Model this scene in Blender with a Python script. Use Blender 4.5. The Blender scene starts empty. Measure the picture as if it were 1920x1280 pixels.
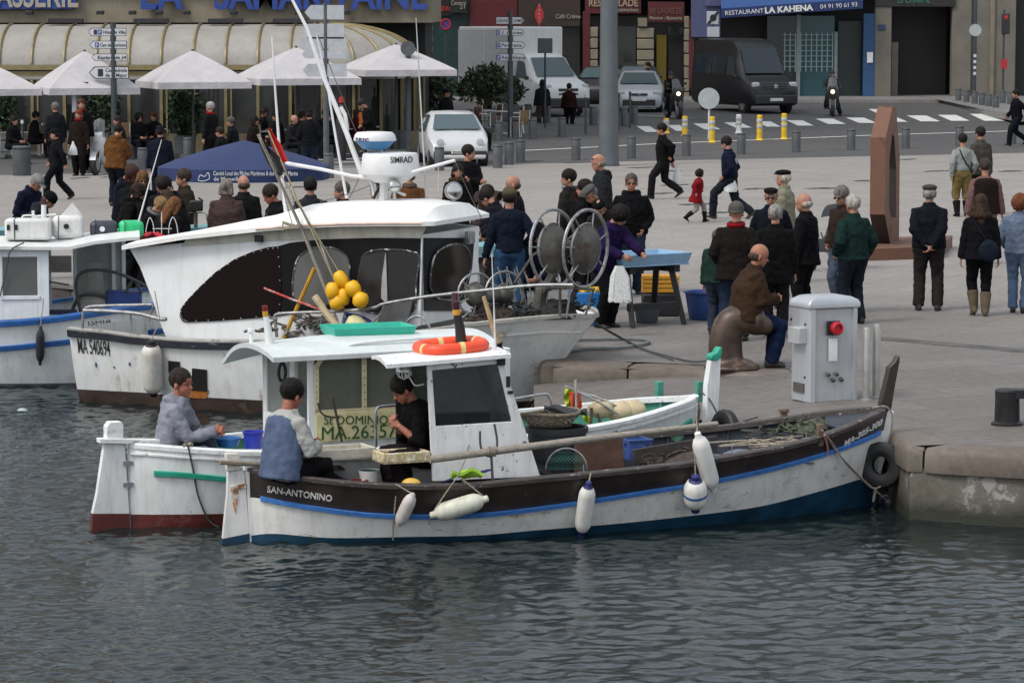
import bpy,bmesh,math,random
import numpy as np
from mathutils import Vector,Matrix,Euler,Quaternion,noise
R=math.radians
PI=math.pi
rnd=random.Random(7)
SC=bpy.context.scene
COL=SC.collection
# camera model
FPX,CX,CY,CAMH,HOR=6000.0,960.0,640.0,4.1,22.0
PITCH=math.atan((CY-HOR)/FPX)
WZ=-0.70
cam_d=bpy.data.cameras.new('camera')
cam_d.sensor_width=36;cam_d.lens=36*FPX/1920
cam_d.clip_start=0.5;cam_d.clip_end=3000
cam=bpy.data.objects.new('camera',cam_d);COL.objects.link(cam)
CAMP=Vector((0,0,CAMH))
cam.location=CAMP;cam.rotation_euler=(PI/2-PITCH,0,0)
SC.camera=cam
RM=Euler((PI/2-PITCH,0,0)).to_matrix()
def ray(px,py):
 return RM@Vector(((px-CX)/FPX,(CY-py)/FPX,-1))
def G(px,py,z=0.0):
 d=ray(px,py);t=(z-CAMH)/d.z
 return CAMP+d*t
def PY(px,py,Y):
 d=ray(px,py);return CAMP+d*(Y/d.y)
def ppm(Y):return FPX/Y
# tags
def tag(o,label=None,cat=None,group=None,kind=None):
 if label:o['label']=label
 if cat:o['category']=cat
 if group:o['group']=group
 if kind:o['kind']=kind
 return o
def thing(name,label,cat,loc=(0,0,0),rz=0.0,group=None):
 o=bpy.data.objects.new(name,None);COL.objects.link(o)
 o.empty_display_size=0.1
 o.location=loc;o.rotation_euler=(0,0,rz)
 return tag(o,label,cat,group)
def kids(o):return[c for c in ALLCH.get(o.name,[])]
ALLCH={}
def dup(o,loc=None,rz=None,label=None,group=None,parent=None,scale=None):
 c=o.copy();COL.objects.link(c)
 if parent is not None:
  c.parent=parent;ALLCH.setdefault(parent.name,[]).append(c)
 else:
  if loc is not None:c.location=loc
  if rz is not None:c.rotation_euler=(0,0,rz)
  if scale is not None:c.scale=scale
  if label:c['label']=label
  if group:c['group']=group
 for ch in kids(o):dup(ch,parent=c)
 return c
# materials
MATS={}
def nn(nt,t,**kw):
 n=nt.nodes.new(t)
 for k,v in kw.items():
  if k in n.inputs:n.inputs[k].default_value=v
  else:setattr(n,k,v)
 return n
def ramp(nt,fac,stops,interp='LINEAR'):
 r=nt.nodes.new('ShaderNodeValToRGB');r.color_ramp.interpolation=interp
 e=r.color_ramp.elements
 while len(e)<len(stops):e.new(0.5)
 for i,(p,c)in enumerate(stops):
  e[i].position=p
  e[i].color=(c,c,c,1)if isinstance(c,(int,float))else(c[0],c[1],c[2],1)
 nt.links.new(fac,r.inputs[0]);return r.outputs[0]
def mixc(nt,fac,a,b):
 m=nt.nodes.new('ShaderNodeMix');m.data_type='RGBA'
 for sock,v in((m.inputs[0],fac),(m.inputs[6],a),(m.inputs[7],b)):
  if hasattr(v,'links')or hasattr(v,'is_linked'):nt.links.new(v,sock)
  elif isinstance(v,(int,float)):sock.default_value=v
  else:sock.default_value=(v[0],v[1],v[2],1)
 return m.outputs[2]
def lin(h):
 h=h.lstrip('#');o=[]
 for i in(0,2,4):
  c=int(h[i:i+2],16)/255
  o.append(c/12.92 if c<=.04045 else((c+.055)/1.055)**2.4)
 return tuple(o)
def mat(name,col,rough=0.6,metal=0.0,var=0.12,scale=6.0,bump=0.0,bscale=30.0,wear=None,wearamt=0.0,
wscale=5.0,stretch=None,spec=0.5,alpha=1.0,emit=0.0,rust=0.0,dirt=0.0,coat=0.0):
 if name in MATS:return MATS[name]
 if isinstance(col,str):col=lin(col)
 m=bpy.data.materials.new(name);m.use_nodes=True;nt=m.node_tree
 b=nt.nodes['Principled BSDF'];L=nt.links
 b.inputs['Roughness'].default_value=rough;b.inputs['Metallic'].default_value=metal
 b.inputs['Specular IOR Level'].default_value=spec
 if coat:b.inputs['Coat Weight'].default_value=coat
 tc=nt.nodes.new('ShaderNodeTexCoord');src=tc.outputs['Object']
 if stretch:
  mp=nt.nodes.new('ShaderNodeMapping');mp.inputs['Scale'].default_value=stretch
  L.new(src,mp.inputs[0]);src=mp.outputs[0]
 def tex(s,det=4.0,rgh=0.6):
  n=nn(nt,'ShaderNodeTexNoise',Scale=s,Detail=det,Roughness=rgh);L.new(src,n.inputs['Vector']);return n.outputs['Fac']
 c=col
 if var:
  f=tex(scale)
  lo=tuple(x*(1-var*1.6)for x in col);hi=tuple(min(1,x*(1+var*1.3))for x in col)
  c=ramp(nt,f,[(0.3,lo),(0.7,hi)])
  rr=nt.nodes.new('ShaderNodeMapRange');rr.inputs[3].default_value=max(0.02,rough-.12);rr.inputs[4].default_value=min(1,rough+.15)
  L.new(f,rr.inputs[0]);L.new(rr.outputs[0],b.inputs['Roughness'])
 if dirt:
  mp2=nt.nodes.new('ShaderNodeMapping');mp2.inputs['Scale'].default_value=(7,7,0.9)
  L.new(tc.outputs['Object'],mp2.inputs[0])
  n2=nn(nt,'ShaderNodeTexNoise',Scale=1.6,Detail=5.0,Roughness=0.65);L.new(mp2.outputs[0],n2.inputs['Vector'])
  f2=ramp(nt,n2.outputs['Fac'],[(0.48,0.0),(0.72,dirt)])
  c=mixc(nt,f2,c,(0.16,0.12,0.07))
 if rust:
  mp3=nt.nodes.new('ShaderNodeMapping');mp3.inputs['Scale'].default_value=(3.2,3.2,0.8);mp3.inputs['Location'].default_value=(3,1,2)
  L.new(tc.outputs['Object'],mp3.inputs[0])
  n3=nn(nt,'ShaderNodeTexNoise',Scale=1.5,Detail=4.0,Roughness=0.6);L.new(mp3.outputs[0],n3.inputs['Vector'])
  f3=ramp(nt,n3.outputs['Fac'],[(0.62,0.0),(0.74,rust)])
  c=mixc(nt,f3,c,(0.28,0.10,0.025))
 if wear is not None:
  w=lin(wear)if isinstance(wear,str)else wear
  n4=nn(nt,'ShaderNodeTexNoise',Scale=wscale,Detail=8.0,Roughness=0.75);L.new(src,n4.inputs['Vector'])
  f4=ramp(nt,n4.outputs['Fac'],[(1-wearamt-.02,0.0),(1-wearamt+.02,1.0)])
  c=mixc(nt,f4,c,w)
 if c is col:b.inputs['Base Color'].default_value=(*col,1)
 else:L.new(c,b.inputs['Base Color'])
 if bump:
  bn=nt.nodes.new('ShaderNodeBump');bn.inputs['Strength'].default_value=1.0;bn.inputs['Distance'].default_value=bump
  L.new(tex(bscale,5.0),bn.inputs['Height']);L.new(bn.outputs[0],b.inputs['Normal'])
 if emit:
  b.inputs['Emission Color'].default_value=(*col,1);b.inputs['Emission Strength'].default_value=emit
 if alpha<1:
  b.inputs['Alpha'].default_value=alpha
 MATS[name]=m;return m
def glassm(name,col=(0.02,0.025,0.03),alpha=0.5,rough=0.03,spec=0.45):
 if name in MATS:return MATS[name]
 m=bpy.data.materials.new(name);m.use_nodes=True;nt=m.node_tree
 b=nt.nodes['Principled BSDF']
 b.inputs['Base Color'].default_value=(*col,1);b.inputs['Roughness'].default_value=rough
 b.inputs['Specular IOR Level'].default_value=spec if 'brown' not in name else .15
 if alpha<1:
  tr=nt.nodes.new('ShaderNodeBsdfTransparent');mx=nt.nodes.new('ShaderNodeMixShader')
  tr.inputs[0].default_value=(0.85,0.87,0.85,1)
  fr=nn(nt,'ShaderNodeTexNoise',Scale=3.0,Detail=3.0)
  tc=nt.nodes.new('ShaderNodeTexCoord');nt.links.new(tc.outputs['Object'],fr.inputs['Vector'])
  mr=nt.nodes.new('ShaderNodeMapRange');mr.inputs[3].default_value=alpha-.12;mr.inputs[4].default_value=alpha+.12
  nt.links.new(fr.outputs['Fac'],mr.inputs[0]);nt.links.new(mr.outputs[0],mx.inputs[0])
  nt.links.new(tr.outputs[0],mx.inputs[1]);nt.links.new(b.outputs[0],mx.inputs[2])
  nt.links.new(mx.outputs[0],nt.nodes['Material Output'].inputs[0])
 MATS[name]=m;return m
# mesh builder
class MB:
 def __init__(s):s.v=[];s.f=[];s.m=[];s.cur=0
 def mi(s,i):s.cur=i;return s
 def add(s,vs,fs):
  o=len(s.v);s.v.extend([tuple(v)for v in vs])
  for f in fs:s.f.append([i+o for i in f]);s.m.append(s.cur)
  return s
 def box(s,c,d,rot=None,taper=None):
  x,y,z=d[0]/2,d[1]/2,d[2]/2;t=taper or(1,1)
  vs=[(-x,-y,-z),(x,-y,-z),(x,y,-z),(-x,y,-z),(-x*t[0],-y*t[1],z),(x*t[0],-y*t[1],z),(x*t[0],y*t[1],z),(-x*t[0],y*t[1],z)]
  if rot is not None:
   q=Euler(rot).to_matrix();vs=[q@Vector(v)for v in vs]
  vs=[(v[0]+c[0],v[1]+c[1],v[2]+c[2])for v in vs]
  return s.add(vs,[(0,3,2,1),(4,5,6,7),(0,1,5,4),(1,2,6,5),(2,3,7,6),(3,0,4,7)])
 def ring(s,c,ax,r,n,ry=None,up=None):
  ax=Vector(ax).normalized()
  u=Vector(up)if up is not None else(Vector((0,0,1))if abs(ax.z)<.95 else Vector((1,0,0)))
  a=ax.cross(u).normalized();b=a.cross(ax).normalized();ry=r if ry is None else ry
  return[Vector(c)+a*(r*math.cos(2*PI*i/n))+b*(ry*math.sin(2*PI*i/n))for i in range(n)]
 def loft(s,rings,cap=(True,True),closed=True):
  n=len(rings[0]);vs=[v for r in rings for v in r];fs=[]
  for k in range(len(rings)-1):
   for i in range(n if closed else n-1):
    j=(i+1)%n
    fs.append((k*n+i,k*n+j,(k+1)*n+j,(k+1)*n+i))
  if cap[0]:fs.append(tuple(range(n-1,-1,-1)))
  if cap[1]:fs.append(tuple((len(rings)-1)*n+i for i in range(n)))
  return s.add(vs,fs)
 def cyl(s,a,b,r,r2=None,n=16,cap=(True,True)):
  a,b=Vector(a),Vector(b);r2=r if r2 is None else r2;ax=b-a
  return s.loft([s.ring(a,ax,r,n),s.ring(b,ax,r2,n)],cap)
 def tube(s,pts,r,n=8,cap=(True,True),closed=False):
  pts=[Vector(p)for p in pts];rr=r if isinstance(r,(list,tuple))else[r]*len(pts)
  rings=[];u=None
  for i,p in enumerate(pts):
   if closed:d=(pts[(i+1)%len(pts)]-pts[i-1])
   else:d=pts[min(i+1,len(pts)-1)]-pts[max(i-1,0)]
   if d.length<1e-9:d=Vector((0,0,1))
   d.normalize()
   if u is None:u=Vector((0,0,1))if abs(d.z)<.9 else Vector((1,0,0))
   u=(u-d*u.dot(d))
   if u.length<1e-6:u=Vector((0,1,0))if abs(d.y)<.9 else Vector((1,0,0));u=u-d*u.dot(d)
   u.normalize();w=d.cross(u)
   rings.append([p+u*(rr[i]*math.cos(2*PI*k/n))+w*(rr[i]*math.sin(2*PI*k/n))for k in range(n)])
  if closed:rings.append(rings[0]);return s.loft(rings,(False,False))
  return s.loft(rings,cap)
 def lathe(s,prof,c=(0,0,0),n=24,ax='z',cap=(True,True),sx=1,sy=1):
  rings=[]
  for r,h in prof:
   rg=[]
   for i in range(n):
    a=2*PI*i/n;x,y=r*math.cos(a)*sx,r*math.sin(a)*sy
    p=(x,y,h)if ax=='z' else((h,x,y)if ax=='x' else(y,h,x))
    rg.append((p[0]+c[0],p[1]+c[1],p[2]+c[2]))
   rings.append(rg)
  return s.loft(rings,cap)
 def sph(s,c,r,n=12,m=8,sc=(1,1,1),rot=None):
  q=Euler(rot).to_matrix()if rot is not None else None
  rings=[]
  for k in range(m+1):
   t=PI*k/m;rad=max(math.sin(t),0.02);z=-math.cos(t);rg=[]
   for i in range(n):
    v=Vector((rad*math.cos(2*PI*i/n)*r*sc[0],rad*math.sin(2*PI*i/n)*r*sc[1],z*r*sc[2]))
    if q:v=q@v
    rg.append(v+Vector(c))
   rings.append(rg)
  return s.loft(rings)
 def prism(s,poly,d,off=(0,0,0)):
  d=Vector(d);p=[Vector(q)+Vector(off)for q in poly];n=len(p)
  return s.add(p+[q+d for q in p],[tuple(range(n-1,-1,-1)),tuple(range(n,2*n))]+[(i,(i+1)%n,(i+1)%n+n,i+n)for i in range(n)])
 def quad(s,a,b,c,d):return s.add([a,b,c,d],[(0,1,2,3)])
 def sheet(s,rows,th=None,d=(0,0,1)):
  s.loft(rows,(False,False),closed=False)
  if th:
   o=Vector(d)*th;n=len(rows[0]);m=len(rows)
   low=[[Vector(p)+o for p in r]for r in rows][::-1]
   s.loft(low,(False,False),closed=False)
   per=[rows[0][i]for i in range(n)]+[rows[k][-1]for k in range(1,m)]+[rows[-1][i]for i in range(n-2,-1,-1)]+[rows[k][0]for k in range(m-2,0,-1)]
   per=[Vector(p)for p in per]
   s.loft([per,[p+o for p in per]],(False,False))
  return s
 def build(s,name,mats,parent=None,smooth=30,bevel=0,loc=None,rz=0,seg=2,fixn=True):
  me=bpy.data.meshes.new(name);me.from_pydata(s.v,[],s.f)
  if not isinstance(mats,(list,tuple)):mats=[mats]
  for m in mats:me.materials.append(m)
  if len(mats)>1:me.polygons.foreach_set('material_index',s.m)
  if fixn:
   bm=bmesh.new();bm.from_mesh(me);bmesh.ops.recalc_face_normals(bm,faces=bm.faces[:]);bm.to_mesh(me);bm.free()
  if smooth:
   me.shade_smooth();me.set_sharp_from_angle(angle=R(smooth))
  me.update()
  o=bpy.data.objects.new(name,me);COL.objects.link(o)
  if parent is not None:o.parent=parent;ALLCH.setdefault(parent.name,[]).append(o)
  if loc is not None:o.location=loc
  if rz:o.rotation_euler=(0,0,rz)
  if bevel:
   b=o.modifiers.new('bevel','BEVEL');b.width=bevel;b.segments=seg;b.limit_method='ANGLE';b.angle_limit=R(40)
  return o
def lerp(a,b,t):return a+(b-a)*t
def vl(a,b,t):return Vector(a).lerp(Vector(b),t)
def interp(xs,ys,x):
 return float(np.interp(x,xs,ys))
def crom(pts,n=8):
 P=[Vector(p)for p in pts];out=[]
 for i in range(len(P)-1):
  p0=P[max(i-1,0)];p1=P[i];p2=P[i+1];p3=P[min(i+2,len(P)-1)]
  for k in range(n):
   t=k/n
   out.append(0.5*((2*p1)+(p2-p0)*t+(2*p0-5*p1+4*p2-p3)*t*t+(3*p1-p0-3*p2+p3)*t**3))
 out.append(P[-1]);return out
def sag(a,b,s=0.15,n=10,d=(0,0,-1)):
 a,b=Vector(a),Vector(b);d=Vector(d)
 return[a.lerp(b,k/n)+d*(s*4*(k/n)*(1-k/n))for k in range(n+1)]
def text(name,body,m,parent,loc,right,up,size,bold=0.0,extr=0.004,shear=0.0,width=None,align='LEFT',spacing=1.0):
 """lettering as mesh: lower-left at loc, running along right, standing along up"""
 cu=bpy.data.curves.new(name,'FONT');cu.body=body;cu.size=size;cu.offset=bold;cu.extrude=extr;cu.shear=shear
 cu.space_character=spacing;cu.resolution_u=3;cu.align_x=align
 t=bpy.data.objects.new(name,cu);COL.objects.link(t)
 dg=bpy.context.evaluated_depsgraph_get();dg.update()
 me=bpy.data.meshes.new_from_object(t.evaluated_get(dg))
 COL.objects.unlink(t);bpy.data.objects.remove(t)
 r=Vector(right).normalized();u=Vector(up);u=(u-r*u.dot(r)).normalized();w=r.cross(u)
 if len(me.vertices)==0:return None
 xs=[v.co.x for v in me.vertices];k=1.0
 if width:k=width/(max(xs)-min(xs))
 x0=min(xs)if width else 0
 for v in me.vertices:
  c=v.co;v.co=Vector(loc)+r*((c.x-x0)*k)+u*c.y+w*c.z
 me.materials.clear();me.materials.append(m)
 o=bpy.data.objects.new(name,me);COL.objects.link(o)
 if parent is not None:o.parent=parent;ALLCH.setdefault(parent.name,[]).append(o)
 return o
# light and air
def setup_world():
 w=bpy.data.worlds.new("World");SC.world=w;w.use_nodes=True;nt=w.node_tree
 bg=nt.nodes['Background'];sky=nt.nodes.new('ShaderNodeTexSky');sky.sky_type='NISHITA';sky.sun_disc=False
 SE,SR=R(52),R(232)
 sky.sun_elevation=SE;sky.sun_rotation=SR;sky.air_density=1.0;sky.dust_density=6.0;sky.ozone_density=1.5
 hs=nt.nodes.new('ShaderNodeHueSaturation');hs.inputs['Saturation'].default_value=0.5
 nt.links.new(sky.outputs[0],hs.inputs['Color']);nt.links.new(mixc(nt,0.6,hs.outputs[0],(4.95,5.35,5.9)),bg.inputs[0])
 bg.inputs[1].default_value=0.15
 sd=bpy.data.lights.new('sun','SUN');sd.energy=1.15;sd.angle=R(13);sd.color=(1,0.96,0.9)
 so=bpy.data.objects.new('sun',sd);COL.objects.link(so)
 d=Vector((math.sin(SR)*math.cos(SE),math.cos(SR)*math.cos(SE),math.sin(SE)))
 so.rotation_euler=(-d).to_track_quat('-Z','Y').to_euler()
 so.location=d*50
 SC.view_settings.view_transform='Standard';SC.view_settings.look='None';SC.view_settings.gamma=1
 SC.view_settings.use_curve_mapping=False;SC.view_settings.exposure=EXPO
EXPO=0.40
setup_world()
# ground
PLZ0,PLZS=86.6,0.46
def plaza_far(x):return PLZ0+PLZS*x
def zg(x,y):
 d=y-(plaza_far(x)+8)
 t=min(1,max(0,d/22));return 0.4*t*t*(3-2*t)
def stone_mat(name,c1,c2,joint,sx,sy,rough=0.75,stain=0.35,warm=(0.30,0.27,0.24),mort=0.012,rot=0.0):
 m=bpy.data.materials.new(name);m.use_nodes=True;nt=m.node_tree;L=nt.links
 b=nt.nodes['Principled BSDF'];tc=nt.nodes.new('ShaderNodeTexCoord')
 mp=nt.nodes.new('ShaderNodeMapping');mp.inputs['Rotation'].default_value=(0,0,rot);L.new(tc.outputs['Object'],mp.inputs[0])
 wn=nn(nt,'ShaderNodeTexNoise',Scale=0.8,Detail=2.0);L.new(tc.outputs['Object'],wn.inputs['Vector'])
 br=nt.nodes.new('ShaderNodeTexBrick');L.new(mp.outputs[0],br.inputs['Vector'])
 br.inputs['Scale'].default_value=1.0;br.inputs['Brick Width'].default_value=sx;br.inputs['Row Height'].default_value=sy
 br.inputs['Mortar Size'].default_value=mort;br.inputs['Mortar Smooth'].default_value=0.3
 br.inputs['Color1'].default_value=(*c1,1);br.inputs['Color2'].default_value=(*c2,1);br.inputs['Mortar'].default_value=(*joint,1)
 n1=nn(nt,'ShaderNodeTexNoise',Scale=0.45,Detail=6.0,Roughness=0.62);L.new(tc.outputs['Object'],n1.inputs['Vector'])
 n2=nn(nt,'ShaderNodeTexNoise',Scale=9.0,Detail=6.0,Roughness=0.7);L.new(tc.outputs['Object'],n2.inputs['Vector'])
 f1=ramp(nt,n1.outputs['Fac'],[(0.40,0.0),(0.68,stain)])
 c=mixc(nt,f1,br.outputs[0],warm)
 mul=nt.nodes.new('ShaderNodeMix');mul.data_type='RGBA';mul.blend_type='MULTIPLY';mul.inputs[0].default_value=1
 L.new(c,mul.inputs[6]);L.new(ramp(nt,n2.outputs['Fac'],[(0.25,0.62),(0.75,1.2)]),mul.inputs[7])
 L.new(mul.outputs[2],b.inputs['Base Color'])
 rr=nt.nodes.new('ShaderNodeMapRange');rr.inputs[1].default_value=.3;rr.inputs[2].default_value=.7;rr.inputs[3].default_value=rough-.25;rr.inputs[4].default_value=rough+.1
 L.new(n1.outputs['Fac'],rr.inputs[0]);L.new(rr.outputs[0],b.inputs['Roughness'])
 bp=nt.nodes.new('ShaderNodeBump');bp.inputs['Strength'].default_value=0.6;bp.inputs['Distance'].default_value=0.012
 L.new(n2.outputs['Fac'],bp.inputs['Height']);L.new(bp.outputs[0],b.inputs['Normal'])
 MATS[name]=m;return m
M_PLAZA=stone_mat('plaza_stone',(0.315,0.292,0.268),(0.288,0.268,0.247),(0.19,0.175,0.16),1.5,0.75,stain=0.55,warm=(0.215,0.195,0.175),rot=R(-62))
M_QUAY=stone_mat('quay_stone',(0.165,0.147,0.133),(0.138,0.124,0.113),(0.075,0.067,0.06),1.5,0.8,stain=0.6,warm=(0.13,0.115,0.1),rot=R(-25))
M_COPE=stone_mat('coping_stone',(0.165,0.135,0.112),(0.14,0.115,0.096),(0.09,0.075,0.06),1.35,3.0,stain=0.7,warm=(0.10,0.08,0.06),mort=0.0,rot=R(4))
M_ASPH=stone_mat('asphalt',(0.088,0.086,0.084),(0.080,0.079,0.078),(0.085,0.083,0.082),4.0,4.0,stain=0.4,warm=(0.058,0.057,0.056),mort=0.0)
M_PAVE=stone_mat('far_pavement',(0.24,0.23,0.22),(0.21,0.2,0.195),(0.15,0.145,0.14),0.6,0.6,stain=0.5,warm=(0.15,0.14,0.13))
M_PAINT=mat('road_paint',(0.62,0.62,0.60),0.7,var=0.12,wear=(0.22,0.22,0.215),wearamt=0.36,wscale=2.5)
M_WETWALL=None
QE=lambda px,py:G(px,py,0.0)
EDGE=[Vector((60,23.5,0)),Vector((12,28.6,0)),G(1920,850),G(1702,838),Vector((3.66,31.35,0)),G(1560,800),G(1450,806,-.06),G(1340,797,-.10)]
EDGE+=[Vector((1.2,33.2,0)),Vector((0.25,33.9,0))]
COPE_L=G(1030,683)
FARQ=[Vector((COPE_L.x-0.1,40.6,0)),Vector((-3.0,44.6,0)),Vector((-8,48.5,0)),Vector((-60,60,0))]
def build_ground():
 xs=[-300,-120,-60,-30,-14,-8,-5.5,-3,-1.5,COPE_L.x-.1,COPE_L.x,1.0,1.6,2.2,2.7,3.2,3.201,3.4,4,5,7,9,12,20,40,60,120,300]
 ex=[-300,-60,-8,-3,COPE_L.x-.1];ey=[95,60,48.5,44.6,40.6]
 cop=[(COPE_L.x,COPE_L.y),(G(1180,686).x,G(1180,686).y),(G(1300,692).x,G(1300,692).y),(3.2,G(1480,700).y)]
 def nearY(x):
  if x<COPE_L.x:return interp(ex,ey,x)
  if x<=3.2:return interp([c[0]for c in cop],[c[1]for c in cop],x)
  e=EDGE[:8][::-1]
  return interp([p.x for p in e],[p.y for p in e],x)+CW
 CW=0.42
 mb=MB();rows=[]
 for k in range(9):
  r=[]
  for x in xs:
   y0=nearY(x)+(0.5 if(COPE_L.x<=x<=3.2)else 0);y1=plaza_far(x);r.append((x,lerp(y0,y1,(k/8)**1.6),0))
  rows.append(r)
 mb.sheet(rows);o=mb.build('plaza',ground_mix(),smooth=0);tag(o,kind='structure')
 ed=EDGE[:10][::-1]
 lx=[0.25,0.46,0.9,1.4,2.0,2.6,3.2]
 def zl(x):return-0.083*(3.2-x)
 ny=lambda x:interp([p.x for p in ed],[p.y for p in ed],x)+CW*.9
 fy=lambda x:interp([c[0]for c in cop],[c[1]for c in cop],x)+0.05
 mb=MB();mb.sheet([[(x,lerp(ny(x),fy(x),k/4),zl(x)if x<3.19 else 0)for x in lx]for k in range(5)])
 o=mb.build('landing',M_QUAY,smooth=0);tag(o,kind='structure')
 mb=MB();rows=[]
 xs2=[-300,-100,-50,-30,-20,-12,-6,0,6,12,20,30,50,100,300]
 for k in range(121):
  rows.append([(x,plaza_far(x)+k*.5,zg(x,plaza_far(x)+k*.5)-0.004)for x in xs2])
 rows.append([(x,240,.396)for x in xs2])
 mb.sheet(rows);o=mb.build('road',M_ASPH,smooth=60);tag(o,kind='structure')
 mb=MB();mb.sheet([[(-2500,176-170,-3.5),(2500,176-170,-3.5)],[(-2500,2800,-3.5),(2500,2800,-3.5)]])
 o=mb.build('ground',M_ASPH,smooth=0);tag(o,kind='structure')
def ground_mix():
 m=bpy.data.materials.new('plaza_surface');m.use_nodes=True;nt=m.node_tree;L=nt.links
 out=nt.nodes['Material Output'];nt.nodes.remove(nt.nodes['Principled BSDF'])
 def copy_nodes(src):
  mp={}
  for n in src.node_tree.nodes:
   if n.bl_idname=='ShaderNodeOutputMaterial':continue
   c=nt.nodes.new(n.bl_idname);mp[n.name]=c
   for p in('data_type','blend_type','operation'):
    if hasattr(n,p):
     try:setattr(c,p,getattr(n,p))
     except Exception:pass
   if n.bl_idname=='ShaderNodeValToRGB':
    e=c.color_ramp.elements;se=n.color_ramp.elements
    while len(e)<len(se):e.new(0.5)
    for i,s_ in enumerate(se):e[i].position=s_.position;e[i].color=s_.color
   for i,s_ in enumerate(n.inputs):
    try:c.inputs[i].default_value=s_.default_value
    except Exception:pass
  for l in src.node_tree.links:
   if l.to_node.name in mp and l.from_node.name in mp:
    fi=list(l.from_node.outputs).index(l.from_socket);ti=list(l.to_node.inputs).index(l.to_socket)
    L.new(mp[l.from_node.name].outputs[fi],mp[l.to_node.name].inputs[ti])
  return mp['Principled BSDF']
 a=copy_nodes(M_QUAY);b=copy_nodes(M_PLAZA)
 tc=nt.nodes.new('ShaderNodeTexCoord');sp=nt.nodes.new('ShaderNodeSeparateXYZ');L.new(tc.outputs['Object'],sp.inputs[0])
 ns=nn(nt,'ShaderNodeTexNoise',Scale=0.35,Detail=4.0);L.new(tc.outputs['Object'],ns.inputs['Vector'])
 ad=nt.nodes.new('ShaderNodeMath');ad.operation='MULTIPLY_ADD';ad.inputs[1].default_value=9.0
 L.new(ns.outputs['Fac'],ad.inputs[0]);L.new(sp.outputs['Y'],ad.inputs[2])
 mr=nt.nodes.new('ShaderNodeMapRange');mr.inputs[1].default_value=41;mr.inputs[2].default_value=58
 L.new(ad.outputs[0],mr.inputs[0]);mx=nt.nodes.new('ShaderNodeMixShader');L.new(mr.outputs[0],mx.inputs[0])
 L.new(a.outputs[0],mx.inputs[1]);L.new(b.outputs[0],mx.inputs[2]);L.new(mx.outputs[0],out.inputs[0])
 return m
build_ground()
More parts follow.
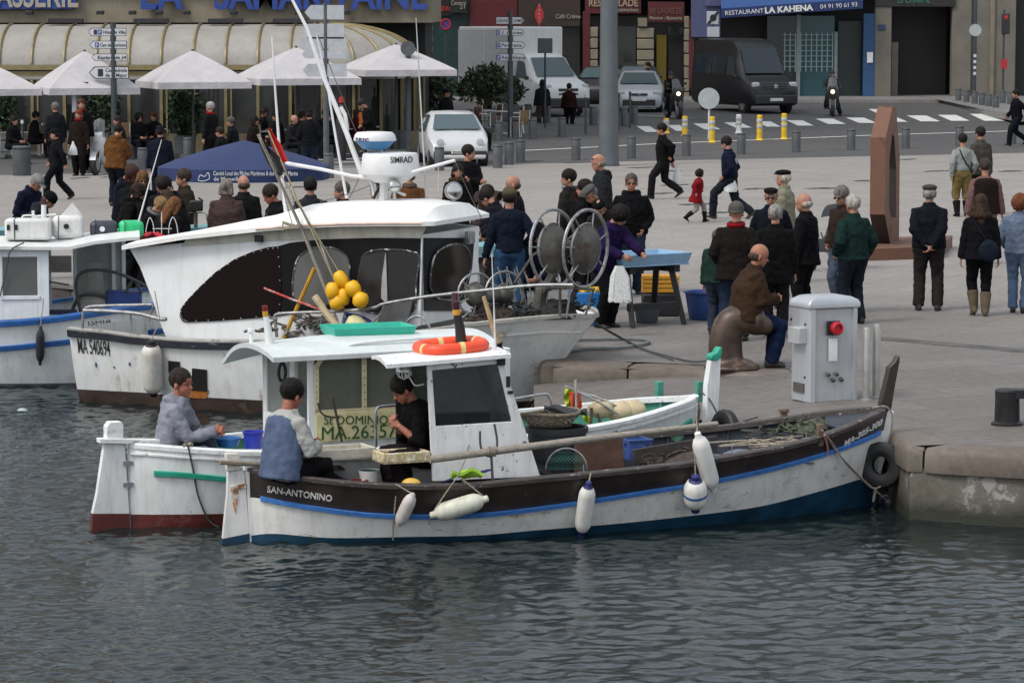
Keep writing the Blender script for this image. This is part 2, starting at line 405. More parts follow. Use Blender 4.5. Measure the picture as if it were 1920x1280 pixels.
def build_quay_wall():
 """rounded coping stones, one mesh per wall, and the stained wall beneath them"""
 m=bpy.data.materials.new('quay_wall');m.use_nodes=True;nt=m.node_tree;L=nt.links;b=nt.nodes['Principled BSDF']
 tc=nt.nodes.new('ShaderNodeTexCoord');sp=nt.nodes.new('ShaderNodeSeparateXYZ');L.new(tc.outputs['Object'],sp.inputs[0])
 n1=nn(nt,'ShaderNodeTexNoise',Scale=2.2,Detail=8.0,Roughness=0.68);L.new(tc.outputs['Object'],n1.inputs['Vector'])
 c=ramp(nt,n1.outputs['Fac'],[(0.30,(0.03,0.026,0.018)),(0.42,(0.09,0.078,0.055)),(0.52,(0.11,0.10,0.08)),(0.60,(0.13,0.12,0.10)),(0.63,(0.28,0.27,0.25)),(0.8,(0.2,0.19,0.165))])
 ad=nt.nodes.new('ShaderNodeMath');ad.operation='MULTIPLY_ADD';ad.inputs[1].default_value=0.32;L.new(n1.outputs['Fac'],ad.inputs[0]);L.new(sp.outputs['Z'],ad.inputs[2])
 f=ramp(nt,ad.outputs[0],[(0.0,1.0),(1.0,0.0)])
 mr=nt.nodes.new('ShaderNodeMapRange');mr.inputs[1].default_value=-0.46;mr.inputs[2].default_value=-0.26;mr.inputs[3].default_value=1;mr.inputs[4].default_value=0
 L.new(ad.outputs[0],mr.inputs[0]);c=mixc(nt,mr.outputs[0],c,(0.022,0.024,0.014))
 L.new(c,b.inputs['Base Color']);b.inputs['Roughness'].default_value=0.7
 bp=nt.nodes.new('ShaderNodeBump');bp.inputs['Distance'].default_value=0.03;L.new(n1.outputs['Fac'],bp.inputs['Height']);L.new(bp.outputs[0],b.inputs['Normal'])
 global M_WETWALL;M_WETWALL=m
 def course(name,pts,ztop,depth_in,lens,face=0.3,seed=1,label=None,sg=1):
  rd=random.Random(seed);mb=MB();mw=MB()
  seg=[(pts[i+1]-pts[i]).length for i in range(len(pts)-1)];tot=sum(seg)
  def P(s):
   for i,l in enumerate(seg):
    if s<=l or i==len(seg)-1:return pts[i].lerp(pts[i+1],min(1,s/l))
    s-=l
  s=0
  while s<tot-0.05:
   l=min(rd.uniform(*lens),tot-s)
   if tot-s-l<.3:l=tot-s
   n=max(2,int(l/0.15));rings=[]
   dz=rd.uniform(-.012,.012);do=rd.uniform(-.015,.015)
   for k in range(n+1):
    ss=s+0.012+(l-0.024)*k/n;p=P(ss);q=P(min(tot,ss+.02))-P(max(0,ss-.02));q.normalize()
    out=Vector((-q.y,q.x,0))*sg
    zt=(ztop(p.x)if callable(ztop)else ztop)+dz
    wob=0.012*noise.noise(Vector((ss*3,seed,0)));wc=0.012*noise.noise(Vector((ss*5,seed,9)))
    e=0.03 if k in(0,n)else 0
    rc=0.075
    prof=[(-depth_in,0.004),(-rc,0.004+wc),(-rc*.5,-rc*.13),(-rc*.14,-rc*.5),(0,-rc),(0.012,-face*.6),(0,-face),(-depth_in,-face)]
    rings.append([p+out*(a-e+do+wob)+Vector((0,0,zt+h-(e*.5 if h>-face*.9 else 0)))for a,h in prof])
   mb.loft(rings);s+=l
  root=thing('quay_wall',label,'quay wall',(0,0,0))
  mb.build('coping',M_COPE,root,smooth=50)
  rows=[[],[]]
  n=60
  top=[];bot=[]
  for k in range(n+1):
   p=P(tot*k/n);q=P(min(tot,tot*k/n+.02))-P(max(0,tot*k/n-.02));q.normalize()
   out=Vector((-q.y,q.x,0))*sg
   zt=(ztop(p.x)if callable(ztop)else ztop)
   top.append(p+out*-0.035+Vector((0,0,zt-face+.04)));bot.append(p+out*0.02+Vector((0,0,-2.2)))
  back=[t-Vector((0,0,0))for t in top]
  mbed=MB();mbed.sheet([[t+Vector((0,0,face-.04-.035))for t in top],[t+(Vector((0,1,0))if name!='back' else Vector((0,.8,0)))*.6+Vector((0,0,face-.04-.035))for t in top]]);mbed.build('bedding',M_QUAY,root,smooth=0)
  mw.sheet([top,[a.lerp(b,.3)+Vector((0,-.012,0))for a,b in zip(top,bot)],bot],th=0.9,d=(0.2,1,0))
  mw.build('wall',m,root,smooth=40)
  return root
 course('quay',EDGE[1:8],lambda x:0.0 if x>3.2 else-0.083*(3.2-x),0.45,(1.1,1.9),face=0.24,seed=3,
 label='stained stone quay wall in the foreground right, black tyres against it')
 course('landing',EDGE[7:10]+[Vector((0.45,36.9,0))],lambda x:-0.083*(3.2-x),0.42,(0.9,1.4),face=0.2,seed=5,
 label='low stone landing edge behind the white and green boat')
 cop=[Vector((COPE_L.x-.08,40.6,0)),Vector((COPE_L.x-.02,COPE_L.y+.3,0)),G(1090,684),G(1180,686),G(1300,691),G(1400,698)]
 course('upper',[G(1034,682)]+cop[2:]+[Vector((3.25,G(1480,700).y+.02,0))],0.0,0.62,(0.7,1.15),face=0.27,seed=9,sg=-1,
 label='row of worn rounded coping stones in front of the iron mooring post')
 course('back',[Vector((COPE_L.x-.1,G(1034,682).y+.1,0))]+FARQ,0.0,0.5,(1.1,1.7),face=0.27,seed=11,
 label='stone quay edge hidden behind the big trawler')
build_quay_wall()
# water
def build_water():
 rs=np.random.RandomState(4)
 xf=np.arange(-7.6,7.6,0.026);yf=20.5+np.cumsum(0.020+0.000035*np.arange(1000));yf=yf[yf<47]
 xs=np.concatenate([[-400,-100,-40,-20,-12,-9],xf,[9,12,20,40,100,400]])
 ys=np.concatenate([[-60,-10,5,12,17,19],yf,[50,56,64,80]])
 X,Y=np.meshgrid(xs,ys);Z=np.zeros_like(X)
 wx=X+0.05*np.sin(Y*3.1+1)+0.06*np.sin(X*2.3+Y*1.7);wy=Y+0.06*np.sin(X*2.7+2)+0.05*np.sin(Y*2.1-X*1.3)
 left=1/(1+np.exp((X+0.9)/0.9))
 calm=0.78+0.3*np.sin(X*.9+Y*.5+1.0)*np.sin(Y*.7-X*.33)
 for i in range(120):
  lam=0.07*(6.5**(rs.rand()**1.15));k=2*PI/lam
  th=rs.normal(PI/2+0.10,1.0);ph=rs.rand()*2*PI
  sl=0.0205*(1.0 if lam>.22 else 0.85)
  a=sl/k
  w=np.sin(k*(wx*np.cos(th)+wy*np.sin(th))+ph)
  amp=a*calm
  if lam<0.2:amp=a*(0.8+0.9*left)*calm
  elif lam<0.5:amp=a*(1.1+0.15*left)
  Z+=amp*w
 fade=np.where((X<-8)|(X>8)|(Y<20)|(Y>48),0,1)
 Z=Z*fade+WZ
 ny,nx=X.shape
 co=np.stack([X,Y,Z],-1).reshape(-1,3).astype(np.float32)
 idx=np.arange(ny*nx).reshape(ny,nx)
 q=np.stack([idx[:-1,:-1],idx[:-1,1:],idx[1:,1:],idx[1:,:-1]],-1).reshape(-1,4).astype(np.int32)
 me=bpy.data.meshes.new('water');me.vertices.add(len(co));me.vertices.foreach_set('co',co.ravel())
 me.loops.add(q.size);me.loops.foreach_set('vertex_index',q.ravel());me.polygons.add(len(q))
 me.polygons.foreach_set('loop_start',np.arange(0,q.size,4,dtype=np.int32));me.polygons.foreach_set('loop_total',np.full(len(q),4,dtype=np.int32))
 me.update();me.shade_smooth()
 m=bpy.data.materials.new('harbour_water');m.use_nodes=True;nt=m.node_tree;b=nt.nodes['Principled BSDF']
 b.inputs['Base Color'].default_value=(0.008,0.014,0.014,1);b.inputs['Roughness'].default_value=0.03;b.inputs['IOR'].default_value=1.333
 tc=nt.nodes.new('ShaderNodeTexCoord');n=nn(nt,'ShaderNodeTexNoise',Scale=9.0,Detail=4.0,Roughness=0.6);mpw=nt.nodes.new('ShaderNodeMapping');mpw.inputs['Scale'].default_value=(1.0,2.2,1.0);nt.links.new(tc.outputs['Object'],mpw.inputs[0]);nt.links.new(mpw.outputs[0],n.inputs['Vector'])
 bp=nt.nodes.new('ShaderNodeBump');bp.inputs['Distance'].default_value=0.004;nt.links.new(n.outputs['Fac'],bp.inputs['Height']);nt.links.new(bp.outputs[0],b.inputs['Normal'])
 me.materials.append(m)
 o=bpy.data.objects.new('water',me);COL.objects.link(o);tag(o,kind='structure')
build_water()
# boats: local frames and hulls
class Frame:
 """u along the boat to the bow, v across (away from the quay-side viewer), w above the water"""
 def __init__(s,o,ang,z=WZ):
  s.o=Vector((o[0],o[1],z));s.a=ang;s.M=Matrix.Translation(s.o)@Matrix.Rotation(ang,4,'Z');s.I=s.M.inverted()
  s.R3=Matrix.Rotation(-ang,3,'Z')
 def L(s,p):return s.I@Vector(p)
 def W(s,p):return s.M@Vector(p)
 def pl(s,px,py,v):
  c=s.L(CAMP);d=s.R3@ray(px,py);t=(v-c.y)/d.y;return c+d*t
 def pu(s,px,py,u):
  c=s.L(CAMP);d=s.R3@ray(px,py);t=(u-c.x)/d.x;return c+d*t
 def gz(s,px,py,w):
  c=s.L(CAMP);d=s.R3@ray(px,py);t=(w-c.z)/d.z;return c+d*t
def frame_from(p_stern,p_bow):
 a=G(*p_stern,WZ);b=G(*p_bow,WZ);d=b-a
 return Frame(a,math.atan2(d.y,d.x)),(b-a).length
class Hull:
 def __init__(s,fr,L,B,keel=-0.35,power=(2.4,0.8),fair=(0.42,0.75),rake=(0,0),post=0.03,tmid=0.5,transom=0.0):
  s.fr,s.L,s.B,s.keel,s.power,s.fair,s.rake,s.post,s.tmid,s.transom=fr,L,B,keel,power,fair,rake,post,tmid,transom
  s.sh=([0,1],[0.7,0.7])
 def ends(s,w):return(-s.rake[0]*w,s.L+s.rake[1]*w)
 def b(s,t):
  t=min(1,max(0,t));k=abs(t-s.tmid)/(s.tmid if t<s.tmid else 1-s.tmid)
  v=s.B*max(0,1-k**s.power[0])**s.power[1]
  if t<s.tmid:v=max(v,s.transom*s.B)
  return max(s.post,v)
 def sheer(s,t):return interp(*s.sh,t)
 def v(s,t,w):
  h=min(1,max(0,(w-s.keel)/(s.sheer(t)-s.keel)));k=abs(t-s.tmid)/(s.tmid if t<s.tmid else 1-s.tmid)
  e=lerp(s.fair[0],s.fair[1],k**2)
  if s.transom and t<s.tmid:e=s.fair[0]
  return max(s.post*.8,s.b(t)*h**e)
 def P(s,t,w,side=-1,off=0):
  a,b=s.ends(w);return Vector((lerp(a,b,t),side*(s.v(t,w)+off),w))
 def near(s,px,py,off=0.0,full=False):
  v=-s.B
  for i in range(14):
   p=s.fr.pl(px,py,v);a,b=s.ends(p.z);t=(p.x-a)/(b-a)
   nv=-((s.b(t)if full else s.v(t,p.z))+off);v=lerp(v,nv,.6)
  return s.fr.pl(px,py,v),t
 def fit(s,pts,full=False):
  r=[]
  for px,py in pts:
   p,t=s.near(px,py,full=full);r.append((t,p.z))
  r.sort();xs=[q[0]for q in r];ys=[q[1]for q in r]
  c=crom([(x,y,0)for x,y in r],6);xs=[q.x for q in c];ys=[q.y for q in c]
  if xs[0]>0.01:xs.insert(0,0);ys.insert(0,ys[0]+(ys[0]-ys[2])/max(1e-3,xs[3]-xs[1])*xs[1]*.5)
  if xs[-1]<0.99:k=(ys[-1]-ys[-4])/(xs[-1]-xs[-4]);ys.append(ys[-1]+k*(1-xs[-1]));xs.append(1)
  return(xs,ys)
 def body(s,bands,n=44,sub=3):
  """bands: list of level functions from keel up; material index i between level i and i+1"""
  mb=MB();ts=[0.5-0.5*math.cos(PI*k/n)for k in range(n+1)]
  for i in range(len(bands)-1):
   mb.mi(i)
   for side in(-1,1):
    rows=[]
    for t in ts:
     lo,hi=bands[i](t),bands[i+1](t);rows.append([s.P(t,lerp(lo,hi,j/sub),side)for j in range(sub+1)])
    mb.sheet(rows)
   for t in(0,1):
    lo,hi=bands[i](t),bands[i+1](t)
    mb.sheet([[s.P(t,lerp(lo,hi,j/sub),-1)for j in range(sub+1)],[s.P(t,lerp(lo,hi,j/sub),1)for j in range(sub+1)]])
  return mb
 def strip(s,level,half,out,n=60,t0=0.0,t1=1.0,sides=(-1,1),inset=0.0):
  """moulding along the side: rectangular section `2*half` high standing `out` proud"""
  mb=MB()
  for side in sides:
   rings=[]
   for k in range(n+1):
    t=lerp(t0,t1,k/n);w=level(t)
    a=s.P(t,w-half,side,-0.004);b=s.P(t,w-half*.7,side,out);c=s.P(t,w+half*.7,side,out);d=s.P(t,w+half,side,-0.004)
    rings.append([a,b,c,d])
   mb.loft(rings)
  return mb
 def gunwale(s,wid,th,n=90,over=0.015,t0=0.0,t1=1.0,lift=0.0):
  mb=MB()
  for side in(-1,1):
   rings=[]
   for k in range(n+1):
    t=lerp(t0,t1,.5-.5*math.cos(PI*k/n));w=s.sheer(t)+lift;a,b=s.ends(w);u=lerp(a,b,t);o=s.b(t)+over;i=max(0.0,o-wid);wid_=wid
    rings.append([Vector((u,side*o,w-th*.4)),Vector((u,side*(o+.004),w+th*.35)),Vector((u,side*(o-.012),w+th*.6)),Vector((u,side*(i+.006),w+th*.6)),Vector((u,side*i,w-th*.4))])
   mb.loft(rings)
  return mb
 def inside(s,floor,th=0.035,n=44):
  mb=MB();ts=[0.012+0.976*(0.5-0.5*math.cos(PI*k/n))for k in range(n+1)]
  for side in(-1,1):
   mb.sheet([[s.P(t,lerp(min(floor(t),s.sheer(t)-.03),s.sheer(t)-.005,j/4),side,-th)for j in range(5)]for t in ts])
  mb.mi(1)
  mb.sheet([[s.P(t,min(floor(t),s.sheer(t)-.03),-1,-th),s.P(t,min(floor(t),s.sheer(t)-.03),1,-th)]for t in ts])
  return mb
def clampf(f,lo,hi):return lambda t:min(hi(t)if callable(hi)else hi,max(lo,f(t)))
def curve(c):return lambda t:interp(c[0],c[1],t)
def letters(name,string,m,parent,fpos,size,bold=0.0,extr=0.003,shear=0.0):
 """lettering bent along a surface: fpos(0..1) -> (position, right, up)"""
 o=text(name,string,m,parent,(0,0,0),(1,0,0),(0,1,0),1.0,bold,extr/size,shear)
 me=o.data;xs=[v.co.x for v in me.vertices];a,b=min(xs),max(xs);cache={}
 for v in me.vertices:
  k=round((v.co.x-a)/(b-a),3)
  if k not in cache:
   p,r,u=fpos(k);r=Vector(r).normalized();u=Vector(u);u=(u-r*u.dot(r)).normalized();cache[k]=(Vector(p),u,r.cross(u))
  p,u,w=cache[k];v.co=p+u*(v.co.y*size)+w*(v.co.z*size)
 me.update();return o
ADV={'I':.3,'i':.26,'-':.36,'M':.82,'W':.9,'m':.82,'.':.28,' ':.3,'1':.45,'t':.35,'l':.26,'r':.38,'O':.78,'Q':.78}
def advances(string,size,narrow=1.0,sp=1.0):
 x=0;o=[]
 for ch in string:o.append(x);x+=ADV.get(ch,.62)*size*narrow*sp
 return o,x
def fender(name,a,b,r,m,mend,label,parent=None,group='fenders hung over the boats',rope=None,cat='fender',stripe=None):
 """sausage fender from a to b (world points) with moulded eyes"""
 a,b=Vector(a),Vector(b);ax=(b-a);L=ax.length;root=thing(name,label,cat,a,group=group)
 q=ax.to_track_quat('Z','Y').to_matrix()
 def X(p):return q@Vector(p)
 mb=MB();n=18
 prof=[(0.02,0.0),(r*.30,.008),(r*.34,.035),(r*.72,.065),(r*.95,.11),(r,.15),(r*1.01,L/2),(r,L-.15),(r*.95,L-.11),(r*.72,L-.065),(r*.34,L-.035),(r*.3,L-.008),(.02,L)]
 if L<.35:prof=[(0.02,0),(r*.45,.01),(r*.8,L*.12),(r*.97,L*.25),(r,L*.5),(r*.97,L*.75),(r*.8,L*.88),(r*.45,L-.01),(.02,L)]
 mb.loft([[X((x*math.cos(2*PI*i/n),x*math.sin(2*PI*i/n),h))for i in range(n)]for x,h in prof])
 mb.build('fender_body',m,root,smooth=40)
 for h in(0,L):
  s_=1 if h else-1;me_=MB()
  me_.loft([[X((x*math.cos(2*PI*i/12),x*math.sin(2*PI*i/12),h-s_*d))for i in range(12)]for x,d in((.012,-.012),(r*.36,-.004),(r*.4,.034),(r*.60,.052)if mend else(r*.42,.036))])
  me_.build('end_cap',mend or m,root,smooth=40)
 if stripe:
  ms=MB();ms.loft([[X((x*math.cos(2*PI*i/n),x*math.sin(2*PI*i/n),h))for i in range(n)]for x,h in((r*1.0,L*.5-.014),(r*1.035,L*.5-.01),(r*1.035,L*.5+.01),(r*1.0,L*.5+.014))])
  ms.build('stripe',stripe,root)
 if rope:
  for rp in rope:
   mr=MB();mr.tube([Vector(p)-a for p in rp],0.0065,6);mr.build('rope',M_ROPE,root)
 return root
M_ROPE=mat('rope',(0.30,0.26,0.20),0.9,var=0.35,scale=60)
M_ROPED=mat('dark_rope',(0.07,0.07,0.065),0.9,var=0.3,scale=60)
M_STEEL=mat('steel',(0.42,0.42,0.42),0.32,0.9,var=0.15,scale=20)
M_BLACK=mat('black_rubber',(0.009,0.009,0.0095),0.55,var=0.3,scale=25)
M_WHITE=mat('boat_white',(0.66,0.67,0.66),0.45,var=0.06,scale=3,dirt=0.35,bump=0.002,bscale=12,wear=(0.20,0.18,0.15),wearamt=0.30,wscale=4)
def tyre(name,c,axis,R0,r,label,group=None,loc_rope=None):
 root=thing(name,label,'tyre',c,group=group);ax=Vector(axis).normalized();q=ax.to_track_quat('Z','Y').to_matrix();mb=MB();n=40
 prof=[(R0-r*1.15,-r*.55),(R0-r*.6,-r*.85),(R0-.1*r,-r*.95),(R0+r*.55,-r*.82),(R0+r*.85,-r*.5),(R0+r*.92,0),(R0+r*.85,r*.5),(R0+r*.55,r*.82),(R0-.1*r,r*.95),(R0-r*.6,r*.85),(R0-r*1.15,r*.55),(R0-r*.9,0)]
 rings=[]
 for i in range(n+1):
  a=2*PI*i/n;k=1+(0.012 if i%2 else 0)
  rings.append([q@Vector(((R_*k if R_>R0+.4*r else R_)*math.cos(a),(R_*k if R_>R0+.4*r else R_)*math.sin(a),z))for R_,z in prof])
 mb.loft(rings,(False,False));mb.build('tyre_body',M_BLACK,root,smooth=35)
 return root
# near boat: dark topsides, blue rail, white bottom
AF,AL=frame_from((470,1014),(1640,946))
AH=Hull(AF,AL,0.95,keel=-0.38,power=(2.7,0.80),fair=(0.33,0.62),rake=(0.02,0.12),post=0.035,tmid=0.50)
AH.sh=([0,1],[0.66,0.85])
for _ in range(3):
 AH.sh=AH.fit([(476,884),(560,897),(700,911),(860,913),(1000,901),(1150,887),(1300,870),(1400,853),(1480,838),(1560,815),(1620,790),(1655,773)],full=True)
def build_antonino():
 H,F=AH,AF
 rail=curve(H.fit([(484,933),(560,948),(700,966),(860,968),(1000,955),(1200,925),(1400,890),(1550,850),(1640,816)]))
 paint=curve(H.fit([(475,1003),(520,1000),(620,1008),(760,1006),(900,1003),(1000,994),(1150,982),(1300,966),(1420,950),(1510,928),(1580,908),(1630,892)]))
 sh=H.sheer
 r=thing('fishing_boat','wooden fishing boat with dark brown topsides, blue rail and white hull nearest the camera','boat',F.o,F.a,group='fishing boats moored at the quay')
 m_anti=mat('antifouling_blue',(0.006,0.042,0.082),0.5,var=0.25,scale=4,wear=(0.02,0.045,0.05),wearamt=0.40,wscale=2.5,bump=0.003)
 m_wh=mat('hull_white',(0.76,0.755,0.72),0.5,var=0.05,scale=2.5,dirt=0.28,bump=0.004,bscale=5,wear=(0.42,0.38,0.30),wearamt=0.39,wscale=3,stretch=(1,1,2.5))
 m_dk=mat('topside_brown',(0.028,0.019,0.016),0.42,var=0.3,scale=3,bump=0.004,bscale=8,wear=(0.10,0.075,0.06),wearamt=0.33,wscale=4)
 m_cap=mat('gunwale_worn',(0.05,0.04,0.035),0.55,var=0.3,scale=6,wear=(0.55,0.52,0.50),wearamt=0.37,wscale=7,stretch=(1.2,5,5),bump=0.004)
 m_rail=mat('rail_blue',(0.055,0.19,0.52),0.42,var=0.18,scale=8,wear=(0.03,0.04,0.07),wearamt=0.36,wscale=5,stretch=(1,5,5),bump=0.002)
 m_in=mat('inside_blue_grey',(0.025,0.032,0.05),0.6,var=0.35,scale=5,wear=(0.02,0.02,0.022),wearamt=0.45)
 m_pw=mat('peeling_white',(0.78,0.78,0.77),0.5,var=0.05,scale=4,dirt=0.25,wear=(0.045,0.045,0.05),wearamt=0.385,wscale=9,bump=0.002)
 MATS['a_pw']=m_pw;MATS['a_cap']=m_cap
 lv=[lambda t:H.keel,lambda t:max(-0.05,min(paint(t),sh(t)-.2)),lambda t:min(max(rail(t),.25),sh(t)-.05),sh]
 H.body(lv,sub=5).build('hull',[m_anti,m_wh,m_dk],r,smooth=60)
 H.strip(rail,0.026,0.035,t0=0.012,t1=.985).build('rub_rail',m_rail,r,smooth=50)
 H.gunwale(0.12,0.045).build('gunwale',m_cap,r,smooth=30)
 H.inside(lambda t:0.22+0.30*max(0,(t-.62)/.38)**1.2).build('inner_planking',[m_in,m_in],r,smooth=60)
 for k in range(9,21):
  t=k/21.5
  for sd in(-1,1):
   mb=MB();mb.tube([H.P(t,lerp(.25,sh(t)-.02,j/4),sd,-.05)for j in range(5)],0.016,6)
   mb.build('rib',m_in,r)
 st=[F.pl(1668,772,0),F.pl(1660,800,0),F.pl(1648,850,0),F.pl(1637,905,0)]
 mb=MB();a,b=H.ends(.9)
 lo=F.pl(1625,940,0)
 mb.prism([F.pl(1664,770,-.04),F.pl(1676,770,-.04),F.pl(1670,820,-.04),F.pl(1654,880,-.04),F.pl(1640,940,-.04),F.pl(1618,945,-.04),F.pl(1640,880,-.04),F.pl(1655,815,-.04)],(0,.08,0))
 mb.build('stem_post',m_wh,r,bevel=.006)
 mb=MB();P=[(1650,770),(1657,735),(1666,700),(1668,688),(1677,680),(1684,668),(1688,667),(1688,676),(1683,702),(1676,740),(1672,768)]
 mb.prism([F.pl(x,y,-.04)for x,y in P],(0,.085,0));mb.build('stem_horn',m_dk,r,bevel=.012)
 mb=MB();ts=[.90,.93,.96,.985]
 mb.sheet([[H.P(t,sh(t)-.015,-1,-.05),H.P(t,sh(t)-.015,1,-.05)]for t in ts],th=.02,d=(0,0,-1));mb.build('fore_deck',m_in,r)
 v0,v1=-.025,.05
 m_pwr=mat('rudder_white',(0.76,0.75,0.72),0.55,var=0.06,scale=4,dirt=0.3,wear=(0.06,0.055,0.05),wearamt=0.335,wscale=10,bump=0.003)
 mb=MB();mb.prism([F.pl(x,y,v0)for x,y in((427,884),(456,878),(462,920),(468,1000),(418,1010),(421,975),(426,925))],(0,v1,0))
 rd=mb.build('rudder',m_pwr,r,bevel=.005)
 mb=MB();mb.prism([F.pl(x,y,v0-.003)for x,y in((418,1010),(468,1000),(470,1040),(414,1040))],(0,v1+.006,0));mb.build('rudder_foot',m_anti,rd)
 mb=MB();mb.prism([F.pl(x,y,v0-.02)for x,y in((424,850),(449,850),(452,858),(444,866),(455,879),(427,884))],(0,v1+.04,0));mb.build('rudder_head',mat('flaking_cream',(0.6,.52,.42),.6,wear=(0.62,.6,.56),wearamt=.5,wscale=12),rd,bevel=.006)
 mb=MB();mb.prism([F.pl(x,y,v0-.014)for x,y in((432,912),(461,906),(462,914),(433,920))],(0,v1+.03,0));mb.prism([F.pl(x,y,v0-.006)for x,y in((433,920),(447,917),(447,935),(441,962),(436,940))],(0,v1+.012,0))
 mb.build('rusty_hinge',mat('rust_run',(0.40,0.17,0.06),.7,var=.4,scale=10,wear=(0.62,.56,.48),wearamt=.46,wscale=8),rd)
 mb=MB();mb.prism([F.pl(x,y,v0)for x,y in((462,884),(472,886),(486,935),(474,1000),(470,1030),(466,1030),(467,990))],(0,v1,0));mb.build('stern_post',m_wh,r,bevel=.004)
 mb=MB();mb.tube([F.pl(412,866,-.08),F.pl(560,875,.02)],.022,6);mb.build('tiller',mat('grey_wood',(0.26,0.21,0.16),.8,var=.3,scale=12,stretch=(1,8,8)),r)
# wheelhouse
 V0,V1=-.42,.22
 c=thing('x','x','x');bpy.data.objects.remove(c)
 wall=MB();pl=F.pl
 def frame_wall(v,th):
  o=[(801,680),(940,668),(1013,893),(812,902)]
  i=[(810,694),(933,682),(960,790),(817,799)]
  O=[pl(x,y,V0)for x,y in o];I=[pl(x,y,V0)for x,y in i]
  O=[Vector((p.x,v,p.z))for p in O];I=[Vector((p.x,v,p.z))for p in I]
  d=Vector((0,th,0));vs=O+I;n=4
  fs=[]
  for k in range(4):
   j=(k+1)%4;fs+=[(k,j,n+j,n+k)]
  vs2=vs+[p+d for p in vs]
  f2=[f for f in fs]+[tuple(reversed([q+8 for q in f]))for f in fs]
  for k in range(4):
   j=(k+1)%4;f2+=[(k,k+8,j+8,j),(4+k,4+j,12+j,12+k)]
  wall.add(vs2,f2)
 frame_wall(V0,.035);frame_wall(V1,-.035)
 A,Bq=pl(940,668,V0),pl(1013,893,V0)
 for(f0,f1,y0,y1)in((0,.08,V0,V1),(.5,1,V0,V1),(.08,.5,V0,V0+.08),(.08,.5,V1-.08,V1)):
  p,q=A.lerp(Bq,f0),A.lerp(Bq,f1)
  wall.prism([(p.x,y0+.002,p.z),(q.x,y0+.002,q.z),(q.x,y1-.002,q.z),(p.x,y1-.002,p.z)],(-.03,0,0))
 wall.build('cabin_wall',m_pw,r,bevel=.004)
 mb=MB()
 mid=lambda x,y,v:Vector((pl(x,y,V0).x,v,pl(x,y,V0).z))
 for v in(V0+.015,V1-.02):
  mb.prism([mid(x,y,v)for x,y in((808,692),(935,680),(962,792),(815,801))],(0,.006,0))
 pa,qa=A.lerp(Bq,.08),A.lerp(Bq,.5)
 mb.prism([(pa.x-.012,V0+.08,pa.z),(qa.x-.012,V0+.08,qa.z),(qa.x-.012,V1-.08,qa.z),(pa.x-.012,V1-.08,pa.z)],(-.006,0,0))
 mb.build('window_pane',glassm('cabin_glass',(0.02,0.022,0.024),.42),r)
 p0,p1=pl(726,684,-.52),pl(960,664,-.52)
 mb=MB();rows=[]
 for k in range(9):
  v=lerp(-.50,.27,k/8);h=.03*(1-((v+.115)/.385)**2)
  rows.append([(lerp(p0.x+.13*(v+.5),p1.x,j/6),v,lerp(p0.z,p1.z,j/6)+h)for j in range(7)])
 mb.sheet(rows,th=.035,d=(0,0,-1));mb.build('cabin_roof',m_pw,r,smooth=40,bevel=.004)
 zr=p0.z
 mb=MB()
 mb.box((pl(938,676,V0).x,V0-.022,pl(938,676,V0).z),(.075,.04,.08));mb.build('side_light',M_BLACK,r,bevel=.006)
 mb=MB();q=pl(952,715,V0);mb.box((q.x,V0-.012,q.z),(.035,.02,.1));q=pl(956,735,V0);mb.box((q.x,V0-.012,q.z),(.05,.02,.03));mb.build('door_latch',M_BLACK,r,bevel=.004)
 mb=MB();a=mid(800,700,0);b=mid(806,895,0)
 mb.box(((a.x+b.x)/2+.42,V1-.12,.95),(.7,.12,.25));mb.box((mid(900,820,0).x+.15,0,.62),(.5,.7,.5));mb.build('console',M_BLACK,r,bevel=.01)
 mb=MB();mb.box((mid(801,770,0).x-.02,V1-.02,.85),(.16,.02,1.1));mb.build('after_panel',M_BLACK,r)
 g=thing;q=pl(757,694,-.3)
 mb=MB();mb.lathe([(.02,.07),(.05,.06),(.07,.02),(.075,-.01)],c=q,n=16);mb.build('lamp_hood',M_STEEL,r,smooth=40)
 mb=MB()
 for k in range(6):
  a_=PI*k/6;mb.tube([(q.x+.07*math.cos(a_+0),q.y+.07*math.sin(a_),q.z-.01),(q.x+.05*math.cos(a_),q.y+.05*math.sin(a_),q.z-.06),(q.x,q.y,q.z-.085),(q.x-.05*math.cos(a_),q.y-.05*math.sin(a_),q.z-.06),(q.x-.07*math.cos(a_),q.y-.07*math.sin(a_),q.z-.01)],.004,5)
 mb.build('lamp_cage',mat('chalk_white',(0.7,.7,.68),.5),r)
 mb=MB();mb.tube(crom([q+Vector((.0,0,-.03)),pl(768,708,-.3),pl(778,722,-.3),pl(795,720,-.3)],6),.006,6);mb.build('cable',mat('chalk_white',0),r)
 for P in(((705,838),(703,785),(706,768),(715,762),(758,759)),((962,748),(1018,739),(1028,742),(1034,756),(1034,790))):
  mb=MB();mb.tube(crom([pl(x,y,.30)for x,y in P],5),.014,8);mb.build('handrail',M_STEEL,r)
 mb=MB();mb.tube(crom([pl(x,y,-.80)for x,y in((900,808),(901,835),(908,850),(920,855),(930,846),(932,825),(927,795))],5),.011,8)
 mb.tube([pl(921,853,-.80),pl(924,902,-.80)],.013,8);mb.build('crutch',mat('dull_iron',(0.12,.12,.12),.5,.7),r)
 for x0,y0,x1,y1,v in((1465,770,1474,796,.95),(1533,799,1541,820,-.62)):
  a,b=pl(x0,y0,v),pl(x1,y1,v);mb=MB();mb.box(((a.x+b.x)/2,v,(a.z+b.z)/2-.03),(.06,.06,abs(a.z-b.z)+.1));
  if v>0:mb.box(((a.x+b.x)/2,v,a.z+.005),(.085,.085,.035))
  mb.build('bitt',mat('old_wood',(0.14,.10,.07),.8,var=.35,scale=14),r,bevel=.006)
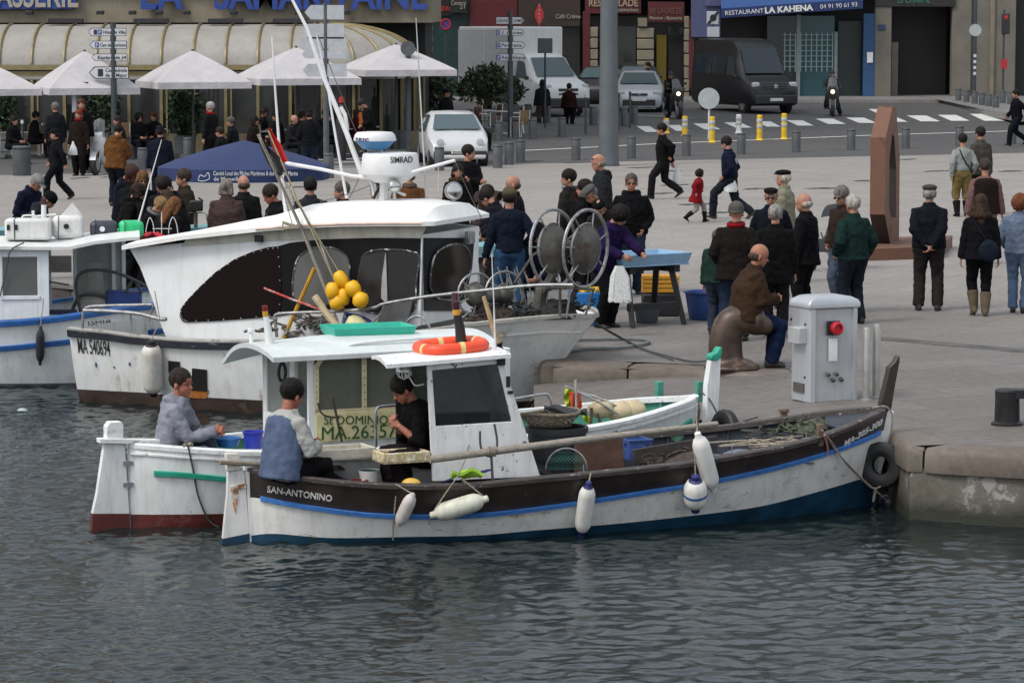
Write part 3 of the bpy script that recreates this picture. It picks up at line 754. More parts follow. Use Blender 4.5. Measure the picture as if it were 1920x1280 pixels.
 for x,y in((1372,846),(1512,818),(1094,862)):
  p,t=H.near(x,y,-.05,full=True);q=Vector((p.x,p.y,sh(t)));mb=MB();mb.cyl(q,q+Vector((0,0,.1)),.006,n=8);mb.box(q+Vector((0,0,.03)),(.09,.02,.012));mb.build('thole_pin',M_STEEL,r)
 m_let=mat('letter_white',(0.62,0.62,0.6),.6,var=.12,scale=30,wear=(0.1,.09,.08),wearamt=.34,wscale=25)
 def on_side(x0,y0,x1,y1,string,size,nar,m,**kw):
  def fp(f):
   p,t=H.near(lerp(x0,x1,f),lerp(y0,y1,f),.006);q,_=H.near(lerp(x0,x1,f)+6,lerp(y0,y1,f)+6*(y1-y0)/(x1-x0),.006)
   up=H.P(t,p.z+.08)-H.P(t,p.z);return p,q-p,up
  letters('lettering',string,m,r,fp,size,**kw)
 on_side(501,922,622,940,'SAN-ANTONINO',.088,.92,m_let,bold=.012)
 on_side(1582,838,1654,795,'MA-305-300',.085,.62,m_let,bold=.01,shear=.3)
 return r
A_ROOT=build_antonino()
def antonino_gear():
 F,H=AF,AH;W=F.W;pl=F.pl
 wood=mat('pole_wood',(0.27,0.24,0.20),.75,var=.25,scale=10,stretch=(1,6,6),wear=(0.10,.27,.45),wearamt=.36,wscale=1.6)
 t=thing('boat_pole','long weathered pole with flakes of blue paint lying along the near boat','pole',W(pl(812,859,-.83)))
 o=t.location;mb=MB();mb.tube([W(pl(806,861,-.80))-o,W(pl(1080,826,-.82))-o,W(pl(1345,794,-.80))-o],[.036,.034,.024],12);mb.build('shaft',wood,t)
 mb=MB()
 for k in range(6):
  c=W(pl(916+k*2.6,846,-.82))-o;mb.tube([c+Vector((0.006*math.sin(a*3),.044*math.cos(a),.044*math.sin(a)))for a in[2*PI*j/10 for j in range(11)]],.005,5)
 mb.build('lashing',M_ROPE,t)
 wf=mat('fender_cream',(0.60,0.60,0.50),.5,var=.08,scale=6,dirt=.4);wp=mat('fender_pinkish',(0.56,.50,.47),.55,var=.12,scale=9,wear=(0.22,.12,.10),wearamt=.36,wscale=6)
 ww=mat('fender_white',(0.76,.75,.70),.5,var=.07,scale=5,dirt=.35);nb=mat('fender_navy',(0.02,.025,.12),.5)
 G1='fenders hanging over the side of the near boat'
 def N(x,y,off):return W(H.near(x,y,off)[0])
 def top(x,y):
  p,t_=H.near(x,y,0.02,full=True);return W(Vector((p.x,p.y,H.sheer(t_)+.03)))
 fender('fender',N(747,984,.10),N(774,926,.10),.062,wp,None,'short pinkish scuffed fender, leftmost over the near hull',group=G1,rope=[[N(774,926,.10),top(742,905)],[N(742,930,.02),N(737,990,.03),N(737,1012,.03)]])
 fender('fender',N(808,966,.12),N(914,934,.12),.085,wf,None,'long cream fender slung at a slant below the wheelhouse',group=G1,rope=[[N(914,936,.12),N(862,894,.06),top(872,872)],[N(808,966,.12),N(835,925,.08),N(858,893,.06),N(873,860,.06)],[N(808,966,.12),N(804,982,.1)]])
 fender('fender',N(1090,1003,.10),N(1104,904,.09),.078,ww,nb,'upright white fender with navy blue ends amidships',group=G1,rope=[[N(1104,904,.09),top(1108,885)]])
 fender('fender',N(1338,920,.10),N(1308,812,.12),.082,ww,None,'long grubby white fender hanging beside the round blue banded one',group=G1,rope=[[N(1308,812,.12),N(1306,790,.05),N(1308,762,.05)]])
 fender('fender',N(1304,958,.11),N(1304,892,.11),.11,ww,nb,'round white fender with a blue band',group=G1,stripe=mat('stripe_blue',(0.02,.11,.28),.5),rope=[[N(1304,892,.11),N(1303,850,.08),N(1306,805,.08)]])
 s=thing('iron_hook','thin iron hook bar standing by the long grubby fender','hook',W(pl(1309,800,-.9)));o=s.location
 mb=MB();mb.tube([W(pl(x,y,-.9))-o for x,y in((1308,806),(1308,770),(1310,753),(1312,770),(1310,790))],.009,6);mb.build('bar',MATS['dull_iron'],s)
 p=F.pl(1044,870,.06);p.z=.22;c=W(p)
 b=thing('fish_bin','big black plastic bin behind the wheelhouse with a wicker basket on it','bin',c)
 a=pl(1040,803,.06);top_z=a.z-p.z+.02;k=.42/1.0
 mb=MB();n=28;rb,rt=.255,.275
 mb.lathe([(rb*.9,0),(rb,.02),(rt,top_z-.06),(rt+.02,top_z-.055),(rt+.022,top_z),(rt-.008,top_z),(rt-.02,top_z-.08),(rb-.03,.05),(.01,.05)],n=n,cap=(True,False));mb.build('bin_body',mat('dark_plastic',(0.025,.027,.03),.42,var=.2),b,smooth=40)
 bk=thing('wicker_basket','shallow round wicker basket on top of the black bin','basket',c+Vector((-.06,-.02,top_z+.0)))
 mw=mat('wicker',(0.20,0.155,0.11),.85,var=.5,scale=60,bump=.006,bscale=90)
 mb=MB()
 for j in range(9):
  rr=.12+.018*j;zz=.015+.0016*j*j
  mb.tube([(rr*math.cos(a)*1.05,rr*math.sin(a),zz+.006*math.sin(a*17+j*PI)+.06*math.cos(a+.5)*rr)for a in[2*PI*i/60 for i in range(60)]],.009,5,closed=True)
 mb.lathe([(.01,.012),(.2,.018)],n=30,cap=(True,True));mb.build('basket_weave',mw,bk,smooth=40)
 mb=MB();mb.tube([(.275*math.cos(a),.27*math.sin(a),.13+.012*math.sin(a*2)+.06*math.cos(a+.5)*.28)for a in[2*PI*i/40 for i in range(40)]],.018,7,closed=True);mb.build('basket_rim',mw,bk)
 lid=thing('dark_net_cover','black folded cloth lying on the wicker basket','cloth',c+Vector((.08,.05,top_z+.13)))
 mb=MB();mb.sheet([[(lerp(-.2,.2,i/8),lerp(-.12,.14,j/5),.04*math.sin(i*1.1+j)*.5-.05*(i/8)+.03)for i in range(9)]for j in range(6)],th=.02);mb.build('cloth',M_BLACK,lid,smooth=60)
 def plank(name,pts,v,th,m,label,cat='board',rot=None):
  q=[pl(x,y,v)for x,y in pts];o=W(q[0]);t=thing(name,label,cat,o);mb=MB()
  mb.prism([W(p)-o for p in q],W(Vector((0,th,0)))-W(Vector((0,0,0))));mb.build('board',m,t,bevel=.004);return t
 rw=mat('red_brown_wood',(0.10,0.048,0.032),.7,var=.3,scale=5,bump=.003);dw=mat('dark_board',(0.05,0.038,0.033),.6,var=.3,scale=5,wear=(.25,.2,.17),wearamt=.31)
 plank('hatch_board',((1078,829),(1168,819),(1170,880),(1078,888)),-.25,.03,rw,'square red brown board standing beside the black bin')
 plank('long_board',((1188,843),(1345,816),(1345,856),(1190,884)),.10,.03,dw,'long dark board standing fore and aft in the near boat')
 c=W(pl(1062,880,-.4));t=thing('landing_net','green mesh hoop net leaning by the red brown board','net',c)
 mb=MB();R_=.19;arc=[(-R_*math.cos(a),0,R_*math.sin(a)*1.05)for a in[PI*i/20 for i in range(21)]]
 mb.tube(arc,.008,6);mb.build('hoop',M_STEEL,t)
 mb=MB()
 for k in range(-8,9):
  for s_ in(-1,1):
   pts=[];
   for j in range(13):
    x=k*.035+s_*(j-6)*.02;z=j*.017
    if x*x+z*z<R_*R_*.96:pts.append((x,.02*math.sin(j),z))
   if len(pts)>1:mb.tube(pts,.0032,4)
 mb.build('netting',mat('net_green',(0.02,.11,.08),.8,var=.3),t)
 def crate(name,c,d,m,label,rz=0,cat='crate',group=None):
  t=thing(name,label,cat,c,rz+F.a,group=group);mb=MB();x,y,z=d;th=.012
  mb.box((0,0,th/2),(x,y,th))
  for sx in(-1,1):
   mb.box((sx*(x-th)/2,0,z*.28),(th,y-.002,z*.5));mb.box((sx*(x-th)/2,0,z*.88),(th,y-.002,z*.2))
   for yy in(-.35,0,.35):mb.box((sx*(x-th)/2,yy*y,z*.66),(th*.9,.03,z*.3))
  for sy in(-1,1):
   mb.box((0,sy*(y-th)/2,z*.28),(x,th,z*.5));mb.box((0,sy*(y-th)/2,z*.88),(x,th,z*.2))
   for xx in(-.44,-.22,0,.22,.44):mb.box((xx*x,sy*(y-th)/2,z*.66),(.03,th*.9,z*.3))
  mb.box((0,-y/2-.004,z-.01),(x+.02,.02,.02));mb.box((0,y/2+.004,z-.01),(x+.02,.02,.02))
  mb.build('crate_body',m,t,bevel=.003);return t
 crate('plastic_crate',W(F.gz(1190,858,.5)*1.0),(.24,.3,.2),mat('crate_blue',(0.05,.10,.30),.5),'small blue plastic crate between the boards',cat='crate')
 crate('plastic_crate',W(Vector((pl(793,905,-.5).x,-.38,.30))),(.17,.2,.17),mat('crate_yellow',(0.42,.19,.02),.55,var=.3),'orange yellow plastic crate at the foot of the wheelhouse')
 def bucket(name,c,r0,r1,h,m,label,rim=None,cat='bucket',fill=None,group=None,bands=None,handle=True):
  t=thing(name,label,cat,c,group=group);mb=MB()
  mb.lathe([(r0*.9,0),(r0,.012),(r1,h-.015),(r1+.01,h-.012),(r1+.01,h),(r1-.006,h),(r0*.93,.03),(.01,.03)],n=24,cap=(True,False));mb.build('bucket_body',m,t,smooth=40)
  if handle:
   mb=MB();mb.tube([(r1*math.cos(a),r1*.3*math.sin(a),h-.02-r1*.35*math.sin(a))for a in[PI*i/14 for i in range(15)]],.004,5);mb.build('bucket_handle',rim or M_STEEL,t)
  if bands:
   mb=MB();mb.lathe([(lerp(r0,r1,.62)+.003,h*.62),(lerp(r0,r1,.62)+.004,h*.74),(r1+.004,h*.8),(r1+.012,h+.003)],n=24,cap=(False,False));mb.build('lid_band',bands,t,smooth=40)
  return t
 globals()['bucket']=bucket;globals()['crate']=crate;globals()['plank_on']=plank
 fl=.22
 gy=F.gz
 def at(x,v,w=fl):p=pl(x,870,v);return W(Vector((p.x,v,w)))
 bucket('bucket',at(692,-.1,.35),.075,.085,.26,mat('bucket_dkgreen',(0.02,.07,.05),.5),'dark green bucket with a white lid band next to the foam box',bands=mat('chalk_white',0))
 bucket('bucket',at(672,-.18,.32),.07,.08,.22,mat('bucket_red',(0.20,.012,.02),.45),'dark red bucket among the fishing gear',rim=M_BLACK)
 crate('plastic_crate',at(636,-.1,.32),(.24,.3,.2),mat('crate_black',(0.02,.035,.03),.5),'dark grey green crate left of the red bucket')
 crate('plastic_crate',at(745,-.45,.30),(.32,.3,.18),MATS['crate_black'],'black crate in front of the man in the wheelhouse')
 bucket('bucket',at(606,.0,.30),.1,.12,.22,mat('bucket_grey',(0.26,.26,.25),.5,dirt=.4),'grey plastic tub by the white shirted man\'s feet',handle=False)
 t=thing('net_pile','heap of dark tangled fishing net in the near boat','net',at(665,.0,.24));mb=MB();rd=random.Random(3)
 for k in range(26):
  p=Vector((rd.uniform(-.3,.38),rd.uniform(-.12,.12),rd.uniform(.02,.17)));pts=[]
  for j in range(9):p=p+Vector((rd.uniform(-.09,.09),rd.uniform(-.06,.06),rd.uniform(-.03,.03)));p.z=max(.02,min(.22,p.z));pts.append(p.copy())
  mb.tube(crom(pts,4),rd.uniform(.01,.022),5)
 mb.lathe([(.40,0),(.34,.1),(.2,.16),(.01,.18)],n=20,sx=1,sy=.45);mb.build('tangle',mat('net_dark',(0.018,.02,.02),.9,var=.5,scale=30,bump=.01),t,smooth=50)
 foam=mat('foam_dirty',(0.50,0.40,0.22),.8,var=.2,scale=20,wear=(.75,.72,.6),wearamt=.46,wscale=25,bump=.006)
 def foambox(c,d,label,m,rz=0):
  t=thing('foam_box',label,'foam box',c,F.a+rz);x,y,z=d;mb=MB();th=.03
  mb.box((0,0,th/2),(x,y,th))
  for s_ in(-1,1):mb.box((s_*(x-th)/2,0,z/2+.001),(th,y,z));mb.box((0,s_*(y-th)/2,z/2+.002),(x-2*th,th,z-.003))
  mb.build('box_body',m,t,bevel=.008);return t
 foambox(at(752,-.30,pl(752,869,-.45).z),(.46,.3,.10),'dirty yellowed foam fish box in front of the man in the wheelhouse',foam,rz=.05)
 foambox(at(612,.10,pl(612,862,0).z),(.86,.34,.1),'long off white foam tray across the near boat beside the white sleeved man',mat('foam_clean',(0.52,.49,.41),.8,var=.12,scale=12,bump=.004),rz=.1)
 p,tt=H.near(775,905,-.10,full=True);c=W(Vector((p.x,p.y+.06,H.sheer(tt)-.02)))
 t=thing('yellow_float','yellow half sunk float tucked inside the gunwale','float',c);mb=MB();mb.sph((0,0,.03),.075,16,10,sc=(1.2,.8,.75));mb.build('float_body',mat('float_yellow',(0.62,.40,.06),.45),t)
 p,tt=H.near(876,893,-.02,full=True);c=W(Vector((p.x,p.y+.03,H.sheer(tt)+.07)))
 t=thing('life_jacket','folded lime green life jacket lying on the gunwale','life jacket',c,F.a-.1);mb=MB()
 rows=[[(x,lerp(-.05,.05,j/5),.02*math.sin(x*30+j)+.035*math.cos((x)*7)+lerp(.02,-.03,j/5))for x in np.linspace(-.14,.15,12)]for j in range(6)]
 mb.sheet(rows,th=.028);mb.build('jacket_body',mat('lime',(0.36,.62,.05),.6,var=.15),t,smooth=60)
 mb=MB();mb.tube([(.14,0,.05),(.2,0,.065),(.235,0,.07)],[.014,.012,.008],7);mb.tube([(-.13,0,0),(-.2,0,-.02)],[.012,.008],7);mb.build('strap',nb,t)
 zr=pl(726,684,-.52).z+.045
 c=pl(845,650,-.05);c=W(Vector((c.x,-.05,zr+.055)))
 t=thing('lifebuoy','orange lifebuoy lying on the flaking wheelhouse roof','lifebuoy',c,F.a);mb=MB();orange=mat('buoy_orange',(0.80,0.075,0.022),.4,var=.08)
 pts=[]
 for k in range(36):
  a=2*PI*k/36;x,y=math.cos(a),math.sin(a);f=(abs(x)**3.4+abs(y)**3.4)**(-1/3.4);pts.append((x*f*.285,y*f*.25,.02*x))
 mb.tube(pts,.055,12,closed=True);mb.build('ring',orange,t,smooth=60)
 for k in(1,9,27,20):
  mb=MB();a,b=Vector(pts[k]),Vector(pts[k+1]);mb.cyl(a,a.lerp(b,.9),.058,n=14);mb.build('band',mat('band_cream',(0.66,.5,.2),.5),t)
 t=thing('mast_light','short black mast with a dark red lamp standing through the lifebuoy','mast',W(Vector((pl(865,650,.05).x,.05,zr-.02))));o=t.location
 mb=MB();mb.tube([W(pl(x,y,.05))-o for x,y in((866,652),(862,612),(856,580))],[.056,.045,.036],10);mb.build('mast_post',M_BLACK,t)
 mb=MB();mb.tube([W(pl(x,y,.05))-o for x,y in((857,590),(856,580))],.040,12);mb.build('brass_band',mat('ochre',(.5,.28,.03),.5),t)
 mb=MB();mb.tube([W(pl(x,y,.05))-o for x,y in((855,579),(854,566),(853,562),(853,549))],[.035,.042,.03,.03],10);mb.build('lamp',mat('lamp_dark',(0.05,.012,.02),.3),t)
 t=thing('boat_hook','pale wooden shaft standing in a black socket on the wheelhouse roof','boat hook',W(Vector((pl(935,655,-.1).x,-.1,zr-.03))));o=t.location
 mb=MB();mb.tube([W(pl(x,y,-.1))-o for x,y in((907,556),(922,605),(935,645))],[.018,.024,.026],10);mb.build('shaft',mat('new_wood',(0.42,.30,.16),.6,var=.2,scale=8),t)
 mb=MB();mb.tube([W(pl(x,y,-.1))-o for x,y in((934,643),(936,650),(938,660))],[.045,.028,.05],8);mb.build('socket',M_BLACK,t)
 t=thing('radio_aerial','thin white aerial beside the pale wooden shaft','aerial',W(Vector((pl(929,660,-.3).x,-.3,zr-.02))));o=t.location
 mb=MB();mb.tube([W(pl(x,y,-.3))-o for x,y in((922,475),(926,570),(929,662))],[.004,.006,.012],7);mb.build('whip',mat('chalk_white',0),t)
 def rope(name,pts,rad,label,m=None,cat='rope'):
  o=Vector(pts[0]);t=MB();t.tube([Vector(p)-o for p in pts],rad,6);ob=t.build(name,m or M_ROPE,None,loc=o);tag(ob,label,cat);return ob
 globals()['rope']=rope
 a=W(pl(1541,806,-.66))
 rope('mooring_rope',crom([a,N(1560,830,.03),N(1586,868,.05),N(1620,902,.12),W(pl(1640,915,-.35)),W(pl(1662,905,-.3)),W(pl(1665,900,-.2))],8),.009,'doubled rope sagging from the near bitt to the tyre at the bow')
 rope('mooring_rope',crom([a,N(1572,850,.05),N(1610,890,.1),W(pl(1645,922,-.35)),W(pl(1660,935,-.3))],8),.007,'thin rope running below the doubled one from bitt to tyre')
 rope('bow_rope',crom([W(pl(1636,764,-.1)),W(pl(1660,762,-.1)),W(pl(1672,775,-.08)),W(pl(1672,800,-.08)),W(pl(1668,830,-.08)),W(pl(1672,850,-.1))],8),.009,'pale rope hanging down the white stem below the dark horn')
 rope('tassel',crom([W(pl(1546,815,-.70)),N(1552,842,.02),N(1550,856,.03)],6),.012,'frayed reddish rope end hanging over the dark topside',m=mat('red_rope',(.35,.15,.12),.9,var=.3))
 t=thing('rope_coil','loose coil of pale rope on the near boat\'s foredeck','rope',W(Vector((pl(1455,830,-.2).x,-.15,.62))));mb=MB();rd=random.Random(8)
 for k in range(12):
  r_=rd.uniform(.12,.3);cx_,cy_=rd.uniform(-.06,.06),rd.uniform(-.05,.05);ph=rd.uniform(0,6)
  mb.tube([(cx_+r_*math.cos(a+ph),cy_+r_*.75*math.sin(a+ph),.02+.015*math.sin(a*3+k)+.006*k)for a in[2*PI*i/26 for i in range(22)]],.008,5)
 mb.build('coil',M_ROPE,t)
 t=thing('grey_cover','grey cloth cover spread inside the near boat','cloth',W(Vector((pl(1400,845,-.3).x,-.35,.55))));mb=MB()
 mb.sheet([[(lerp(-.5,.55,i/12),lerp(-.3,.5,j/6),.03*math.sin(i*.9+j*1.3)+.02)for i in range(13)]for j in range(7)],th=.01,d=(0,0,-1));mb.build('cloth',mat('cloth_grey',(0.13,.15,.19),.7,var=.2),t,smooth=60,rz=F.a)
 tyre('tyre',W(pl(1653,872,-.28)),(-.45,-1.0,.05),.165,.068,'black tyre standing between the near bow and the quay',group='tyres used as fenders')
 tyre('tyre',W(pl(1672,880,.10)),(-.75,-.8,.0),.165,.065,'second tyre tucked behind the one at the near bow',group='tyres used as fenders')
 tyre('tyre',G(1362,812,-.10)+Vector((0,.25,0)),(-1,-.6,.1),.15,.065,'black tyre on the quay edge beside the white horn bow',group='tyres used as fenders')
 fender('buoy',W(pl(1668,958,.05)),W(pl(1668,922,.05)),.115,mat('buoy_dark',(0.012,.014,.03),.3),None,'dark blue buoy floating under the tyres at the bow',group=None,cat='buoy')
antonino_gear()
def heap(name,label,c,m,sx,sy,h,n,seed,rads=(.008,.018)):
 t=thing(name,label,'net',c,AF.a);mb=MB();rd=random.Random(seed)
 for k in range(n):
  a=rd.uniform(0,6.28);f=rd.random()**.5;p=Vector((sx*f*math.cos(a),sy*f*math.sin(a),h*rd.random()*(1-f*.7)));pts=[p.copy()]
  for j in range(6):p=p+Vector((rd.uniform(-.1,.1),rd.uniform(-.06,.06),rd.uniform(-.04,.04)));p.z=min(h,max(.01,p.z));pts.append(p.copy())
  mb.tube(crom(pts,3),rd.uniform(*rads),4)
 mb.lathe([(1,0),(.8,h*.5),(.35,h*.8),(.01,h*.9)],n=20,sx=sx*.8,sy=sy*.8);mb.build('tangle',m,t,smooth=50);return t
def more_clutter():
 P=lambda x,v,w:AF.W(Vector((AF.pl(x,860,v).x,v,w)))
 heap('net_heap','dark brown net piled between the boards and the foredeck of the near boat',P(1300,-.25,.46),mat('net_brown',(.05,.035,.028),.9,var=.5,scale=30),.42,.3,.22,46,31)
 heap('net_heap','green tinged net piled on the foredeck beside the loose coil',P(1530,.1,.74),mat('net_olive',(.06,.07,.045),.9,var=.5,scale=30),.3,.22,.14,30,32)
 heap('net_heap','black net heaped behind the wheelhouse under the bin',P(1010,-.1,.34),M_BLACK,.3,.3,.3,30,33)
 rd=random.Random(77)
 for k,(x,v)in enumerate(((1385,-.2),(1440,.25),(1490,-.1))):
  c=P(x,v,.68);pts=[c+Vector((rd.uniform(-.3,.3),rd.uniform(-.15,.15),rd.uniform(0,.06)))for _ in range(9)]
  rope('loose_rope',crom(pts,6),.008,('first','second','third')[k]+' loose rope end lying on the near foredeck, counted from the wheelhouse',m=M_ROPE if k!=1 else M_ROPED)
more_clutter()
# second boat: white with green trim
def heading_frame(px,py,ang):return Frame(G(px,py,WZ),R(ang))
DF=heading_frame(247,988,26.0)
DL=5.95
DH=Hull(DF,DL,0.86,keel=-0.34,power=(2.6,0.8),fair=(0.34,0.6),rake=(0.03,0.10),post=0.04,tmid=0.5)
DH.sh=([0,1],[0.75,1.0])
for _ in range(3):
 DH.sh=DH.fit([(246,836),(300,840),(400,847),(480,850),(700,845),(900,832),(1093,806),(1156,795),(1210,782),(1264,765),(1300,751),(1320,740)],full=True)
def build_dominique():
 H,F,pl,sh=DH,DF,DF.pl,DH.sheer;W=F.W
 r=thing('fishing_boat','white wooden boat with red bottom, green inside and a cream name board','boat',F.o,F.a,group='fishing boats moored at the quay')
 m_red=mat('antifouling_red',(0.10,0.018,0.014),.55,var=.25,scale=5,wear=(.16,.05,.04),wearamt=.4,wscale=3,bump=.003)
 m_wh=mat('hull_white_b',(0.74,0.75,0.74),.5,var=.06,scale=3,dirt=.3,bump=.003,bscale=6,wear=(.45,.44,.42),wearamt=.33,wscale=3)
 m_gr=mat('sea_green',(0.02,0.30,0.20),.5,var=.15,scale=8);m_in=mat('inner_green',(0.06,0.27,0.20),.6,var=.2,scale=6)
 m_gl=mat('gunwale_white',(0.76,0.77,0.76),.5,var=.08,scale=5,wear=(.30,.27,.25),wearamt=.40,wscale=6,stretch=(1,4,4))
 paint=curve(H.fit([(250,957),(330,961),(420,963)]));pt=lambda t:0.13
 pv=H.fit([(250,957),(330,961),(420,963)]);lvl=sum(pv[1])/len(pv[1])
 H.body([lambda t:H.keel,lambda t:lvl,sh],sub=6).build('hull',[m_red,m_wh],r,smooth=60)
 H.gunwale(.10,.05).build('gunwale',m_gl,r,smooth=30)
 H.strip(lambda t:sh(t)-.07,.012,.02).build('moulding',m_gl,r,smooth=40)
 H.inside(lambda t:.28).build('inner_planking',[m_in,mat('sole_grey',(.2,.2,.18),.7,var=.3)],r,smooth=60)
 for k in range(10,21):
  t=k/21
  for sd in(-1,1):
   mb=MB();mb.tube([H.P(t,lerp(.3,sh(t)-.03,j/4),sd,-.05)for j in range(5)],0.02,5);mb.build('rib',m_in,r)
 gs=curve(H.fit([(267,886),(340,890),(425,898)]))
 H.strip(gs,.03,.035,t0=.03,t1=.30,sides=(-1,)).build('rub_strip',m_gr,r,smooth=50)
 gs2=curve(H.fit([(1203,828),(1270,805),(1336,772)]))
 H.strip(gs2,.035,.04,t0=.80,t1=.985,sides=(-1,)).build('rub_strip',m_gr,r,smooth=50)
 P=lambda l,v:[pl(x,y,v)for x,y in l]
 mb=MB();mb.prism(P(((196,830),(234,833),(243,963),(174,963),(182,925)),-.03),(0,.06,0));rd=mb.build('rudder',m_wh,r,bevel=.005)
 mb=MB();mb.prism(P(((174,963),(243,963),(245,1010),(172,1010)),-.033),(0,.066,0));mb.build('rudder_foot',m_red,rd)
 mb=MB();mb.prism(P(((200,826),(200,800),(206,791),(228,790),(232,797),(232,826)),-.05),(0,.10,0));mb.build('rudder_head',m_gl,rd,bevel=.008)
 mb=MB();mb.prism(P(((187,822),(300,824),(392,836),(392,842),(300,833),(187,831)),-.07),(0,.10,0));mb.build('tiller',m_gl,r,bevel=.005)
 for y0 in(865,905):
  mb=MB();mb.prism(P(((232,y0),(250,y0-1),(250,y0+6),(232,y0+7)),-.05),(0,.1,0));mb.build('rudder_hinge',M_STEEL,rd)
 mb=MB();mb.prism(P(((1326,722),(1333,676),(1352,672),(1349,740),(1345,830),(1322,860),(1316,850),(1324,790)),-.045),(0,.09,0));mb.build('stem_post',m_wh,r,bevel=.008)
 mb=MB();mb.prism(P(((1333,676),(1333,668),(1337,664),(1344,661),(1349,652),(1354,650),(1355,660),(1352,672),(1344,677)),-.055),(0,.11,0));mb.build('stem_tip',m_gr,r,bevel=.012)
 for x,v in((1236,.62),(1311,.18)):
  a=pl(x,722,v);b=pl(x+2,745,v);mb=MB();mb.box((a.x,v,(a.z+b.z)/2),(.07,.07,a.z-b.z+.08));mb.build('bitt',m_in,r,bevel=.006)
# cabin
 V0,V1=-.50,.62
 m_cw=mat('cabin_white',(0.72,0.74,0.73),.5,var=.05,scale=4,dirt=.25)
 m_cr=mat('cream_paint',(0.58,0.52,0.33),.55,var=.08,scale=6,dirt=.3)
 g_mat=glassm('old_perspex',(0.16,0.165,0.13),.62,.12)
 uA=pl(577,750,V0).x;zT=pl(578,672,V0).z;uB=pl(955,650,V0).x;zF=.62
 def rect(mb,u0,u1,z0,z1,v,th):mb.box(((u0+u1)/2,v,(z0+z1)/2),(u1-u0,th,z1-z0))
 wl=MB();wu0,wu1=pl(588,700,V0).x,pl(800,690,V0).x;wz0,wz1=pl(640,770,V0).z,pl(640,662,V0).z
 for v in(V0,V1):
  rect(wl,uA,wu0,zF,zT,v,.04);rect(wl,wu1,uB,zF,zT,v,.04);rect(wl,wu0,wu1,zF,wz0,v,.04);rect(wl,wu0,wu1,wz1,zT,v,.04)
 rect2=lambda v0,v1,z0,z1:wl.box((uA-.001,(v0+v1)/2,(z0+z1)/2),(.04,v1-v0,z1-z0))
 rect2(-.22,V1-.02,zF,.95);rect2(V1-.12,V1-.02,.95,zT);rect2(-.22,-.10,.95,zT);rect2(-.10,V1-.12,zT-.07,zT)
 wl.box((uB,(V0+V1)/2,(zF+1.0)/2),(.04,V1-V0-.04,1.0-zF));wl.box((uB,(V0+V1)/2,zT-.05),(.04,V1-V0-.04,.1))
 wl.build('cabin_wall',m_cw,r,bevel=.004)
 fr=MB();t_=.045
 vz=V0-.028
 def strip(a,b,w_):
  a,b=Vector(a),Vector(b);d=(b-a).normalized();n=Vector((-d.z,0,d.x))*w_/2
  fr.prism([a-n,b-n,b+n,a+n],(0,-.012,0))
 cr=.10
 strip((wu0+.015,vz,wz0),(wu0+.015,vz,wz1-cr),t_);strip((wu0+.015,vz,wz1-cr-.01),(wu0+cr,vz,wz1-.005),t_);strip((wu0+cr-.01,vz,wz1-.01),(wu1,vz,wz1-.01),t_)
 um=pl(680,700,V0).x;strip((um,vz-.002,wz0-.01),(um,vz-.002,wz1),t_*1.05);strip((wu0,vz,wz0),(wu1,vz,wz0),t_)
 fr.build('window_frame',m_cr,r)
 mb=MB()
 for k in range(8):
  z=lerp(wz0,wz1,(k+.5)/8);mb.sph((um,vz-.016,z),.007,6,4);mb.sph((wu0+.015,vz-.014,lerp(wz0,wz1-cr,(k+.5)/8)),.006,6,4)
  mb.sph((lerp(wu0+cr,wu1,(k+.5)/8),vz-.014,wz1-.01),.006,6,4)
 o=mb.build('rivet',M_BLACK,r);o['kind']='stuff'
 mb=MB();rect(mb,wu0,wu1,wz0,wz1,V0,.008);mb.build('window_pane',g_mat,r)
 mb=MB();rect(mb,wu0,wu1,wz0,wz1,V1,.008);mb.build('window_pane',g_mat,r)
 mb=MB();mb.box((uA,(V1-.22)/2+.0,(.95+zT-.07)/2),(.008,V1-.02,zT-.07-.95));mb.build('window_pane',glassm('clear_perspex',(.3,.31,.28),.5,.08),r)
 bz0,bz1=pl(596,828,V0).z,pl(596,775,V0).z;bu0,bu1=pl(590,800,V0).x,pl(775,800,V0).x
 mb=MB();mb.box(((bu0+bu1)/2,V0-.035,(bz0+bz1)/2),(bu1-bu0,.02,bz1-bz0));mb.build('name_board',mat('board_cream',(0.60,0.54,0.30),.6,var=.12,scale=5,dirt=.35),r,bevel=.003)
 m_lt=mat('letter_green',(0.015,0.09,0.025),.6,var=.25,scale=25)
 vL=V0-.047
 def bl(x,y):return Vector((pl(x,y,V0-.03).x,vL,pl(x,y,V0-.03).z))
 R1=bl(752,790)-bl(606,791)
 text('lettering','St DOMINIQUE',m_lt,r,bl(606,795),R1,(0,0,1),.12,bold=0,width=R1.length,extr=.003)
 R2=bl(752,818)-bl(602,824)
 text('lettering','MA.263571',m_lt,r,bl(602,824),R2,(0,0,1),.18,bold=0,width=R2.length,extr=.003)
 mb=MB();nu,nv=14,12;uR0=pl(512,676,-.62).x;uR1=pl(940,652,-.62).x;z0=pl(560,668,-.62).z
 rows=[]
 for i in range(nu+1):
  s=i/nu;u=lerp(uR0,uR1,s);row=[]
  for j in range(nv+1):
   q=j/nv;v=lerp(-.62,.72,q);arch=.115*math.sin(PI*min(1,q*1.08))**.8 if q<.93 else 0
   z=z0+arch-(.15*q**2)*(1-min(1,s*3.0))-.03*s*0
   row.append((u-(.05*math.sin(PI*q)if i==0 else 0),v,z))
  rows.append(row)
 mb.sheet(rows,th=.045,d=(0,0,-1));mb.build('cabin_roof',mat('roof_white',(0.58,.62,.61),.5,var=.06,scale=4,dirt=.1,wear=(.35,.50,.46),wearamt=.33,wscale=3),r,smooth=45)
 R0=z0
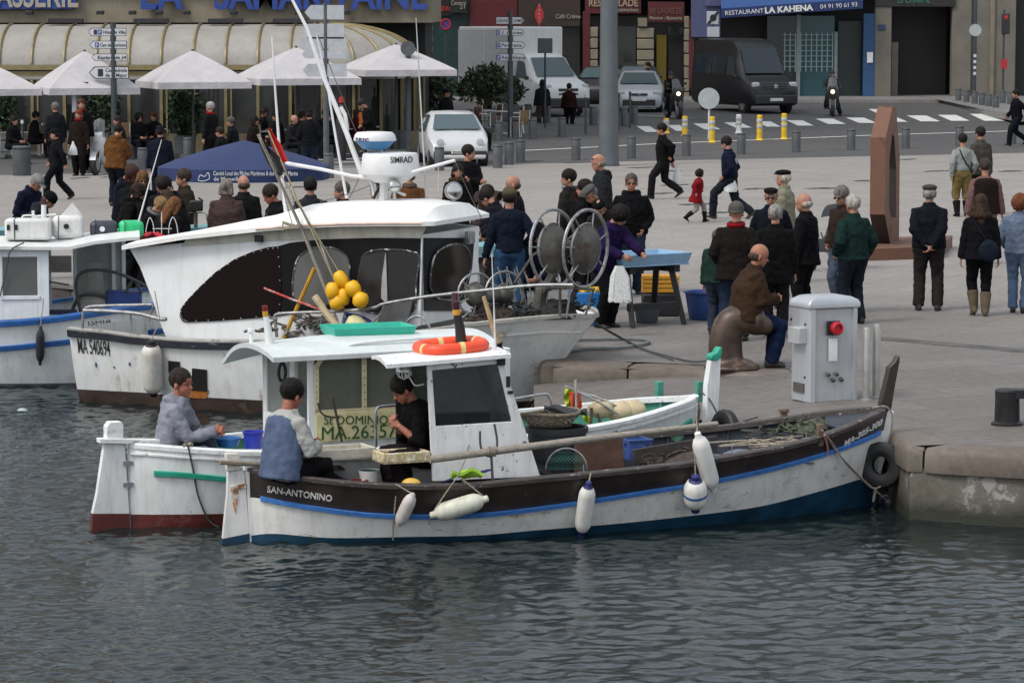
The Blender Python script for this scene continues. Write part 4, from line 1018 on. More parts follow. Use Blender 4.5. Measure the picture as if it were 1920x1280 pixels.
 mb=MB();mb.tube(crom([(pl(x,y,-.45).x,-.45,pl(x,y,-.45).z)for x,y in((655,655),(662,645),(760,636),(840,632),(852,641))],5),.016,8);mb.build('roof_grip',m_cw,r)
 mb=MB();p=pl(471,655,.1);q=pl(471,620,.1);mb.cyl((p.x,.1,R0+.02),(q.x,.1,q.z),.020,n=12);mb.cyl((q.x,.1,q.z-.01),(q.x,.1,q.z+.02),.036,n=14);mb.build('vent_pipe',m_cw,r)
 mb=MB();p=pl(508,660,-.2);q=pl(498,592,-.2);mb.cyl((p.x,-.2,R0+.02),q,.050,.026,n=14);l=mb.build('light_mast',m_cw,r,bevel=.003)
 mb=MB();mb.cyl(pl(498,593,-.2),pl(497,583,-.2),.027,n=14);mb.build('amber_band',mat('amber',(.6,.33,.03),.4),l)
 mb=MB();mb.cyl(pl(497,583,-.2),pl(496,573,-.2),.027,n=14);mb.build('red_lens',mat('lens_red',(.2,.012,.012),.25),l)
 mb=MB();mb.box((uA+.01,-.14,1.02),(.05,.09,.30));mb.build('green_post',m_gr,r)
 mb=MB();mb.prism([pl(620,852,.25),pl(690,852,.25),pl(690,835,.25),pl(620,835,.25)],(0,.02,0));
 mb=MB();mb.box((lerp(uA,wu1,.1),-.1,.58),(1.6,1.0,.05));mb.build('side_deck',m_cw,r)
 mb=MB();mb.box((pl(546,760,-.10).x,.30,.78),(.03,.5,.3));mb.build('thwart',m_cw,r)
 mb=MB();c=pl(529,698,-.2);mb.tube([(c.x+.035*math.cos(a),-.2,c.z+.085*math.sin(a))for a in[2*PI*k/20 for k in range(20)]],.016,8,closed=True);mb.tube([(c.x,-.2,c.z+.08),(c.x,-.2,c.z+.16)],.005,5);mb.build('hanging_block',M_BLACK,r)
 return r
D_ROOT=build_dominique()
def dominique_gear():
 F,H,pl,W=DF,DH,DF.pl,DF.W
 def stick(name,pts,v,rad,m,label,cat,smooth=4):
  q=[W(pl(x,y,v))for x,y in pts];o=q[0];t=thing(name,label,cat,o);mb=MB();mb.tube(crom([p-o for p in q],smooth),rad,8);mb.build('shaft',m,t);return t
 globals()['stickd']=stick
 stick('boat_stick',((592,712),(610,740),(627,770)),-.40,.016,mat('stick_yellow',(.55,.33,.02),.5),'yellow stick leaning inside the cream framed window','stick')
 stick('iron_rod',((624,745),(632,785),(641,828)),-.72,.012,mat('old_iron',(.06,.05,.045),.6,.5),'dark iron rod standing in front of the cream name board','rod')
 stick('bent_rod',((597,755),(600,770),(612,780),(636,783)),-.70,.009,MATS['old_iron'],'curved dark wire hook in front of the name board','hook')
 bucket('bucket',W(Vector((pl(475,838,-.1).x,-.1,.62))),.075,.095,.23,mat('bucket_royal',(0.03,.05,.45),.4),'tall royal blue bucket left of the man in white sleeves')
 bucket('bucket',W(Vector((pl(427,842,.05).x,.05,.70))),.10,.12,.085,mat('bucket_blue',(0.03,.16,.42),.4),'low blue basin on the white boat near the man in grey')
 m_fl=mat('float_cream',(0.56,.45,.28),.5,var=.12,scale=6,dirt=.3);g='cream floats piled in the white boat'
 for x,y,r_,lab in((1187,770,.115,'large cream float nearest the green planking'),(1165,772,.115,'cream float tucked left of the large one'),(1128,766,.10,'weathered cream float behind the marker flags')):
  c=W(pl(x,y,-.05));t=thing('net_float',lab,'float',c,F.a,group=g);mb=MB();mb.lathe([(.02,-r_*1.45),(.045,-r_*1.4),(.05,-r_*1.2),(r_*.7,-r_*.95),(r_*.96,-r_*.4),(r_,0),(r_*.96,r_*.4),(r_*.72,r_*.9),(r_*.3,r_*1.15),(.01,r_*1.2)],n=20,ax='x');mb.build('float_body',m_fl,t,smooth=50)
 m_lime=mat('flag_lime',(0.42,.55,.02),.7,var=.12);m_or=mat('flag_orange',(0.72,.10,.04),.7,var=.12)
 def flag(pole,cloth,m,v,label):
  o=W(pl(*pole[0],v));t=thing('marker_flag',label,'flag',o,group='net marker flags stowed in the white boat')
  mb=MB();mb.tube([W(pl(x,y,v))-o for x,y in pole],.011,8);mb.build('pole',mat('pole_grey',(.4,.4,.38),.5,var=.2),t)
  a,b,c,d=[W(pl(x,y,v-.02))-o for x,y in cloth];mb=MB()
  mb.sheet([[a.lerp(b,i/7).lerp(d.lerp(c,i/7),j/8)+Vector((0,.025*math.sin(i*1.7+j*.8),0))for i in range(8)]for j in range(9)],th=.004,d=(0,1,0));mb.build('flag_cloth',m,t,smooth=60)
 flag(((1172,768),(1120,745),(1082,735)),((1062,722),(1080,733),(1068,784),(1056,745)),m_lime,-.10,'lime green marker flag hanging left of the orange one')
 flag(((1160,776),(1120,752),(1060,724)),((1066,734),(1088,738),(1092,762),(1074,782)),m_or,-.16,'orange marker flag with its pole lying aft')
 flag(((1162,770),(1115,742),(1083,738)),((1090,775),(1110,782),(1112,800),(1096,790)),m_lime,.0,'small lime flag crumpled low beside the cream floats')
 stick('stake',((1080,784),(1080,745),(1079,712)),-.2,.012,MATS['pole_grey'],'thin grey stake standing behind the orange flag','stake')
 stick('stake',((1106,818),(1108,790),(1109,764)),-.62,.016,mat('iron_brown',(.07,.04,.035),.6),'brown iron stake on the near side of the white boat','stake')
 stick('stake',((1133,815),(1127,795),(1120,775)),-.62,.014,MATS['iron_brown'],'leaning dark stake right of the brown upright one','stake')
 bucket('bucket',W(Vector((pl(1284,835,-1.0).x,-.80,pl(1284,828,-.80).z))),.10,.125,.14,mat('mint',(0.22,.48,.32),.5),'mint green tub beside the bow fenders')
 t=thing('rope_loop','dark rope from the green bitt down to the tyre','rope',W(pl(1308,730,.1)));o=t.location
 mb=MB();mb.tube([p-o for p in crom([W(pl(1308,730,.1)),W(pl(1330,748,-.05)),W(pl(1348,778,-.1)),G(1375,792,-.1),G(1420,782,0)],8)],.009,6);mb.build('strand',M_ROPED,t)
 c=pl(690,640,.1);zr=DH and pl(560,668,-.62).z+.10
 o=W(Vector((c.x,.1,zr)))
 t=thing('plastic_tray','shallow sea green plastic tray on the white cabin roof','tray',o,F.a+R(-6));mb=MB();x,y=.84,.5
 mb.box((0,0,.006),(x-.06,y-.06,.012))
 for s in(-1,1):
  mb.prism([(s*(x/2-.03),-y/2+.03,0),(s*x/2,-y/2,.085),(s*x/2,y/2,.085),(s*(x/2-.03),y/2-.03,0)],(-s*.012,0,0))
  mb.prism([(-x/2+.03,s*(y/2-.03),.001),(-x/2,s*y/2,.086),(x/2,s*y/2,.086),(x/2-.03,s*(y/2-.03),.001)],(0,-s*.012,0))
 mb.build('tray_body',mat('tray_green',(0.03,.42,.30),.4,var=.08),t,bevel=.004)
 p0,tt=H.near(352,842,.03,full=True)
 rope('stern_rope',crom([W(Vector((p0.x,p0.y,H.sheer(tt)+.06))),W(H.near(362,880,.02)[0]),W(H.near(372,930,.02)[0]),W(H.near(392,975,.02)[0]),W(H.near(418,992,.05)[0])],8),.009,'grey rope trailing from the white gunwale into the water',m=M_ROPED)
 p1,tt=H.near(352,836,-.05,full=True)
 rope('cleat_knot',crom([W(Vector((p1.x+.05*math.cos(a),p1.y+.03*math.sin(a*1.3),H.sheer(tt)+.04+.02*math.sin(a*2))))for a in[k*.9 for k in range(10)]],4),.010,'knotted rope around the cleat behind the man in grey',m=M_ROPE)
dominique_gear()
# big white trawler behind
TA=R(-24.0)
_c=G(140,754,WZ)
TB=1.42
_n=Vector((-math.sin(TA),math.cos(TA),0))
TF=Frame(_c+_n*TB*.80,TA)
TL=5.55
TH=Hull(TF,TL,TB,keel=-0.6,power=(3.3,0.70),fair=(0.22,0.95),rake=(0.0,0.78),post=0.05,tmid=0.42,transom=.88)
TH.sh=([0,1],[0.9,1.3])
for _ in range(3):
 TH.sh=TH.fit([(138,618),(200,624),(250,631),(310,637),(400,641),(560,641),(680,635),(800,621),(900,607),(1000,597),(1060,593),(1098,594)],full=True)
def build_trawler():
 H,F,pl,sh,W=TH,TF,TF.pl,TH.sheer,TF.W
 r=thing('trawler','big white trawler with dark brown side window, wheelhouse roof and radar domes','boat',F.o,F.a,group='fishing boats moored at the quay')
 m_an=mat('antifouling_brown',(0.055,0.035,0.027),.6,var=.3,scale=3,wear=(.10,.07,.05),wearamt=.42,wscale=2,bump=.004)
 m_wh=mat('trawler_white',(0.77,0.78,0.76),.42,var=.05,scale=2,dirt=.22,rust=.7,bump=.003,bscale=4)
 m_up=mat('trawler_upper',(0.75,0.76,0.76),.45,var=.04,scale=2,dirt=.14,bump=.002)
 m_rub=mat('rub_navy',(0.022,0.024,0.035),.6,var=.3,scale=5,wear=(.28,.28,.28),wearamt=.37,wscale=4,stretch=(1,3,3))
 pf=H.fit([(142,726),(275,738),(350,745),(462,748)]);p0=pf[1];pk=(sum(p0)/len(p0))
 paint=lambda t:pk+.02*(t-.3)
 H.body([lambda t:H.keel,paint,sh],sub=7).build('hull',[m_an,m_wh],r,smooth=60)
 H.strip(lambda t:sh(t)-.045,.055,.05,t0=0,t1=.60).build('rub_rail',m_rub,r,smooth=50)
 mb=MB()
 H.gunwale(.10,.05,t0=.0,t1=1.0,over=.03).build('gunwale',mat('gunwale_grey',(.35,.34,.31),.6,var=.2,scale=5,wear=(.12,.11,.1),wearamt=.4),r,smooth=30)
 H.strip(lambda t:sh(t)-.20,.012,.02,t0=.55,t1=1.0).build('chine',m_wh,r,smooth=30)
 H.inside(lambda t:.62,th=.05).build('bulwark',[m_up,mat('deck_grey',(.22,.22,.2),.7,var=.2)],r,smooth=60)
 for pts in(((316,676),(337,678),(338,702),(317,699)),((361,690),(388,693),(389,734),(359,731))):
  q=[H.near(x,y,.004)[0]for x,y in pts];mb=MB();mb.prism(q,(0,-.012,0));mb.build('scupper',M_BLACK,r)
 q=[H.near(x,y,.002)[0]for x,y in((352,728),(392,732),(387,747),(350,745))];mb=MB();mb.prism(q,(0,-.006,0));mb.build('rust_patch',mat('rust',(.45,.16,.03),.8,var=.3,scale=8,wear=(.6,.55,.45),wearamt=.4,wscale=10),r)
 for x,y,h in((180,683,7),(243,682,5),(214,688,3)):
  q=H.near(x,y,.004)[0];mb=MB();mb.sph(q,.016,8,6,sc=(1,.3,h/3.2));mb.build('hull_fitting',mat('fitting_blue',(.05,.07,.2),.4),r)
 def fp(f):
  p,t=H.near(lerp(147,207,f),lerp(661,667,f),.006);a,_=H.near(lerp(147,207,f)+6,lerp(661,667,f)+.6,.006);return p,a-p,H.P(t,p.z+.1)-H.P(t,p.z)
 letters('lettering','MA 540694',mat('letter_black',(.02,.02,.022),.6,var=.2),r,fp,.27,bold=.002,extr=.002)
# superstructure
 V0,V1=-1.12,.48
 Q=lambda x,y,v=V0:Vector((pl(x,y,v).x,v,pl(x,y,v).z))
 uF=Q(792,500).x
 side=[(243,466),(262,500),(285,560),(300,605),(318,650),(700,650),(788,610),(792,440),(700,430),(560,432),(480,437),(340,456)]
 mb=MB();mb.prism([Q(*p)for p in side],(0,.05,0))
 S2=[Vector((Q(*p).x,V1-.05,Q(*p).z))for p in side];mb.prism(S2,(0,.05,0))
 zt=Q(792,440).z;zb=Q(788,610).z
 mb.box((uF-.025,(V0+V1)/2,(zt+zb)/2),(.05,V1-V0-.1,zt-zb))
 mb.build('deckhouse',m_up,r,bevel=.004)
 mb=MB();dk=[(524,461),(545,455),(600,449),(700,446),(789,447),(786,560),(760,577),(700,577),(600,580),(526,592)]
 mb.prism([Q(x,y)for x,y in dk],(0,-.012,0))
 m_blk=mat('black_paint',(0.004,0.004,0.0045),.4,spec=.2,var=.3,scale=6,wear=(.35,.35,.35),wearamt=.285,wscale=14)
 pnl=mb.build('black_panel',m_blk,r)
 m_bw=glassm('brown_perspex',(0.007,0.003,0.0025),1.0,.22)
 br=[(338,592),(340,578),(352,562),(375,538),(405,510),(440,486),(475,471),(505,463),(525,461),(528,500),(530,560),(526,592),(470,597),(400,602),(350,604),(342,601)]
 mb=MB();mb.prism([Q(x,y)for x,y in br],(0,-.02,0));sw=mb.build('side_window',m_bw,r,bevel=.004)
 for k in range(34):
  i=k*(len(br))/34;a=br[int(i)%len(br)];b=br[(int(i)+1)%len(br)];x,y=lerp(a[0],b[0],i%1),lerp(a[1],b[1],i%1);x=lerp(440,x,.975);y=lerp(550,y,.96)
  mb=MB();p=Q(x,y);mb.sph((p.x,V0-.022,p.z),.009,6,4);mb.build('rivet',M_STEEL,sw)
 def oval(pts,name,m,rim,proud=.02,V=None,fn=None):
  fn=fn or Q;c=crom([Vector((x,y,0))for x,y in pts+[pts[0]]],4)[:-1]
  P3=[fn(p.x,p.y)for p in c];d=Vector((0,-proud,0))if fn is Q else Vector((proud,0,0));mb=MB();mb.prism(P3,d);o=mb.build(name,m,r)
  if rim:
   mb=MB();mb.tube([p+d for p in P3],.012,6,closed=True);mb.build('window_rim',rim,o)
  return o
 rim=mat('rim_chipped',(.05,.05,.05),.4,var=.3,scale=10,wear=(.55,.55,.55),wearamt=.45,wscale=12)
 oval([(552,510),(560,485),(580,468),(605,463),(635,468),(654,485),(656,520),(645,560),(600,572),(560,565),(550,545)],'cabin_window',glassm('grey_perspex',(.11,.11,.105),1.0,.25),rim)
 oval([(677,500),(684,478),(705,469),(745,468),(775,472),(787,482),(782,530),(775,585),(720,590),(672,575),(671,540)],'doorway',M_BLACK,rim)
 mb=MB();mb.prism([Q(x,y)+Vector((0,-.03,0))for x,y in((680,480),(725,472),(718,520),(716,575),(672,570),(674,520))],(0,-.012,0));mb.build('sliding_door',mat('door_grey',(.02,.02,.021),.35,var=.2),r)
 mb=MB();mb.prism([Q(x,y)+Vector((0,-.03,0))for x,y in((724,474),(726,474),(729,570),(718,560),(714,548),(718,520))],(0,-.006,0));mb.build('door_gap',mat('gap_light',(.35,.35,.33),.6),r)
 Fq=lambda x,y:F.pu(x,y,uF+.002)
 mb=MB();mb.prism([Fq(x,y)for x,y in((794,446),(888,446),(884,500),(872,560),(850,583),(794,583))],(.012,0,0));mb.build('front_panel',m_blk,r)
 oval([(804,540),(806,505),(815,475),(838,460),(862,458),(876,470),(880,500),(868,540),(855,560),(820,560)],'front_window',glassm('front_glass',(.03,.022,.018),1.0,.08),rim,fn=lambda x,y:F.pu(x,y,uF+.014))
 m_rf=mat('roof_cream_white',(0.78,0.78,0.75),.5,var=.04,scale=2,dirt=.12)
 VR0,VR1=V0-.16,V1+.02
 ne=[(228,461),(340,442),(480,427),(547,421),(640,417),(720,416),(790,416)]
 edge=[Q(x,y,VR0)for x,y in ne]
 uT=F.pl(926,416,VR1).x
 rows=[]
 nv=10;zc=Q(700,375,-.3).z
 for k,p in enumerate(edge+[Vector((edge[-1].x+.12,VR0+.1,edge[-1].z))]):
  row=[]
  for j in range(nv+1):
   q=j/nv;v=lerp(p.y,VR1,q);s=k/len(edge);bulge=(zc-edge[4].z)*min(1,math.sin(PI*min(q*1.0,1))*1.5)*(0.22 if k<2 else(0.6 if k<3 else 1))*(1 if k<len(edge)-1 else(.75 if k==len(edge)-1 else .0))
   row.append((p.x+(-.06*q if k>=len(edge)-1 else 0),v,p.z+bulge))
  rows.append(row)
 mb=MB();mb.sheet(rows,th=.05,d=(0,0,-1));mb.build('wheelhouse_roof',m_rf,r,smooth=25)
 mb=MB()
 fs=[Vector((p.x,V0-.03,p.z-.05))for p in edge[1:]];lo=[Q(x,y)+Vector((0,-.014,0))for x,y in((340,462),(480,452),(547,450),(640,447),(720,445),(790,446))]
 mb.sheet([fs,lo],th=.02,d=(0,1,0));mb.build('fascia',mat('fascia_beige',(.56,.54,.46),.55,var=.1,scale=3,dirt=.4,rust=.8),r)
 mb=MB();mb.tube([p+Vector((0,-.004,-.02))for p in edge[2:]],.012,6);mb.build('eave_strip',mat('eave_pink',(.60,.42,.33),.6,var=.15),r)
 fl=thing;c=Fq(873,444)+Vector((.10,-.1,0));mb=MB();mb.box(c,(.06,.18,.15));f1=mb.build('flood_light',M_STEEL,r,bevel=.006)
 mb=MB();mb.box(c+Vector((.034,0,0)),(.006,.15,.12));mb.build('lens',glassm('lens_glass',(.25,.27,.27),1.0),f1)
 c=Q(489,447)+Vector((0,-.05,0));mb=MB();mb.box(c,(.1,.05,.08));mb.build('vent_box',M_BLACK,r,bevel=.005)
 mb=MB();mb.prism([Q(x,y,V0-.10)for x,y in((718,575),(775,560),(764,614),(705,614))],(0,-.02,0));mb.build('open_door',mat('door_dull',(.10,.10,.10),.45,var=.12),r,bevel=.004)
 m_gal=mat('galvanised',(.32,.32,.32),.45,.7,var=.25,scale=15)
 def rail(pts,v,rad,name='handrail'):
  mb=MB();mb.tube(crom([Q(x,y,v)for x,y in pts],5),rad,8);mb.build(name,m_gal,r)
 vn=-TB+.06
 rail(((519,632),(516,600),(520,589),(560,586),(640,583),(700,577),(722,569),(800,556),(900,545),(1000,535),(1075,534)),vn,.020)
 rail(((690,612),(712,590),(722,569)),vn,.012);rail(((880,585),(865,600),(845,625)),vn,.014)
 rail(((760,613),(766,600),(778,593),(790,594),(802,606),(806,616)),vn-.02,.016)
 rail(((155,620),(156,588),(164,576),(200,573),(285,571)),vn+.1,.018);rail(((157,582),(200,583),(260,588),(300,598),(312,598)),vn+.05,.024)
 rail(((245,590),(246,622)),vn+.08,.014);rail(((288,572),(282,592),(280,602)),vn+.3,.011)
 m_reel=mat('reel_metal',(.10,.092,.08),.55,.3,var=.4,scale=5,wear=(.06,.035,.025),wearamt=.40,wscale=3)
 def hoop(c,rx,rz,ax,rad,name,n=36,spokes=0,m=m_gal,parent=None,hub=None,disc=None):
  q=Vector(ax).normalized().to_track_quat('Z','Y').to_matrix();mb=MB()
  P=[c+q@Vector((rx*math.cos(2*PI*k/n),rz*math.sin(2*PI*k/n),0))for k in range(n)]
  mb.tube(P,rad,7,closed=True);o=mb.build(name,m,parent or r)
  for k in range(spokes):
   a=2*PI*k/spokes+.35;mb=MB();mb.tube([c+q@Vector((0,0,.06)),c+q@Vector((rx*math.cos(a),rz*math.sin(a),0))],.009,5);mb.build('spoke',m,o)
  if disc:
   mb=MB();mb.loft([[c+q@Vector((s*math.cos(2*PI*k/28),s*math.sin(2*PI*k/28),h))for k in range(28)]for s,h in((.03,.12),(disc*.55,.10),(disc,0),(disc,-.02),(.03,.05))]);mb.build('reel_disc',m_reel,o,smooth=35)
   mb=MB();mb.loft([[c+q@Vector((s*math.cos(2*PI*k/28),s*math.sin(2*PI*k/28),h))for k in range(28)]for s,h in((disc*1.0,-.01),(disc*1.03,0),(disc*1.0,.015),(disc*.97,.0))],(False,False));mb.build('disc_rim',m_gal,o)
  return o
 hauler=thing('net_hauler','large net hauler with two spoked hoops on the trawler foredeck','net hauler',W(Q(1035,600,-.45)),TA)
 ho=W(Q(1035,600,-.45))
 def wl(x,y,v):return TF.R3@(W(pl(x,y,v))-ho)
 hx=TF.R3@Vector((.80,-.60,0));hx2=TF.R3@Vector((-.72,-.69,0))
 hoop(wl(1038,466,-.55),.455,.455,TF.R3@Vector((.82,-.62,.05)),.020,'hoop',spokes=7,parent=hauler,disc=.30)
 hoop(wl(1098,466,-.25),.455,.455,TF.R3@Vector((.82,-.60,-.04)),.020,'hoop',spokes=7,parent=hauler,disc=.30)
 mb=MB();mb.cyl(wl(1030,466,-.6),wl(1100,466,-.2),.10,n=16);mb.build('axle_drum',m_reel,hauler,smooth=40)
 def beam(pts,w_,name,v):
  mb=MB();mb.tube([wl(x,y,v)for x,y in pts],w_,6);mb.build(name,m_reel,hauler)
 beam(((995,592),(1025,535),(1052,490)),.055,'stand_leg',-.5);beam(((1010,600),(1012,560),(1015,540)),.075,'stand_leg',-.5);beam(((1060,590),(1072,560),(1085,530)),.035,'stand_leg',-.35);beam(((1050,592),(1050,540)),.018,'stand_leg',-.6)
 beam(((1022,540),(1075,538)),.022,'cross_bar',-.6);beam(((1075,540),(1115,543)),.018,'cross_bar',-.4);beam(((1112,545),(1098,590)),.014,'cross_bar',-.4);beam(((965,530),(1000,478),(1030,462)),.018,'brake_arm',-.6)
 small=thing('net_hauler','smaller spoked net reel left of the large hauler','net hauler',W(Q(900,590,-.7)),TA);ho2=W(Q(900,590,-.7))
 def wl2(x,y,v):return TF.R3@(W(pl(x,y,v))-ho2)
 hoop(wl2(892,552,-.8),.25,.25,TF.R3@Vector((.55,-.83,0)),.014,'hoop',spokes=6,parent=small,disc=.15)
 hoop(wl2(945,552,-.5),.27,.27,TF.R3@Vector((.55,-.83,0)),.014,'hoop',spokes=6,parent=small,disc=.13)
 mb=MB();mb.cyl(wl2(885,556,-.8),wl2(945,552,-.5),.09,n=14);mb.build('axle_drum',m_reel,small);mb=MB();mb.tube([wl2(905,560,-.7),wl2(902,600,-.7)],.05,6);mb.build('stand_leg',m_reel,small)
 for k,x in enumerate((955,972,990)):
  mb=MB();mb.tube([Q(x,590,-.2),Q(x-10,540,-.2),Q(x-22,500,-.2)],.009,6);mb.tube([Q(x+14,590,-.1),Q(x+2,535,-.1),Q(x-8,505,-.1)],.009,6)
  o=mb.build('wire_frame',m_gal,r)
 return r
T_ROOT=build_trawler()
def trawler_gear():
 F,H,W,pl=TF,TH,TF.W,TF.pl
 Q=lambda x,y,v:Vector((pl(x,y,v).x,v,pl(x,y,v).z))
 white=mat('mast_white',(.70,.70,.70),.4,var=.04);wc=mat('chalk_white',0)
 def T(name,label,cat,px,py,v):
  o=W(pl(px,py,v));return thing(name,label,cat,o),o,(lambda x,y,vv=v:W(pl(x,y,vv))-o)
 V=-.32
 t,o,q=T('radar_dome','large white radar dome with dark lettering on the wheelhouse roof','radar',733,330,V)
 def dome(cx,ytop,ybot,wpx,sides,V):
  a,b=q(cx,ybot),q(cx,ytop);rr=(q(cx+wpx/2,ybot)-q(cx-wpx/2,ybot)).length/2;h=b.z-a.z;return a,rr,h
 a,rr,h=dome(732,287,326,100,0,V)
 rot=lambda:None
 mb=MB();mb.lathe([(.01,-.10),(rr*.55,-.10),(rr*.80,-.03),(rr*.985,0),(rr,.012),(rr*.94,h*.9),(rr*.90,h),(rr*.6,h*1.03),(.01,h*1.05)],c=a,n=40);mb.build('dome',white,t,smooth=35)
 R1=q(775,305)-q(735,305);y_=a.y-rr
 dirr=Vector((1,0,0))
 def fp(f):
  X=lerp(q(734,300).x,q(774,300).x,f)-a.x;z=q(734,303).z
  rz=lerp(rr,rr*.94,(z-a.z)/(h*.9));Y=-math.sqrt(max(.001,(rz+.003)**2-X*X));return Vector((a.x+X,a.y+Y,z)),Vector((1,-X/Y,0)),(0,0,1)
 letters('lettering','SIMRAD',mat('letter_black',0),t,fp,.105,bold=.006,extr=.002)
 t2,o2,q=T('radar_dome','smaller white radar dome with a blue underside above the large one','radar',702,285,V-.05)
 a2=q(703,262);b2=q(703,247);r2=(q(738,262)-q(668,262)).length/2;h2=b2.z-a2.z
 mb=MB();mb.lathe([(r2*1.02,-.012),(r2*1.03,0),(r2*.97,h2*.6),(r2*.85,h2*.93),(r2*.4,h2*1.02),(.01,h2*1.04)],c=a2,n=36,cap=(True,True));mb.build('dome',white,t2,smooth=40)
 c2=q(703,280);mb=MB();mb.lathe([(r2*.55,c2.z-a2.z),(r2*.62,c2.z-a2.z+.01),(r2*.97,-.014)],c=a2,n=36);mb.build('dome_base',mat('dome_blue',(.05,.22,.45),.4),t2,smooth=40)
 def fp(f):
  X=lerp(q(669,261).x,q(693,261).x,f)-a2.x;z=q(669,265.5).z+.012;Y=-math.sqrt(max(.001,(r2*1.03)**2-X*X));return Vector((a2.x+X,a2.y+Y,z)),Vector((1,-X/Y,0)),(0,0,1)
 letters('lettering','FURUNO',mat('letter_navy',(.01,.02,.12),.5),t2,fp,.06,bold=.02,extr=.002)
 t,o,q=T('radar_mast','short white mounting mast with brackets under the radar domes','mast',725,376,V)
 for pts,rd in((((720,376),(722,330)),.06),(((702,368),(694,330),(690,285)),.018),(((745,368),(742,330)),.02),(((690,278),(716,284)),.035),(((700,372),(712,350),(700,335)),.02),(((712,374),(735,356),(760,366)),.018)):
  mb=MB();mb.tube([q(x,y)for x,y in pts],rd,8);mb.build('bracket',white if rd!=.02 else M_BLACK,t)
 rd_=random.Random(5)
 for k in range(7):
  x=rd_.uniform(695,735);mb=MB();mb.tube(crom([q(x,372),q(x+rd_.uniform(-12,12),350),q(x+rd_.uniform(-8,8),334)],5),.008,5);mb.build('cable',M_BLACK if k%2 else M_ROPE,t)
 def search(px,py,rad,v,label,fac):
  t,o,q=T('searchlight',label,'searchlight',px,py,v);ax=Vector(fac).normalized();qq=ax.to_track_quat('Z','Y').to_matrix();mb=MB();n=22
  mb.loft([[qq@Vector((s*math.cos(2*PI*k/n),s*math.sin(2*PI*k/n),h))for k in range(n)]for s,h in((.02,-rad*1.25),(rad*.6,-rad*1.15),(rad*.95,-rad*.55),(rad,0),(rad*.9,.005))]);mb.build('lamp_housing',mat('lamp_alu',(.45,.46,.45),.35,.5,var=.15),t,smooth=40)
  mb=MB();mb.loft([[qq@Vector((s*math.cos(2*PI*k/n),s*math.sin(2*PI*k/n),h))for k in range(n)]for s,h in((rad*.88,.006),(rad*.6,.025),(.01,.035))]);mb.build('lamp_lens',mat('chrome',(.55,.55,.53),.12,1.0,var=0),t,smooth=60)
  mb=MB();mb.tube([qq@Vector((rad*1.02*math.cos(2*PI*k/20),rad*1.02*math.sin(2*PI*k/20),0))for k in range(20)],.007,5,closed=True);mb.tube([Vector((0,0,-rad)),Vector((0,.02,-rad*2.0))],.018,6);mb.build('lamp_bracket',M_STEEL,t)
 search(740,349,.075,V-.25,'round searchlight hanging under the radar mast',(.45,-1,.1));search(851,358,.105,V+.2,'large chrome searchlight on the right end of the wheelhouse roof',(.5,-1,.12))
 def pole(name,label,cat,pts,rads,v,m=white,n=8):
  t,o,q=T(name,label,cat,pts[-1][0],pts[-1][1],v);mb=MB();mb.tube([q(x,y)for x,y in pts],rads,n);mb.build('shaft',m,t);return t,o,q
 pole('mast','long white mast leaning left from the radar mount','mast',[(548,0),(575,52),(605,140),(650,250),(682,335)],[.018,.022,.028,.032,.036],V)
 pole('aerial','thin white aerial pole between the long mast and the red flag pole','aerial',[(594,66),(612,150),(630,260),(650,372)],[.009,.012,.016,.018],V+.3)
 pole('aerial','thin white aerial to the left with a black tip','aerial',[(510,68),(516,170),(524,280),(536,400)],[.010,.013,.018,.022],V-.3)
 pole('aerial','thin whip aerial right of the radar domes','aerial',[(780,34),(786,140),(795,300),(799,372)],[.005,.008,.010,.012],V+.2,mat('aerial_grey',(.5,.5,.5),.5))
 pole('aerial','short thin aerial near the big searchlight','aerial',[(822,305),(822,360)],[.005,.006],V+.2,MATS['aerial_grey'])
 pole('spreader_bar','white outrigger bar reaching left from the radar mount','bar',[(536,306),(600,317),(660,330),(712,335),(720,334)],[.024,.022,.022,.026,.026],V-.1)
 pole('spreader_bar','white outrigger bar reaching up to the right of the radar','bar',[(853,301),(790,318),(758,327),(720,335)],[.020,.020,.022,.024],V-.1)
 def cloth(name,label,m,pts,v):
  t,o,q=T(name,label,'flag',pts[0][0][0],pts[0][0][1],v);mb=MB()
  rows=[[q(lerp(a[0],b[0],j/5),lerp(a[1],b[1],j/5))+Vector((0,.03*math.sin(j*2.1+k),0))for j in range(6)]for k,(a,b)in enumerate(pts)]
  mb.sheet(rows,th=.012,d=(0,1,0));mb.build('flag_cloth',m,t,smooth=60)
 cloth('furled_flag','black furled flag on the bundle of poles',M_BLACK,[((484,262),(492,262)),((492,285),(508,280)),((502,308),(524,294)),((512,322),(532,312)),((524,330),(530,328))],-1.35)
 cloth('furled_flag','red furled flag beside the black one',mat('flag_red',(.55,.012,.012),.6,var=.15),[((502,240),(506,240)),((506,262),(516,256)),((512,280),(528,272)),((524,300),(536,294)),((532,305),(540,303))],-1.30)
 for k,(pts,rd,m,lab)in enumerate(((((484,252),(520,330),(570,440),(617,560),(640,625)),.020,MATS['pole_wood'],'grey wooden marker pole, thickest of the bundle against the eave'),(((503,245),(560,380),(620,510),(648,565)),.010,mat('bamboo',(.32,.27,.15),.6,var=.2),'thin bamboo marker pole with the red flag'),(((492,270),(560,385),(630,500),(655,545)),.008,MATS['bamboo'],'thin olive pole ending at the yellow floats'),(((545,350),(600,455),(640,560),(655,625)),.008,wc,'thin white rod running down to the pale buoy'))):
  pole('marker_pole',lab,'pole',list(pts),rd,-1.36+.02*k,m)
 rope('lashing',crom([W(Q(545+26*math.cos(a)*.6,418+4*math.sin(a*1.3)+a*.6,-1.42))for a in[k*.8 for k in range(24)]],3),.009,'rope lashing the bundle of poles at the eave')
 m_y=mat('float_bright_yellow',(.78,.42,.01),.42,var=.06)
